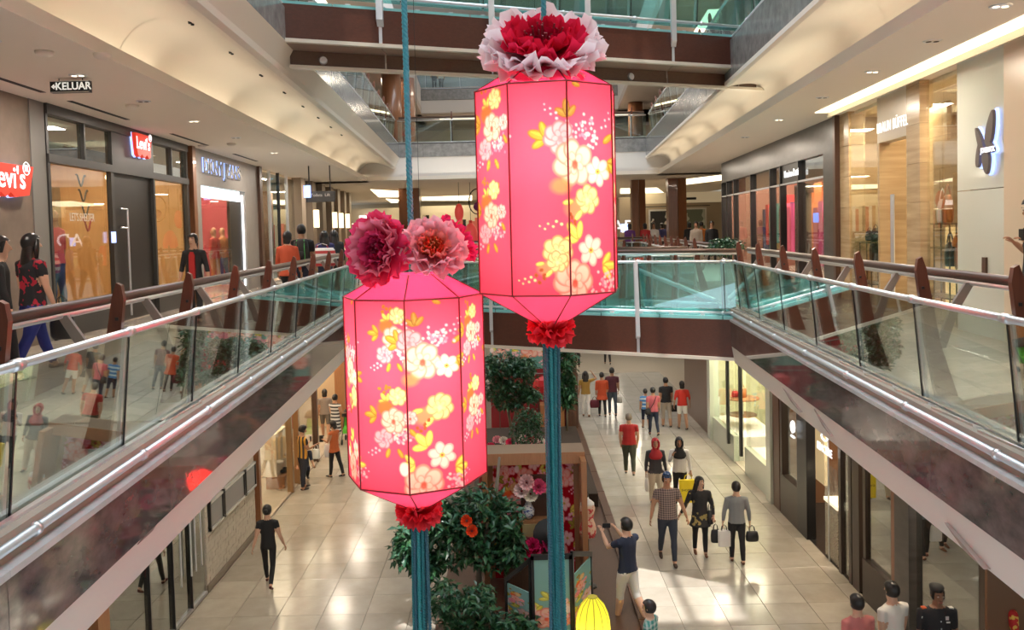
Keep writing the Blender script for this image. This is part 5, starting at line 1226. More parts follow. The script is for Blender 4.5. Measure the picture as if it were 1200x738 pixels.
# second shop: grey portal
a0, a1 = SL(223)+.22, SL(302); sh = Shop('shop', 'grey stone portal shop with glowing header and red clothes, second on the left walkway', 'L', a0, a1, LW, F1, C1, 3.0, mat('red_wall', (.35, .05, .07), .6), None, None, 210)
o0, o1 = SL(237, 300), SL(287, 260); zo = E+1.25
sh.b('portal_jamb', grey_render, a0, o0, LW-.03, LW+.25, F1, C1); sh.b('portal_jamb', grey_render, o1, a1, LW-.03, LW+.25, F1, C1); sh.b('portal_head', grey_render, o0, o1, LW-.03, LW+.25, zo, C1)
sh.b('light_box', mat('pale_lightbox', (.8, .9, .95), .5, emit=(.75, .93, 1), es=1.6), o0, o1-.1, LW+.1, LW+.2, zo-.28, zo)
sh.pane(o0, SL(272, 270), F1+.1, zo-.28)
sh.b('open_door', black, SL(272, 270), SL(286, 270), LW+.05, LW+.12, F1+.02, zo-.3); sh.b('door_light', led_white, o1-.08, o1-.03, LW+.02, LW+.08, F1+.1, zo-.1)
t_ = thing('shop_sign', 'black raised lettering with bluish white backlight on the grey portal', 'sign', mapL((SL(257), LW-.1, E+1.6)))
fc = face('L', (SL(236, 190)+SL(278, 195))/2, LW-.05, E+1.70)
text('DKNY JEANS', .50, .004, lambda p: fc((p[0]-.045, p[1]+.02, p[2]+.0)), lit_blue, 'halo', t_, xs=1.18, bold=.006); text('DKNY JEANS', .50, .008, lambda p: fc((p[0], p[1], p[2]+.022)), black, 'lettering', t_, xs=1.18, bold=.016)
r = random.Random(4)
for k in range(9):
    a = o0+.2+k*.36; sh.b('hanging_garment', [red, col('coral', (.62, .14, .12)), navy, col('pinkfab', (.55, .10, .25)), blk][k % 5], a, a+.30, LW+1.6, LW+1.75, F1+1.0+r.uniform(0, .25), F1+2.1)
for k, (px, tp) in enumerate(((252, (red, col('rust', (.40, .14, .04)))), (262, (col('rust', (.40, .14, .04)), col('denim', (.03, .06, .20)))))):
    dress_dummy(mapL((SL(px, 300, LW+.8), LW+.8, F1+.1)), 1.68, tp, ('mannequin in a red jacket', 'mannequin in a rust jacket and jeans')[k]+' in the grey portal shop', 80)
sh.b('red_banner', mat('red_banner', (.6, .04, .06), .5), o0+.6, o0+2.2, LW+2.2, LW+2.25, F1+2.2, E+1.1)
# third: mirror glass front, then shops with columns to the far end
a0, a1 = SL(304)+.25, SL(347); sh = Shop('shop', 'tall clear glass shop with blue panel and reflections, third on the left walkway', 'L', a0, a1, LW, F1, C1, 3, mat('warm_wall', (.42, .30, .20), .6), None, None, 240, (1, .88, .72))
n = 4
for k in range(n):
    u0, u1 = a0+(a1-a0)*k/n, a0+(a1-a0)*(k+1)/n; sh.pane(u0+.02, u1-.02, F1+.1, C1-.1, gl_dark if k != 1 else glass('blue_glass', (.10, .35, .50), .3)); sh.b('mullion', steel_l if k % 2 else black, u0-.03, u0+.03, LW-.02, LW+.08, F1, C1)
sh.b('light_line', led_warm, a0+.2, a1-.2, LW+2.8, LW+2.88, E+.55, E+.68); sh.b('light_line', led_warm, a0+.2, a1-.2, LW+2.0, LW+2.08, E+.30, E+.38)
for k in range(10):
    a = a0+.3+k*.6; sh.b('hanging_garment', [red, navy, col('pinkfab', (.5, .1, .2)), blk, wht][k % 5], a, a+.42, LW+1.2, LW+1.3, F1+.5, F1+1.9)
a = a1; k = 0
marks = [SL(p) for p in (347, 360, 372, 383, 391, 399, 405, 411)]
for i, (u0, u1) in enumerate(zip(marks[:-1], marks[1:])):
    ks = ['first', 'second', 'third', 'fourth', 'fifth', 'sixth', 'seventh'][i]
    t = thing('shop', ks+' beige pier bay beyond the clear glass shop on the left walkway', 'shop', mapL(((u0+u1)/2, LW, F1)))
    wd = (u1-u0)*.35
    for nm, mt_, x0, x1, l0, l1, z0, z1 in (('pier', mat('beige_pier', (.30, .23, .17), .4), u0, u0+wd, LW-.25, LW+.4, F1, C1), ('dark_recess', dgrey, u0+wd, u1, LW+1.2, LW+1.3, F1, C1), ('header', black, u0+wd, u1, LW, LW+.3, E+1.3, C1), ('glass_pane', gl_dark, u0+wd, u1, LW+.1, LW+.12, F1, E+1.3)):
        m = MB(mapL); m.box(x0, x1, l0, l1, z0, z1); fix(m.build(nm, mt_, t).data)
    if i in (1, 3, 4, 5):
        m = MB(mapL); m.box(u0+.1, u0+.45, LW-.42, LW-.26, E+.25, E+.95); fix(m.build('wall_lamp', mat('warm_shade', (1, .9, .7), .5, emit=(1, .80, .50), es=2.2), t).data)
    m = MB(mapL); m.box(u0+wd+.1, u1-.1, LW+.6, LW+.9, F1, F1+1.1+.3*(i % 3)); fix(m.build('display', [red, navy, wood_mid, col('rust', (.4, .14, .04))][i % 4], t).data)
# directory sign hanging
s_, z_ = hitside(375, 231, 'L', 4.6)
t = thing('directory_sign', 'dark hanging direction sign on two rods over the left walkway', 'sign', mapL((s_, 4.6, z_-.2)))
P0 = atY(359, 231, s_); P1 = atY(393, 231, s_)
m = MB(); m.box(P0.x, P1.x, s_-.05, s_+.05, P0.z-.16, P0.z+.17); m.build('board', dgrey, t)
m = MB(); m.box(P0.x-.05, P0.x+.16, s_-.12, s_-.06, P0.z-.02, P0.z+.36); m.build('lit_arrow_box', lit_blue, t)
for x in (P0.x+.1, P1.x-.15): m = MB(); m.tube([(x, s_, P0.z+.17), (x, s_, C1)], .02, 6); m.build('rod', dgrey, t)
text('Toilets  Lift', .13, .004, lambda p: ((P0.x+P1.x)/2+p[0], s_-.056-p[2], P0.z+.05+p[1]), wht, 'lettering', t)
# exit sign
p0 = atY(60.5, 102.5, 11.2); p1 = atY(106, 102.5, 11.2)
t = thing('exit_sign', 'black exit sign with white arrow and the word KELUAR under the left ceiling', 'sign', ((p0.x+p1.x)/2, 11.2, p0.z-.06))
m = MB(); m.box(p0.x, p1.x, 11.16, 11.24, p0.z-.075, p0.z+.075); m.build('board', black, t)
for a, b_, c_, d_ in ((p0.x, p1.x, .066, .073), (p0.x, p1.x, -.073, -.066)): m = MB(); m.box(a, b_, 11.15, 11.16, p0.z+c_, p0.z+d_); m.build('border', wht, t)
text('KELUAR', .135, .003, lambda p: (p1.x-.20+p[0], 11.15-p[2], p0.z+p[1]), mat('exit_white', (.85, .85, .8), .5, emit=(.9, .9, .8), es=.5), 'lettering', t, xs=.95, bold=.002)
x = p0.x+.02; z = p0.z; m = MB(); m.add([(x, 11.15, z), (x+.04, 11.15, z+.035), (x+.04, 11.15, z+.010), (x+.10, 11.15, z+.010), (x+.10, 11.15, z-.010), (x+.04, 11.15, z-.010), (x+.04, 11.15, z-.035)], [(0, 6, 5, 4, 3, 2, 1)]); m.build('arrow', MATS['exit_white'], t)
for x in (p0.x+.1, p1.x-.1): m = MB(); m.tube([(x, 11.2, p0.z+.065), (x, 11.2, C1)], .006, 5); m.build('rod', dgrey, t)

# ---------------- right, first floor -------------------------------------------------
s1185, s1128, s1086, s1072, s1034, s985, s848 = SR(1186), SR(1129), SR(1086), SR(1070), SR(1033), SR(986), SR(848)
m = MB(mapR); m.box(2, s1185, RW-.1, RW+2, F1, C1); o = m.build('wall_right_pier', mat('beige_stone', (.70, .58, .44), .3)); fix(o.data); struct(o)
t = thing('glass_wall_panel', 'pale glossy back-painted glass wall carrying the lit emblem on the right', 'wall panel', mapR(((s1185+s1128)/2, RW, F1)))
pg = mat('pale_painted_glass', (.66, .69, .62), .10, coat=.6)
zs = E+.36
for a, b_ in ((s1185, s1128), ):
    for z0_, z1_ in ((F1, zs-.005), (zs+.005, C1)): m = MB(mapR); m.box(a, b_, RW-.08, RW+.1, z0_, z1_); fix(m.build('panel', pg, t).data)
m = MB(mapR); m.box(s1185+.45, s1185+.55, RW-.11, RW-.08, E-.75, E-.52); o = m.build('door_panel_lock', wood_dark); fix(o.data); tag(o, 'small brown rectangular plate on the pale glass wall', 'plate')
# butterfly emblem
zz = hitside(1155, 170, 'R', RW-.15); t = thing('emblem', 'grey butterfly-shaped emblem with bluish white halo on the pale glass wall', 'sign', mapR((zz[0], RW-.1, zz[1]-.4)))
fc = face('R', zz[0], RW-.09, zz[1])
def blobpoly(cx, cy, rx, ry, rot, n=18):
    return [(cx+rx*math.cos(a)*math.cos(rot)-ry*math.sin(a)*math.sin(rot)*(1-.35*math.cos(a)), cy+rx*math.cos(a)*math.sin(rot)+ry*math.sin(a)*math.cos(rot)*(1-.35*math.cos(a))) for a in np.linspace(0, 2*PI, n, endpoint=False)]
for i, (cx, cy, rx, ry, rot) in enumerate(((.13, .20, .23, .085, 1.25), (-.14, .08, .19, .055, 2.1), (-.17, -.12, .15, .05, 1.45), (.04, -.22, .15, .085, -1.45), (.15, -.05, .10, .06, -.4))):
    for nm, mt_, k_, z0_, z1_ in (('halo', lit_blue, 1.12, .0, .03), ('petal_plate', mat('emblem_grey', (.13, .11, .10), .4), 1, .04, .08)):
        pl_ = blobpoly(cx, cy, rx*k_, ry*(k_+.1 if k_ > 1 else 1), rot); n = len(pl_); m = MB(fc); m.add([(x, y, z0_+i*.002) for x, y in pl_]+[(x, y, z1_+i*.002) for x, y in pl_], [tuple(range(n))[::-1], tuple(range(n, 2*n))]+[(j, (j+1) % n, n+(j+1) % n, n+j) for j in range(n)]); o = m.build(nm, mt_, t); fix(o.data)
text('JOYLUCK', .085, .003, lambda p: fc((p[0]+.13, p[1]-.07, p[2]+.10)), lit_sign, 'lettering', t, bold=.003)
# handbag shop
sh = Shop('shop', 'travertine handbag shop with lit white lettering on the right walkway', 'R', s1128, s985, RW, F1, C1, 2.6, trav, None, None, 110, (1, .80, .50))
e0, e1 = s1072+.0, s1034
def travwall(a0, a1, l0, l1, z0, z1):
    z = z0; k = 0
    while z < z1-.01: sh.b('travertine_slab', trav, a0+.003, a1-.003, l0, l1, z+.003, min(z+.6, z1)-.003); z += .6
travwall(s1086, s1072, RW-.10, RW+.05, F1, C1)       # pier between right window and entrance
travwall(s985-.55, s985, RW-.02, RW+.3, F1, C1)
sh.b('sign_fascia', mat('pale_stone', (.60, .52, .40), .3), e0, e1, RW-.06, RW+.15, E+1.32, C1)
sh.b('entrance_jamb', trav, e1-.08, e1, RW-.06, RW+.4, F1, E+1.32); travwall(e0, e1, RW+.9, RW+1.0, F1, E+1.3)
sh.b('lit_niche', mat('lit_onyx', (.8, .6, .3), .4, emit=(1, .72, .30), es=.5), e0+.1, e0+.75, RW+.84, RW+.88, F1+.1, E-.15)
for a in (e1-.42, e1-.50): m = MB(mapR); m.tube([(a, RW+.02, F1+.3), (a, RW+.02, E+.42)], .022, 8); m.build('door_handle', steel, sh.root)
sh.pane(s1128+.02, (s1128+s1086)/2, F1+.05, C1-.05, l=.0); sh.pane((s1128+s1086)/2+.015, s1086-.02, F1+.05, C1-.05, l=.0)
sh.pane(e1+.02, (e1+s985-.5)/2, F1+.05, C1-.05, l=.0); sh.pane((e1+s985-.5)/2+.015, s985-.57, F1+.05, C1-.05, l=.0)
travwall(s1128, s1086, RW+1.15, RW+1.22, F1, C1-.06); travwall(e1, s985-.5, RW+1.15, RW+1.22, F1, C1-.06)
for side_, a in (('near', (s1128+s1086)/2), ('far', (e1+s985)/2)):
    p = mapR((a, RW+.5, C1-.35)); area(p, .3, .3, 14, (1, .84, .6)); m = MB(mapR); m.lathe([(.09, 0), (.07, .04)], (a, RW+.5, C1-.12), 12); o = m.build('downlight', led_warm); tag(o, 'round downlight inside the %s window of the handbag shop' % side_, 'light', 'window downlights')
t = thing('shop_sign', 'white lit capital letters above the travertine shop entrance', 'sign', mapR(((e0+e1)/2, RW-.1, E+1.5)))
zz = hitside(1047, 146, 'R', RW-.1); fc = face('R', zz[0]+.03, RW-.08, zz[1]); text('BRAUN B\u00dcFFEL', .25, .003, lambda p: fc((p[0], p[1], p[2]+.04)), lit_sign, 'lettering', t, xs=.72, bold=.0, spacing=1.12)
frm = mat('bronze_shelf', (.10, .07, .04), .3, .6)
def shelf(a0, a1, zs_, label, l0=RW+.08, l1=RW+.42):
    t = thing('display_stand', label, 'shelf', mapR(((a0+a1)/2, (l0+l1)/2, F1)))
    for z in zs_: m = MB(mapR); m.box(a0, a1, l0, l1, z, z+.02); fix(m.build('shelf_board', gl_dark if z > zs_[0] else frm, t).data)
    for a in (a0, (a0+a1)/2, a1):
        for l in (l0, l1): m = MB(mapR); m.tube([(a, l, F1), (a, l, zs_[-1])], .012, 5); m.build('upright', frm, t)
    return t
zA, zB = hitside(1105, 263, 'R', RW+.22)[1], hitside(1105, 291, 'R', RW+.22)[1]
shelf(SR(1128, 290, RW+.22)+.1, SR(1088, 290, RW+.22), [F1+.35, zB, zA], 'bronze framed display stand in the near handbag window')
zC = hitside(1014, 284, 'R', RW+.22)[1]; shelf(SR(1030, 290, RW+.22), SR(1004, 290, RW+.22), [F1+.35, zC], 'bronze framed display stand in the far handbag window')
tan = mat('tan_leather', (.36, .13, .04), .4); org_ = mat('orange_leather', (.65, .22, .03), .4); bkl = mat('black_leather', (.015, .015, .016), .3)
for px, py, wd, ht, mt_, lb in ((1109, 262, .40, .42, tan, 'tan leather handbag with high handle on the upper shelf of the near window'), (1103, 262, .16, .36, wht, 'small white and brown bag beside the tan handbag'),
                                (1121, 290, .30, .14, org_, 'small orange bag on the lower shelf of the near window'), (1112, 313, .42, .36, bkl, 'black handbag at the bottom of the near window'), (1124, 316, .30, .42, tan, 'brown leather tote at the bottom right of the near window'),
                                (1018, 283, .22, .20, bkl, 'small dark bag on the shelf of the far window'), (1025, 283, .20, .24, blk, 'square black purse on the shelf of the far window'), (1023, 306, .42, .40, bkl, 'black handbag below the shelf of the far window')):
    s_, z_ = hitside(px, py, 'R', RW+.22); p = mapR((s_, RW+.24, z_)); hd = .16 if ht > .3 else .06
    bag('handbag', (p[0], p[1], z_+ht+hd+.015), wd*.6, .16, ht, mt_, lb, face=70, handle=hd)
    if px == 1103: pass
# dark stone shop
sh = Shop('shop', 'dark polished stone shop with thin frames and small white lettering, far right walkway', 'R', s985+.12, s848, RW, F1, C1, 3.2, mat('shop_dark_interior', (.30, .15, .11), .5), None, dgrey, 520, (1, .80, .62))
m = MB(mapR); m.box(s985, s985+.14, RW-.12, RW+.3, F1, C1); o = m.build('pilaster', wood_dark); fix(o.data); tag(o, 'reddish brown pilaster between the handbag shop and the dark stone shop', 'pilaster', 'pilasters')
zb_ = E+1.42
sh.b('stone_header', dstone, s985+.14, s848, RW-.05, RW+.2, zb_, C1-.0); sh.b('stone_jamb', dstone, s985+.14, SR(968), RW-.05, RW+.2, F1, zb_)
zt2 = E+.92
cols_ = [968, 938, 917, 905, 882, 862, 854, 848]
for i, (x0, x1) in enumerate(zip(cols_[:-1], cols_[1:])):
    u0, u1 = SR(x0), SR(x1); sh.b('mullion', black, u1-.05, u1+.04, RW-.06, RW+.1, F1, zb_)
    if x0 == 938:
        sh.b('sign_board', dgrey, u0, u1, RW-.02, RW+.05, zt2, zb_); dr = sh.b('door', mat('brown_tint_door', (.13, .09, .07), .2), u0+.35, u1-.05, RW+.3, RW+.36, F1, zt2)
    else: sh.pane(u0+.03, u1-.05, zt2+.04, zb_, gl_dark, 'transom_pane'); sh.pane(u0+.03, u1-.05, F1+.05, zt2, gl_shop)
sh.b('transom_rail', steel_l, SR(968), s848, RW-.06, RW+.04, zt2, zt2+.04)
zz = hitside(926, 203, 'R', RW-.1); fc = face('R', zz[0], RW-.05, zz[1]); text('Massimo Dutti', .25, .003, lambda p: fc((p[0], p[1], p[2]+.03)), lit_sign, 'lettering', sh.root, xs=.9, bold=.001)
r = random.Random(8)
pal = [(.55, .05, .05), (.62, .20, .06), (.10, .32, .30), (.45, .08, .14), (.55, .40, .16), (.03, .05, .14), (.5, .06, .2)]
for k in range(24):
    a = SR(965)+.2+k*(s848-SR(965)-.4)/24; cl = pal[r.randrange(7)]; sh.b('hanging_garment', mat('garment_%d' % pal.index(cl), cl, .7), a, a+.34, RW+1.3, RW+1.45, F1+r.uniform(.3, .9), F1+r.uniform(1.9, 2.2))
for k in range(12):
    a = SR(965)+.2+k*(s848-SR(965)-.4)/12; cl = pal[r.randrange(7)]; sh.b('folded_stack', mat('garment_%d' % pal.index(cl), cl, .7), a, a+.8, RW+2.0, RW+2.3, E+.15+r.uniform(0, .2), E+r.uniform(.6, 1.2))
sh.b('light_line', led_warm, SR(965)+.2, s848-.3, RW+3.05, RW+3.1, E+.70, E+.80)
for px, lb in ((941, 'left'), (957, 'right')):
    s_, z_ = hitside(px, 243 if px == 941 else 255, 'R', RW+.9); m = MB(face('R', s_, RW+.9, z_)); m.box(-.18, .18, -.12, .12, 0, .04); o = m.build('video_screen', mat('blue_screen', (.05, .1, .5), .3, emit=(.12, .25, 1), es=1.6)); fix(o.data); tag(o, '%s of two small blue screens inside the dark stone shop' % lb, 'screen', 'blue screens')
# ---------------- far end, first floor ------------------------------------------------
def farbox(name, label, cat, x0, x1, y0, y1, Y, mt_, d=.1, kind=None):
    P0, P1 = atY(x0, y1, Y), atY(x1, y0, Y); m = MB(); m.box(P0.x, P1.x, Y, Y+d, P0.z, P1.z); o = m.build(name, mt_); tag(o, label, cat); return o
t = thing('shop', 'far end shop with lit sign panel and clothes racks left of the brown column', 'shop', (-8, 58, F1))
def fpart(name, mt_, x0, x1, y0, y1, Y, d=.15):
    P0, P1 = atY(x0, y1, Y), atY(x1, y0, Y); m = MB(); m.box(min(P0.x, P1.x), max(P0.x, P1.x), Y, Y+d, min(P0.z, P1.z), max(P0.z, P1.z)); o = m.build(name, mt_, t); return o
fpart('wall_panel', cream, 412, 600, 240, 293, 59.5); fpart('lit_panel', mat('lit_poster', (.9, .9, .9), .5, emit=(1, .9, .85), es=1.4), 421, 440, 252, 258, 58.8); fpart('lit_panel', mat('lit_strip', (1, 1, 1), .5, emit=(1, .85, .6), es=2.5), 412, 468, 260.5, 262.5, 58.8)
r = random.Random(2)
for k in range(20): x = 412+k*2.9; fpart('hanging_garment', [blk, navy, col('rust', (.4, .14, .04)), wht, red][r.randrange(5)], x, x+2.3, 263, 283, 58.4)
for k in range(20): x = 496+k*3.6; fpart('window_display', [blk, red, crm, wood_mid, wht, col('coral', (.62, .14, .12)), blk][r.randrange(7)], x, x+3.1, 252+r.randrange(8), 285, 57.5)
fpart('header', cream, 494, 556, 240, 250, 57.2)
t = thing('shop', 'far end shop with large black and white posters behind the right columns', 'shop', (8, 50, F1))
fpart('wall_panel', mat('beige_wall', (.42, .34, .25), .6), 727, 850, 228, 300, 50.5); fpart('curved_header', mat('cream_header', (.66, .56, .38), .5, emit=(1, .8, .5), es=.15), 745, 850, 224, 239, 49.6); fpart('dark_rail', dgrey, 752, 832, 240, 243, 49.4)
bw = pattern('bw_poster', (.03, .03, .03), (.55, .55, .5), 'spots', .9, .56)
fpart('poster_frame', wht, 761, 783, 245, 276, 49.2); fpart('poster', bw, 763, 783, 247, 276, 49.0); fpart('poster_frame', wht, 803, 828, 243, 280, 49.2); fpart('poster', pattern('bw_poster2', (.12, .14, .10), (.40, .42, .36), 'spots', .7, .55), 805, 826, 245, 280, 49.0)
fpart('vent', black, 804, 816, 231, 234, 49.3); fpart('lit_sign', lit_blue, 728, 738, 262, 272, 48.0); text('AD', 1.0, .02, lambda p: (atY(732, 266, 47.8).x+p[0], 47.8-p[2], atY(732, 266, 47.8).z+p[1]), lit_sign, 'lettering', t)
# hanging baskets/lanterns at the far end
for px, py, Y, rx, lb in ((538, 249, 37.6, .20, 'red paper lantern hanging far away between the two big lanterns'), (552, 278, 37.9, .32, 'orange-red lantern glowing behind the flowers of the lower lantern')):
    p = atY(px, py, Y); m = MB(); m.ball(p, rx, rx, rx*2.0, 12, 8); o = m.build('paper_lantern', mat('red_paper', (.55, .04, .05), .5, emit=(.9, .1, .06), es=.25), smooth=True); tag(o, lb, 'lantern', 'far paper lanterns')
    m = MB(); m.tube([(p.x, p.y, p.z+rx*2), (p.x, p.y, C1)], .01, 4); m.build('cord', black, o)
p = atY(559, 236, 37.4); t = thing('wire_hoop', 'dark wire hoop with purple flower ball hanging left of the tall lantern', 'decoration', p)
m = MB(); m.tube([(p.x+.36*math.cos(a), p.y, p.z+.55*math.sin(a)) for a in np.linspace(0, 2*PI, 25)], .025, 5); m.build('hoop', blackm, t); m = MB(); m.ball((p.x+.03, p.y, p.z-.22), .2, n=10, m=7); m.build('flower_ball', col('purple2', (.20, .03, .14)), t)
# ---------------- ground floor, left ---------------------------------------------------
XL, XRt = -6.05, 6.30
def mapGL(p): return (-p[1], p[0], p[2])
def mapGR(p): return (p[1], p[0], p[2])
def GL(px, py): return hitX(px, py, XL)[0]
def GR(px, py): return hitX(px, py, XRt)[0]
C0f = C0-.005
g0, g1_, g2, g3, g4 = 11.0, GL(160, 700), GL(203, 690), GL(243, 660), GL(300, 600)
sh = Shop('shop', 'tinted glass shop with paired steel door handles at lower left, below the balcony', 'L', g0, g3-.05, 6.05, 0, C0f, 2.6, mat('dim_wall', (.12, .10, .085), .7), None, None, 50, fx=mapGL)
sh.b('timber_post', wood_mid, g0+1.0, g0+1.35, 6.05, 6.2, 0, C0f)
edges = [g0+1.35, 13.7, g2, (g2+g3)/2, g3-.06]
for i, (u0, u1) in enumerate(zip(edges[:-1], edges[1:])):
    sh.pane(u0+.01, u1-.01, .06, C0f-.05, gl_dark); sh.b('floor_rail', steel, u0, u1, 6.04, 6.10, 0, .06)
    if i: sh.b('edge_seal', black, u0-.012, u0+.012, 6.03, 6.08, .05, C0f)
for a in (edges[2]+.25, edges[3]-.10, edges[3]+.12, edges[4]-.35): m = MB(mapGL); m.tube([(a, 6.00, .7), (a, 6.00, 2.5)], .018, 8); m.build('door_handle', steel, sh.root)
sh.b('red_notice', red, edges[1]+.9, edges[1]+1.4, 6.5, 6.52, 1.0, 1.5)
for a in (14.3, 14.7, 15.1): sh.b('hanging_garment', blk, a, a+.22, 6.9, 7.1, 1.1, 2.6)
# pale brick wall with three black framed display cases
m = MB(mapGL); m.box(g3, g4+.05, 6.08, 8, 0, C0f); wl0 = m.build('wall_left_brick', mat('pale_mortar', (.45, .42, .37), .8)); fix(wl0.data); struct(wl0)
bm_ = MB(mapGL); r = random.Random(1); z = .14; row = 0
while z < C0f-.1:
    a = g3+(.0 if row % 2 else -.16)
    while a < g4:
        bm_.box(max(a, g3)+.004, min(a+.32, g4)-.004, 6.08-r.uniform(.012, .022), 6.082, z+.004, z+.096) if min(a+.32, g4)-max(a, g3) > .05 else None
        a += .32
    z += .10; row += 1
o = bm_.build('brick', mat('pale_stone_brick', (.56, .52, .45), .8, var=((.46, .42, .36), 9, (1, 1, 1), .2)), wl0); fix(o.data); o['kind'] = 'stuff'
m = MB(mapGL); m.box(g3, g4, 6.04, 6.09, 0, .13); fix(m.build('skirting', mat('taupe_skirting', (.24, .20, .16), .5), wl0).data)
for i, (xa, ya, xb, yb) in enumerate(((245, 588, 258, 610), (261, 568, 285, 594), (287, 545, 299, 566))):
    a = (GL(244, 605), GL(261, 588), GL(286, 563))[i]; b_ = (GL(260, 592), GL(285, 568), GL(298, 556))[i]
    za, zb1 = hitX(244, 588, XL)[1], hitX(245.5, 622, XL)[1]
    t = thing('display_case', ('left', 'wide middle', 'right')[i]+' of three black framed wall cases on the pale brick wall', 'display case', mapGL(((a+b_)/2, 6.0, zb1)), 'wall cases')
    for nm, mt_, q in (('case_back', mat('case_grey', (.16, .17, .19), .3, coat=.5), (a+.05, b_-.05, 6.02, 6.06, zb1+.05, za-.05)), ('frame_side', black, (a, a+.05, 6.0, 6.07, zb1, za)), ('frame_side', black, (b_-.04, b_, 6.0, 6.07, zb1, za)), ('frame_rail', steel, (a, b_, 6.0, 6.07, zb1, zb1+.05)), ('frame_rail', steel, (a, b_, 6.0, 6.07, za-.05, za))):
        m = MB(mapGL); m.box(*q); fix(m.build(nm, mt_, t).data)
# bronze framed shoe shop
sh = Shop('shop', 'bronze framed shoe shop with tall glass and lit interior on the left aisle', 'L', g4+.05, 30.3, 6.05, 0, C0f, 3.0, mat('shoe_shop_wall', (.55, .42, .28), .5), None, None, 260, (1, .80, .55), fx=mapGL)
for px, py, mt_ in ((303, 600, wood_col), (341, 560, bronze), (349, 545, bronze), (371, 530, wood_dark)):
    a = GL(px, py); sh.b('frame_post', mt_, a, a+.14, 6.0, 6.15, 0, C0f)
sh.pane(g4+.3, GL(341, 560), .05, C0f-.1); sh.pane(GL(349, 545)+.2, GL(371, 530), .05, C0f-.1); sh.b('timber_pier', wood_mid, 29.6, 30.3, 5.95, 6.3, 0, C0f)
sh.b('shelf_unit', wood_mid, GL(343, 560)+.1, GL(349, 545)+.6, 6.3, 6.8, 0, .35); sh.b('shelf_unit', cream, GL(343, 560)+.1, GL(349, 545)+.6, 6.5, 6.8, .35, 1.5)
for i, (px, py) in enumerate(((346, 541), (348, 533), (344, 560), (340, 552))):
    p = mapGL((GL(px, py)+.4, 6.45, .36+.35*(i % 2))); m = MB(); m.lathe([(.03, 0), (.10, .02), (.07, .07), (.02, .09)], p, 10, 1.5, .7); o = m.build('shoe', wht if i % 2 else blk, smooth=True); tag(o, ('black shoe low on the unit in the shoe shop', 'white shoe on the unit in the shoe shop', 'black shoe at the near end of the shoe shop unit', 'white shoe nearest the glass of the shoe shop')[i], 'shoe', 'shoes on display')
dress_dummy(mapGL((GL(352, 520)+1.2, 6.6, .5)), 1.5, (red, wht), 'small red-topped mannequin inside the bronze framed shop', 90)
for k, px in enumerate((308, 318)): dress_dummy(mapGL((GL(px, 590)+.3, 7.2, .02)), 1.7, (wht if k else crm, wht if k else crm), ('left', 'right')[k]+' of two pale mannequins behind the first bronze framed pane', 70)
# ---------------- ground floor, right --------------------------------------------------
h0 = GR(833, 522); m = MB(mapGR); m.box(h0, 31.5, 6.30, 7.5, 0, C0f); o = m.build('wall_right_timber', wood_mid); o.data.materials[0] = mat('brown_wall_panel', (.11, .045, .025), .3, var=((.16, .07, .04), 3, (6, 6, .6), .3)); fix(o.data); struct(o)
d0 = GR(908, 596)
white_panel = mat('pale_green_panel', (.52, .58, .50), .25, coat=.6)
sh = Shop('shop', 'pale green-white fashion shop with black bar handles on the right aisle', 'R', d0, h0-.02, 6.30, 0, C0f, 3.2, mat('pale_olive', (.50, .50, .33), .5), None, None, 300, (1, .92, .68), fx=mapGR)
w1, w2, w3 = GR(856, 530), GR(871, 560), GR(874, 565)
sh.b('low_wall', white_panel, w2+.9, h0-.1, 6.28, 6.45, 0, .75); sh.b('display_plinth', white, w2+.9, h0-.1, 6.45, 7.6, 0, .72); sh.b('low_wall', white_panel, d0+.05, w3-.0, 6.28, 6.45, 0, .75); sh.b('display_plinth', white, d0+.05, w3, 6.45, 7.4, 0, .72)
sh.b('end_jamb', white_panel, h0-.4, h0-.02, 6.2, 6.5, 0, C0f); sh.b('end_jamb', white_panel, d0, d0+.35, 6.2, 6.5, 0, C0f)
for u0, u1, z0_ in ((w2+.95, h0-.42, .75), (w2-.0, w2+.9, .05), (d0+.4, w3, .75)): sh.pane(u0, u1, z0_, C0f-.05, gl_shop)
for px, py0 in ((856.5, 537), (871.5, 555)):
    a = GR(px, 500); m = MB(mapGR); m.box(a-.06, a+.06, 6.18, 6.26, .45, 3.1); fix(m.build('bar_handle', black, sh.root).data)
p = mapGR((w2+2.2, 6.9, .72)); t = thing('display_table', 'round two-tier display table with handbags in the right aisle shop window', 'table', p)
for z_, rr in ((.35, .42), (.85, .50)):
    m = MB(); m.lathe([(rr, 0), (rr, .03)], (p[0], p[1], p[2]+z_), 20); m.build('table_top', wood_mid, t)
m = MB(); m.lathe([(.03, 0), (.03, .85)], p, 8); m.build('stem', steel, t)
bag('handbag', (p[0], p[1], p[2]+.88+.42), .26, .16, .28, tan, 'brown bag on the round display table, right aisle window', handle=.13); bag('handbag', (p[0]-.2, p[1]+.1, p[2]+.88+.25), .2, .14, .18, red, 'red bag on the round display table, right aisle window', handle=.06)
s_ = (d0+w3)/2; dress_dummy(mapGR((s_-.2, 6.8, .73)), 1.72, (pattern('zebra_dress', (.03, .03, .04), (.5, .06, .05), 'h', 5, 5), wht), 'mannequin in black and red patterned dress behind the right aisle glass', -90)
dress_dummy(mapGR((s_+1.0, 7.4, .02)), 1.72, (col('orangetop', (.6, .18, .03)), blk), 'mannequin in orange top deeper in the right aisle shop', -90)
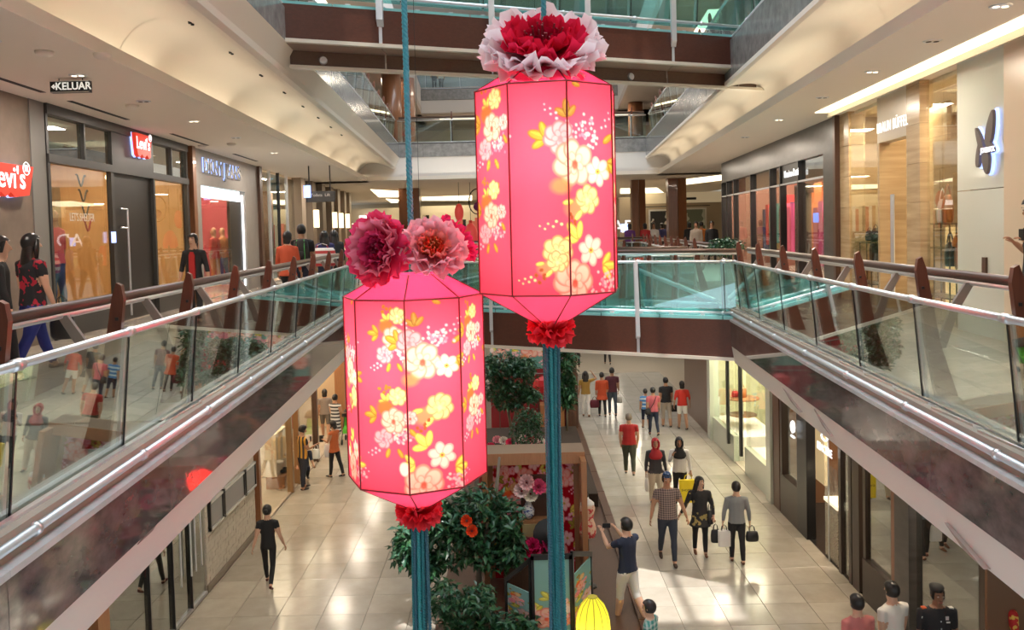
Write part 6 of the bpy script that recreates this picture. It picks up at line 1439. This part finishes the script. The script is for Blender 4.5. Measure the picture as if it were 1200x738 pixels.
p = mapGR((s_+.9, 6.75, 2.75)); m = MB(); m.ball(p, .20, .2, .17, 12, 8); o = m.build('paper_lantern', mat('bright_red_glow', (.7, .03, .02), .4, emit=(1, .05, .02), es=.5), smooth=True); tag(o, 'bright red round lantern inside the right aisle shop window', 'lantern', 'shop lanterns'); m = MB(); m.tube([(p[0], p[1], 2.9), (p[0], p[1], C0f)], .006, 4); m.build('cord', black, o)
# dark watch shop etc.
e0_, e1_ = GR(1200, 900), d0
sh = Shop('shop', 'dark framed watch shop with glass showcase and white lettering on the right aisle', 'R', 11.5, d0-.0, 6.30, 0, C0f, 2.8, mat('walnut_wall', (.16, .08, .04), .4), mat('dark_floor', (.02, .02, .02), .15), dgrey, 330, (1, .82, .6), fx=mapGR)
dk = mat('dark_bronze_cladding', (.05, .036, .028), .3, .3)
def seg(nm, mt_, xa, xb, z0_, z1_, py=600, l0=6.25, l1=6.45, par=None): return sh.b(nm, mt_, min(GR(xa, py), GR(xb, py)), max(GR(xa, py), GR(xb, py)), l0, l1, z0_, z1_)
seg('pier', wood_dark, 909, 916, 0, C0f, 580); seg('base_panel', dk, 917, 937, 0, .95, 590); seg('window_frame', dk, 917, 919, .9, C0f, 560); sh.pane(GR(935, 560), GR(918, 560), .95, C0f-.1); seg('cream_display', mat('cream_display', (.8, .65, .40), .5, emit=(1, .75, .4), es=.25), 919, 935, .95, C0f, 560, 6.9, 7.0)
seg('pier', black, 937, 948, 0, C0f, 590); seg('pier', dk, 1000, 1008, 0, C0f, 640, 6.28, 6.36); 
# showcase
a = GR(972, 620); p = mapGR((a, 6.62, 0)); t = thing('showcase', 'glass display cube on a glittering mosaic pedestal beside the watch shop entrance', 'display case', p)
spark = mat('glitter_mosaic', (.18, .16, .12), .25, .5, var=((.62, .58, .46), 38, (1, 1, 1), .06))
m = MB(); m.box(p[0]-.28, p[0]+.28, p[1]-.34, p[1]+.34, 0, 1.15); m.build('pedestal', spark, t); m = MB(); m.box(p[0]-.30, p[0]+.30, p[1]-.36, p[1]+.36, 1.15, 1.22); m.build('lit_shelf', mat('lit_shelf', (.9, .85, .7), .4, emit=(1, .9, .7), es=.6), t)
m = MB(); m.box(p[0]-.28, p[0]+.28, p[1]-.34, p[1]+.34, 1.22, 1.95); m.build('glass_box', gl_shop, t); m = MB(); m.lathe([(.08, 0), (.05, .10), (.02, .14)], (p[0], p[1], 1.22), 10); m.build('watch_stand', blk, t)
sh.b('showcase_edge', steel, a-.02, a+.02, 6.28, 6.3, 0, C0f)
for px, py in ((984, 640), (996, 650), (1013, 690), (1046, 700)): seg('frame_post', dk, px, px+3, 0, C0f, py, 6.28, 6.34)
sh.pane(GR(1000, 640), GR(985, 640), .05, C0f-.1, gl_dark); sh.pane(GR(1048, 690), GR(1014, 690), .75, C0f-.1, gl_dark); seg('base_panel', dk, 1014, 1048, 0, .75, 690)
sh.b('copper_strip', wood_col, GR(1053, 690), GR(1049, 690), 6.24, 6.34, 0, C0f); sh.b('black_column', dstone, GR(1071, 690), GR(1054, 690), 6.22, 6.5, 0, C0f); sh.pane(11.6, GR(1072, 690), .05, C0f-.1, gl_dark)
fc = lambda p: (6.20-p[2], GR(964, 528)-p[0], 0)
zz = hitX(966, 527, XRt-.1); text('SINCERE', .22, .003, lambda p: (XRt-.1-p[2], zz[0]-p[0], zz[1]+p[1]), lit_sign, 'lettering', sh.root, xs=1.0, bold=.006)
zz2 = hitX(966, 519, XRt-.1)
m = MB(); c = [(XRt-.1, zz2[0]+.16*math.cos(a_), zz2[1]+.12+.07*math.sin(a_)) for a_ in np.linspace(0, 2*PI, 13)]; m.tube(c, .02, 5); m.build('logo_ring', lit_sign, sh.root)
zz = hitX(930, 500, XRt-.1); m = MB(); m.tube([(XRt-.12, zz[0]+.10*math.cos(a_), zz[1]+.12*math.sin(a_)) for a_ in np.linspace(0, 2*PI, 9)], .03, 5); tag(m.build('lit_logo', lit_sign), 'small round white lit logo on the dark pier of the right aisle', 'sign')
m = MB(); m.tube([(XRt-.12, zz[0]-.10, zz[1]-.22), (XRt-.12, zz[0]+.10, zz[1]-.22)], .03, 5); m.build('logo_bar', lit_sign, bpy.data.objects['lit_logo'])
# mannequins in festive red and gold at lower right
p = mapGR((GR(1155, 720)+.3, 6.75, 0)); dress_dummy((p[0], p[1], .1), 1.7, (pattern('festive', (.45, .02, .02), (.65, .42, .08), 'spots', 12, .58), navy), 'mannequin in festive red and gold costume at the bottom right corner', -90)
# ---------------- ceiling fittings ------------------------------------------------------
dl_m = mat('downlight_glow', (1, .9, .8), .5, emit=(1, .80, .55), es=3.0)
for side, fn, L_, ss in (('left', mapL, 4.95, (7.2, 9.0, 11.0, 13.2, 15.6, 18.4, 22)), ('right', mapR, 4.35, (7.3, 8.6, 10.2, 12.2, 14.6, 17.6, 21))):
    for i, s_ in enumerate(ss):
        p = fn((s_, L_, C1)); t = thing('ceiling_spot', '%s round recessed ceiling spotlight of the %s walkway counting from the camera' % (('first', 'second', 'third', 'fourth', 'fifth', 'sixth', 'seventh')[i], side), 'light', (p[0], p[1], C1-.012), 'recessed spotlights %s' % side)
        m = MB(); m.lathe([(.10, -.012), (.11, 0)], p, 16); m.build('ring', steel, t); 
        for k in (-1, 1): m = MB(); m.lathe([(.032, -.016), (.032, -.011)], (p[0]+k*.045, p[1], p[2]), 10); m.build('lens', dl_m if (i+(side == 'left')) % 2 else blackm, t)
for i in range(10):
    s_ = 7.6+i*1.9; P = pl[11]; p = mapL((s_, P.x, P.y)); t = thing('vault_spot', 'small twin spotlight in the left vault, number %s from the camera' % ('one two three four five six seven eight nine ten'.split()[i]), 'light', p, 'vault spotlights')
    for k in (-1, 1): m = MB(); m.lathe([(.022, -.02), (.026, .01)], (p[0], p[1]+k*.045, p[2]-.005), 10); m.build('lens', blackm, t)
for i, (px, py) in enumerate(((120, 63), (155, 123), (237, 170), (271, 168), (52, 60))):
    p = onZ(px, py, C1); m = MB(); m.lathe([(.05, -.06), (.09, -.04), (.10, 0)], (p.x, p.y, C1), 12); o = m.build('smoke_detector', plaster, smooth=True); tag(o, ('round white detector left of the exit sign', 'round detector just right of the exit sign', 'round detector above the grey portal', 'small detector above the portal sign end', 'round detector at the top left ceiling')[i], 'detector', 'ceiling detectors')
for i, (a, b_) in enumerate(((9.5, 12.2), (13.0, 15.2), (17.4, 19.8), (22, 24.4))):
    m = MB(mapL); m.box(a, b_, 5.95, 6.03, C1-.006, C1-.001); o = m.build('air_slot_diffuser', blackm); fix(o.data); tag(o, '%s thin dark air slot in the left ceiling counting from the camera' % ('first', 'second', 'third', 'fourth')[i], 'air slot', 'ceiling air slots')
# ================================================================== DECOR ISLAND on the ground floor
m = MB(); m.prism([(-1.5, 12.5), (2.25, 12.5), (2.12, 34), (-1.2, 34)], 'z', 0, .10); o = m.build('platform', wood_dark); fix(o.data); tag(o, 'low dark timber platform carrying the floral displays in the middle of the hall', 'platform')
for k in range(12):
    y = 12.6+k*1.78; m = MB(); m.box(2.02, 2.20, y, y+1.76, .10, .16); fix(m.build('edge_board', wood_dark, o).data)
PZ = .10
# booth: brown timber box with red floral inner wall, facing the camera
b0 = onZ(577, 690, PZ); bY = 16.4
xa, xb = atY(574, 650, bY).x, atY(680, 650, bY).x
booth = thing('display_booth', 'brown timber booth with red floral inner wall, shelf and vase, behind the folding screen', 'booth', ((xa+xb)/2, bY, PZ))
flm = vcol_mat('red_floral_wall', .7, 0)
class FP(Print):
    def __init__(s, w_, h_, seed, base): s.W = w_; s.H = h_; s.a = np.zeros((h_, w_, 3), dtype=np.float32); s.a[:] = base; s.r = np.random.RandomState(seed); s.yy, s.xx = np.mgrid[0:h_, 0:w_]
def printed(name, img, P00, ux, uz, parent, mt_, thick=None):
    h_, w_, _ = img.shape; us = (np.arange(w_+1)/w_); vs = (np.arange(h_+1)/h_); U, V = np.meshgrid(us, vs)
    P00 = np.array(P00); ux = np.array(ux); uz = np.array(uz); co = (U[..., None]*ux + V[..., None]*uz).reshape(-1, 3)
    idx = np.arange((w_+1)*(h_+1)).reshape(h_+1, w_+1); f = np.stack([idx[:-1, :-1], idx[1:, :-1], idx[1:, 1:], idx[:-1, 1:]], -1).reshape(-1, 4)
    iu = np.clip((U*w_).astype(int), 0, w_-1); iv = np.clip((V*h_).astype(int), 0, h_-1)
    me = bpy.data.meshes.new(name); me.from_pydata(co.tolist(), [], f.tolist()); me.materials.append(mt_); setcol(me, np.clip(img[iv, iu].reshape(-1, 3), 0, 1)); return place(name, me, parent, P00)
H_ = 2.38
fp = FP(130, 160, 3, (.40, .008, .018))
for i, (x, y) in enumerate(((16, 22), (60, 18), (112, 26), (30, 62), (108, 72), (20, 104), (66, 98), (112, 118), (36, 140), (84, 146))): (fp.A, fp.C, fp.B)[i % 3](x, y, .62)
printed('floral_wall', fp.a*np.array([.9, .75, .8]), (xa+.1, bY-.0, PZ+H_), (xb-xa-.2, 0, 0), (0, 0, -H_), booth, flm)
for nm, q in (('back_board', (xa, xb, bY+.02, bY+.10, PZ, PZ+H_)), ('side_panel', (xb, xb+.10, bY-.75, bY+.5, PZ, PZ+H_+.08)), ('side_panel', (xa-.10, xa, bY-.3, bY+.5, PZ, PZ+H_+.08))):
    m = MB(); m.box(*q); m.build(nm, wood_mid, booth)
m = MB(); m.box(xa-.1, xb+.1, bY-.35, bY+.32, PZ+H_+.08, PZ+H_+.16); m.build('roof_board', mat('pale_timber_top', (.30, .22, .16), .5), booth)
m = MB(); m.box(xa-.1, xb+.1, bY-.38, bY-.35, PZ+H_-.06, PZ+H_+.16); m.build('front_beam', wood_mid, booth)
bed = MB(); bed.box(-1.1, 1.95, 20.5, 27.6, PZ, PZ+.32); o = bed.build('planting_bed', mat('dark_soil', (.03, .018, .012), .9, bump=(15, .6))); tag(o, 'long dark planting bed under the far trees on the timber platform', 'planter')
m = MB(); m.box(xa-.3, xb+.1, 19.2, 19.3, PZ, 1.5); o = m.build('low_screen', mat('deep_red_panel', (.22, .01, .015), .6)); tag(o, 'low deep red screen behind the display booth', 'screen')
# back room of glass/dark behind the booth
p = atY(628, 606, bY-.3); t = thing('wall_shelf', 'small dark timber shelf unit on the red floral wall', 'shelf', (p.x, bY-.15, p.z-.15))
for nm, mt_, q in (('back', wood_dark, (p.x-.28, p.x+.30, bY-.06, bY-.02, p.z-.1, p.z+.75)), ('board', wood_mid, (p.x-.30, p.x+.32, bY-.32, bY-.02, p.z-.12, p.z-.06)), ('board', wood_mid, (p.x-.02, p.x+.32, bY-.28, bY-.02, p.z+.45, p.z+.50)), ('front', mat('gilt_front', (.40, .30, .14), .4), (p.x-.26, p.x+.28, bY-.34, bY-.32, p.z-.36, p.z-.12))):
    m = MB(); m.box(*q); m.build(nm, mt_, t)
v = (p.x-.14, bY-.2, p.z-.06); t = thing('vase', 'blue and white porcelain vase with pink and cream blooms on the booth shelf', 'vase', v)
m = MB(); m.lathe([(.05, 0), (.11, .08), (.12, .18), (.07, .28), (.045, .34), (.07, .40)], v, 14); m.build('vessel', pattern('porcelain', (.62, .64, .66), (.05, .08, .25), 'spots', 22, .58), t, smooth=True)
for dx, dz, cr, s_ in ((-.12, .56, (.95, .75, .72), 21), (.05, .50, (.92, .88, .70), 22), (.20, .62, (.80, .12, .25), 23), (-.02, .72, (.95, .60, .60), 24)):
    peony(t, (v[0]+dx, v[1]-.05, v[2]+dz), (dx*.8, -.8, .4), .15, [(7, 1, 70, tuple(.6*c for c in cr), cr, .15, 0), (5, .6, 35, tuple(.5*c for c in cr), cr, .15, 0)], 'bloom', seed=s_)
# bench with dark hat and flowers
q = atY(625, 660, bY-1.0); t = thing('flower_heap', 'heap of magenta flowers beside a big black hat in front of the red wall', 'flowers', (q.x-.05, bY-.9, PZ))
m = MB(); m.box(q.x-.55, q.x+.60, bY-1.1, bY-.4, PZ, PZ+.72); m.build('bench', wood_dark, t)
r = random.Random(11)
for k in range(9):
    c = (q.x-.25+.55*r.random(), bY-1.0+r.random()*.3, PZ+.80+.14*r.random()); cr = ((.65, .02, .12), (.80, .06, .22), (.45, .01, .06))[k % 3]
    peony(t, c, (r.uniform(-.5, .5), -.7, .6), .13, [(6, 1, 65, tuple(.5*x for x in cr), cr, .15, 0), (4, .6, 30, tuple(.4*x for x in cr), cr, .15, 0)], 'bloom', seed=40+k)
m = MB(); m.lathe([(.30, 0), (.30, .015), (.16, .03), (.14, .20), (.05, .24)], (0, 0, 0), 18)
me, _ = m.mesh('hat', blackm, True, org=(0, 0, 0)); hat = place('hat', me, None, (q.x+.30, bY-.62, PZ+1.05)); hat.rotation_euler = (R(70), 0, R(15)); tag(hat, 'big black brimmed hat propped upright in front of the red floral wall', 'hat')
# folding screen: three turquoise panels with flowers in dark frames
sY = 15.6
pts = [onZ(592, 775, PZ), onZ(622, 762, PZ), onZ(671, 752, PZ), onZ(693, 722, PZ)]
tops = [(592, 678), (622, 654), (670, 647), (693, 647)]
P3 = []
for (px, py), Y in zip(tops, (14.5, 14.0, 14.0, 14.9)): P3.append(atY(px, py, Y))
screen = thing('folding_screen', 'three-part folding screen with turquoise floral panels in dark wooden frames at the bottom edge', 'screen', (P3[1].x, 14.0, PZ))
for i in range(3):
    A_, B_ = P3[i], P3[i+1]; zt0, zt1 = A_.z, B_.z
    if i == 1: zt0 = zt1 = (A_.z+B_.z)/2
    fp = FP(44, 120, 30+i, (.25, .48, .46)); fp.C(24, 88, .8); fp.A(16, 40, .5) if i != 1 else None; fp.rose(30, 108, 12)
    img = fp.a*.8; u = Vector((B_.x-A_.x, B_.y-A_.y, 0)); L_ = u.length; un = u.normalized()
    zt = min(zt0, zt1)
    printed('floral_panel', img, (A_.x+un.x*.05, A_.y+un.y*.05-.005, zt-.06), tuple(un*(L_-.10)), (0, 0, -(zt-.06-PZ-.1)), screen, flm)
    f = lambda q, A_=A_, un=un: (A_.x+un.x*q[0]-un.y*q[1], A_.y+un.y*q[0]+un.x*q[1], q[2])
    for q in ((0, .05, -.02, .03, PZ, zt0), (L_-.05, L_, -.02, .03, PZ, zt1), (0, L_, .0, .03, PZ+.02, PZ+.1), (.05, L_-.05, .0, .02, PZ+.1, zt-.06)):
        m = MB(f); m.box(*q); o = m.build('frame_bar' if q[2] < 0 or q[5] < PZ+.2 else 'panel_backing', black if q[2] < 0 else mat('turquoise_board', (.25, .48, .46), .6), screen); fix(o.data)
    m = MB(f); m.add([(0, -.02, zt0-.07), (L_, -.02, zt1-.07), (L_, -.02, zt1+.02), (0, -.02, zt0+.02), (0, .03, zt0-.07), (L_, .03, zt1-.07), (L_, .03, zt1+.02), (0, .03, zt0+.02)], [(0, 1, 2, 3), (7, 6, 5, 4), (0, 4, 5, 1), (2, 6, 7, 3), (0, 3, 7, 4), (1, 5, 6, 2)]); fix(m.build('top_bar', black, screen).data)
# dress form
p = onZ(689, 640, PZ+1.0); Yf = 15.9; p = atY(689, 627, Yf)
t = thing('dress_form', 'headless dress form in a pink and red floral dress beside the booth', 'mannequin', (p.x, Yf, PZ))
z0 = p.z
dm = pattern('floral_dress', (.62, .42, .30), (.50, .05, .05), 'spots', 14, .55)
m = MB(); m.lathe([(k*.78, z*.76) for k, z in ((.16, -.05), (.20, .05), (.21, .18), (.175, .30), (.135, .42), (.16, .54), (.185, .66), (.17, .76))], (p.x, Yf, z0), 18, 1, .72); m.build('dress', dm, t, smooth=True)
m = MB(); m.lathe([(k*.78, z*.76) for k, z in ((.17, .74), (.165, .82), (.10, .88), (.045, .92), (.04, .96))], (p.x, Yf, z0), 18, 1, .65); m.build('white_shoulder', wht, t, smooth=True)
m = MB(); m.lathe([(k*.78, z*.76) for k, z in ((.025, .95), (.035, 1.0), (.02, 1.05), (.03, 1.08), (.01, 1.12))], (p.x, Yf, z0), 10); m.build('neck_finial', black, t, smooth=True)
m = MB(); m.tube([(p.x, Yf, PZ), (p.x, Yf, z0)], .018, 8); m.lathe([(.16, 0), (.14, .03), (.03, .05)], (p.x, Yf, PZ), 14); o = m.build('stand', black, t); o['kind'] = 'stuff'
# glazed/flowered second booth beyond (dark red with lattice, pots)
xa2, xb2 = atY(574, 500, 27).x, atY(668, 500, 27).x
t = thing('display_backdrop', 'far island backdrop with turquoise floral panel and dark lattice behind the trees', 'backdrop', ((xa2+xb2)/2, 29, PZ))
fp = FP(110, 60, 77, (.16, .36, .32)); fp.B(60, 26, .6); fp.A(92, 30, .5); fp.C(20, 30, .5)
printed('floral_panel', fp.a*.8, (xa2, 29, 3.4), (xb2-xa2, 0, 0), (0, 0, -1.3), t, flm)
for nm, mt_, q in (('red_panel', mat('deep_red_panel', (.22, .01, .015), .6), (xa2, xb2, 29.02, 29.1, PZ, 3.4)), ('dark_post', wood_dark, (xb2, xb2+.35, 28.4, 29.1, PZ, 3.5)), ('cabinet', wood_mid, (xb2-.9, xb2-.1, 28.2, 28.8, PZ, 1.0))):
    m = MB(); m.box(*q); m.build(nm, mt_, t)
for k in range(9): m = MB(); x = xa2+.3+k*.33; m.tube([(x, 28.6, PZ), (x, 28.6, 2.0)], .02, 5); m.build('lattice_bar', wood_dark, t)
for z_ in (1.2, 2.0): m = MB(); m.tube([(xa2+.2, 28.6, z_), (xb2-.1, 28.6, z_)], .025, 5); m.build('lattice_rail', wood_dark, t)
p = atY(637, 452, 28); m = MB(); m.lathe([(.05, -.32), (.30, -.2), (.36, 0), (.30, .2), (.05, .32)], p, 12, 1, .5); o = m.build('red_cushion_lantern', mat('red_fabric2', (.45, .015, .02), .5), smooth=False); tag(o, 'faceted red lantern hanging before the far lattice', 'lantern'); m = MB(); m.tube([(p.x, p.y, p.z+.3), (p.x, p.y, 20.99)], .008, 4); m.build('cord', black, o)
# pale counter seen right of the tassel
p = onZ(680, 533, PZ); 
# trees
leafm = [mat('leaf_dark', (.012, .050, .016), .35), mat('leaf_mid', (.022, .095, .030), .35), mat('leaf_blue', (.030, .110, .060), .3)]
def leaf_cloud(m_, centers, n, rr, size, r, droop=.4):
    for _ in range(n):
        c, R_ = centers[r.randrange(len(centers))]
        while True:
            q = Vector((r.uniform(-1, 1), r.uniform(-1, 1), r.uniform(-1, 1)))
            if .25 < q.length < 1: break
        p = Vector(c)+Vector((q.x*R_[0], q.y*R_[1], q.z*R_[2])); d = Vector((r.gauss(0, 1), r.gauss(0, 1), r.gauss(-droop, .6))).normalized(); s_ = d.cross(Vector((r.gauss(0, .4), r.gauss(0, .4), 1))).normalized(); up = s_.cross(d)
        L_ = size*r.uniform(.7, 1.25); w_ = L_*.22
        v = [p, p+d*L_*.45+s_*w_+up*.01, p+d*L_-up*L_*.15, p+d*L_*.45-s_*w_+up*.01, p+d*L_*.5-up*L_*.04]
        m_.add(v, [(0, 1, 4), (1, 2, 4), (2, 3, 4), (3, 0, 4)], r.randrange(3))
def tree(name, base, branches, clouds, n, size, label, seed, trunk=.06, group=None, fruit=None):
    r = random.Random(seed); t = thing(name, label, 'tree', base, group)
    m = MB()
    for br_ in branches: m.tube([Vector(base)+Vector(q) for q in br_], [trunk*(1-.6*i/(len(br_)-1)) for i in range(len(br_))], 8)
    o = m.build('trunk', mat('grey_bark', (.16, .13, .10), .8, bump=(20, .4)), t, smooth=True); o['kind'] = 'stuff'
    m = MB(); leaf_cloud(m, [(Vector(base)+Vector(c), rr) for c, rr in clouds], n, None, size, r); o = m.build('foliage', leafm, t); o['kind'] = 'stuff'
    return t
Yt = 15.4
def lp(px, py, Y): return atY(px, py, Y)
bs = Vector((lp(560, 700, 15.1).x, 15.1, PZ))
cl = []
for px, py, rx, rz in ((520, 600, .45, .30), (560, 590, .50, .32), (590, 605, .35, .30), (490, 625, .45, .30), (530, 640, .55, .35), (575, 645, .50, .32), (545, 615, .6, .4), (478, 640, .28, .35), (600, 640, .22, .30), (500, 660, .3, .2)):
    p = lp(px, py, 15.1)-bs; cl.append(((p.x, p.y, p.z), (rx, .55, rz)))
tree('ficus_tree', bs, [[(0, 0, 0), (.05, 0, 1.0), (-.1, .05, 2.0), (-.4, 0, 2.8)], [(.03, 0, .9), (.35, .1, 1.8), (.45, .1, 2.7)], [(0, 0, 1.2), (-.35, -.1, 1.9), (-.9, 0, 2.4)]], cl, 4200, .17, 'bushy weeping fig tree with dark green drooping leaves below the lower left lantern', 5)
bs = Vector((lp(555, 735, 13.8).x, 13.8, PZ)); cl = []
for px, py, rx, rz in ((545, 720, .55, .28), (585, 735, .55, .25), (520, 700, .3, .25), (610, 740, .35, .22), (560, 745, .6, .3), (560, 700, .3, .15)):
    p = lp(px, py, 13.8)-bs; cl.append(((p.x, p.y, p.z), (rx, .5, rz)))
tree('shrub', bs, [[(0, 0, 0), (0, 0, .3)], [(0, 0, .1), (.3, 0, .35)]], cl, 1900, .15, 'low broad-leaved shrub at the bottom edge left of the folding screen', 6, .04)
bs = Vector((lp(605, 540, 25).x, 24.6, PZ)); cl = []
for px, py, rx, rz in ((590, 425, .55, .35), (605, 445, .6, .4), (585, 455, .5, .35), (575, 430, .3, .4), (615, 430, .35, .3), (596, 470, .5, .25), (620, 462, .35, .2)):
    p = lp(px, py, 24.6)-bs; cl.append(((p.x, p.y, p.z), (rx, .6, rz)))
tree('ficus_tree', bs, [[(0, 0, 0), (-.15, 0, 1.2), (-.35, 0, 2.4)], [(-.1, 0, 1.0), (.25, 0, 2.2)]], cl, 3400, .16, 'tall green tree right of the lower left lantern, under the footbridge', 7)
bs = Vector((lp(618, 540, 24).x, 23.6, PZ)); cl = [((0, 0, 1.1), (.5, .45, .45)), ((.1, 0, 1.5), (.4, .4, .3))]
tree('small_tree', bs, [[(0, 0, 0), (.02, 0, 1.0)]], cl, 1300, .11, 'small round-headed tree beside the left of the hanging teal tassel', 8, .03)
bs = Vector((lp(664, 470, 27).x, 27.0, PZ)); cl = [((0, 0, 2.6), (.35, .35, .9)), ((0, 0, 1.6), (.3, .3, .6))]
tree('potted_plant', bs, [[(0, 0, 0), (0, 0, 2.4)]], cl, 900, .24, 'dark large-leaved plant right of the hanging teal tassel', 9, .04)
# flower bed under the far trees
r = random.Random(21)
for k in range(11):
    px = 575+k*7.5; p = onZ(px, 528-r.uniform(0, 16), .5); cr = ((.8, .05, .15), (.9, .35, .45), (.85, .8, .75))[k % 3]
    t = thing('flower', '%s artificial bloom, %s from the left in the bed under the far trees' % (('red', 'pink', 'white')[k % 3], 'first second third fourth fifth sixth seventh eighth ninth tenth eleventh'.split()[k]), 'flower', (p.x, p.y, .5), ('red', 'pink', 'white')[k % 3]+' blooms in the bed')
    peony(t, (p.x, p.y, .5), (0, -.6, .8), .15, [(6, 1, 65, tuple(.5*x for x in cr), cr, .15, 0)], 'bloom', seed=60+k)
    m = MB(); m.tube([(p.x, p.y, PZ), (p.x, p.y, .5)], .01, 4); m.build('stem', leafm[0], t)
# blue ribbon and red blooms in the near tree
for px, py, lb in ((547, 610, 'left'), (553, 622, 'right')):
    p = atY(px, py, 14.45); t = thing('tree_bloom', '%s orange-red bloom in the weeping fig tree' % lb, 'flower', p, 'blooms in the fig tree'); peony(t, p, (0, -.9, .3), .10, [(6, 1, 65, (.5, .03, .01), (.85, .10, .03), .15, 0)], 'bloom', seed=80+px)
p = atY(588, 633, 15.7); m = MB(); m.box(p.x-.06, p.x+.06, p.y, p.y+.02, p.z-.25, p.z+.22); tag(m.build('blue_ribbon', mat('blue_satin', (.01, .05, .30), .3)), 'blue satin strip hanging in front of the red floral wall beside the tree', 'ribbon')
# yellow bag lettering
for ln_, tz, sz in (('SHOPPING', -.24, .075), ('mall', -.33, .04)):
    text(ln_, sz, .001, lambda p, tz=tz: YB((p[0], -.063-p[2], p[1]+tz)), blackm, 'lettering', bpy.data.objects.get('shopping_bag.001'))
# green plants seen behind the far right railing
p = atY(868, 286, 15.8+8); bs = Vector(mapR((27, 3.9, F1)))
tree('planter_bush', Vector(mapR((20.5, 3.75, F1))), [[(0, 0, 0), (0, 0, .8)]], [((0, 0, 1.0), (.45, .5, .22))], 500, .14, 'leafy green planter behind the far end of the right balustrade', 12, .05)
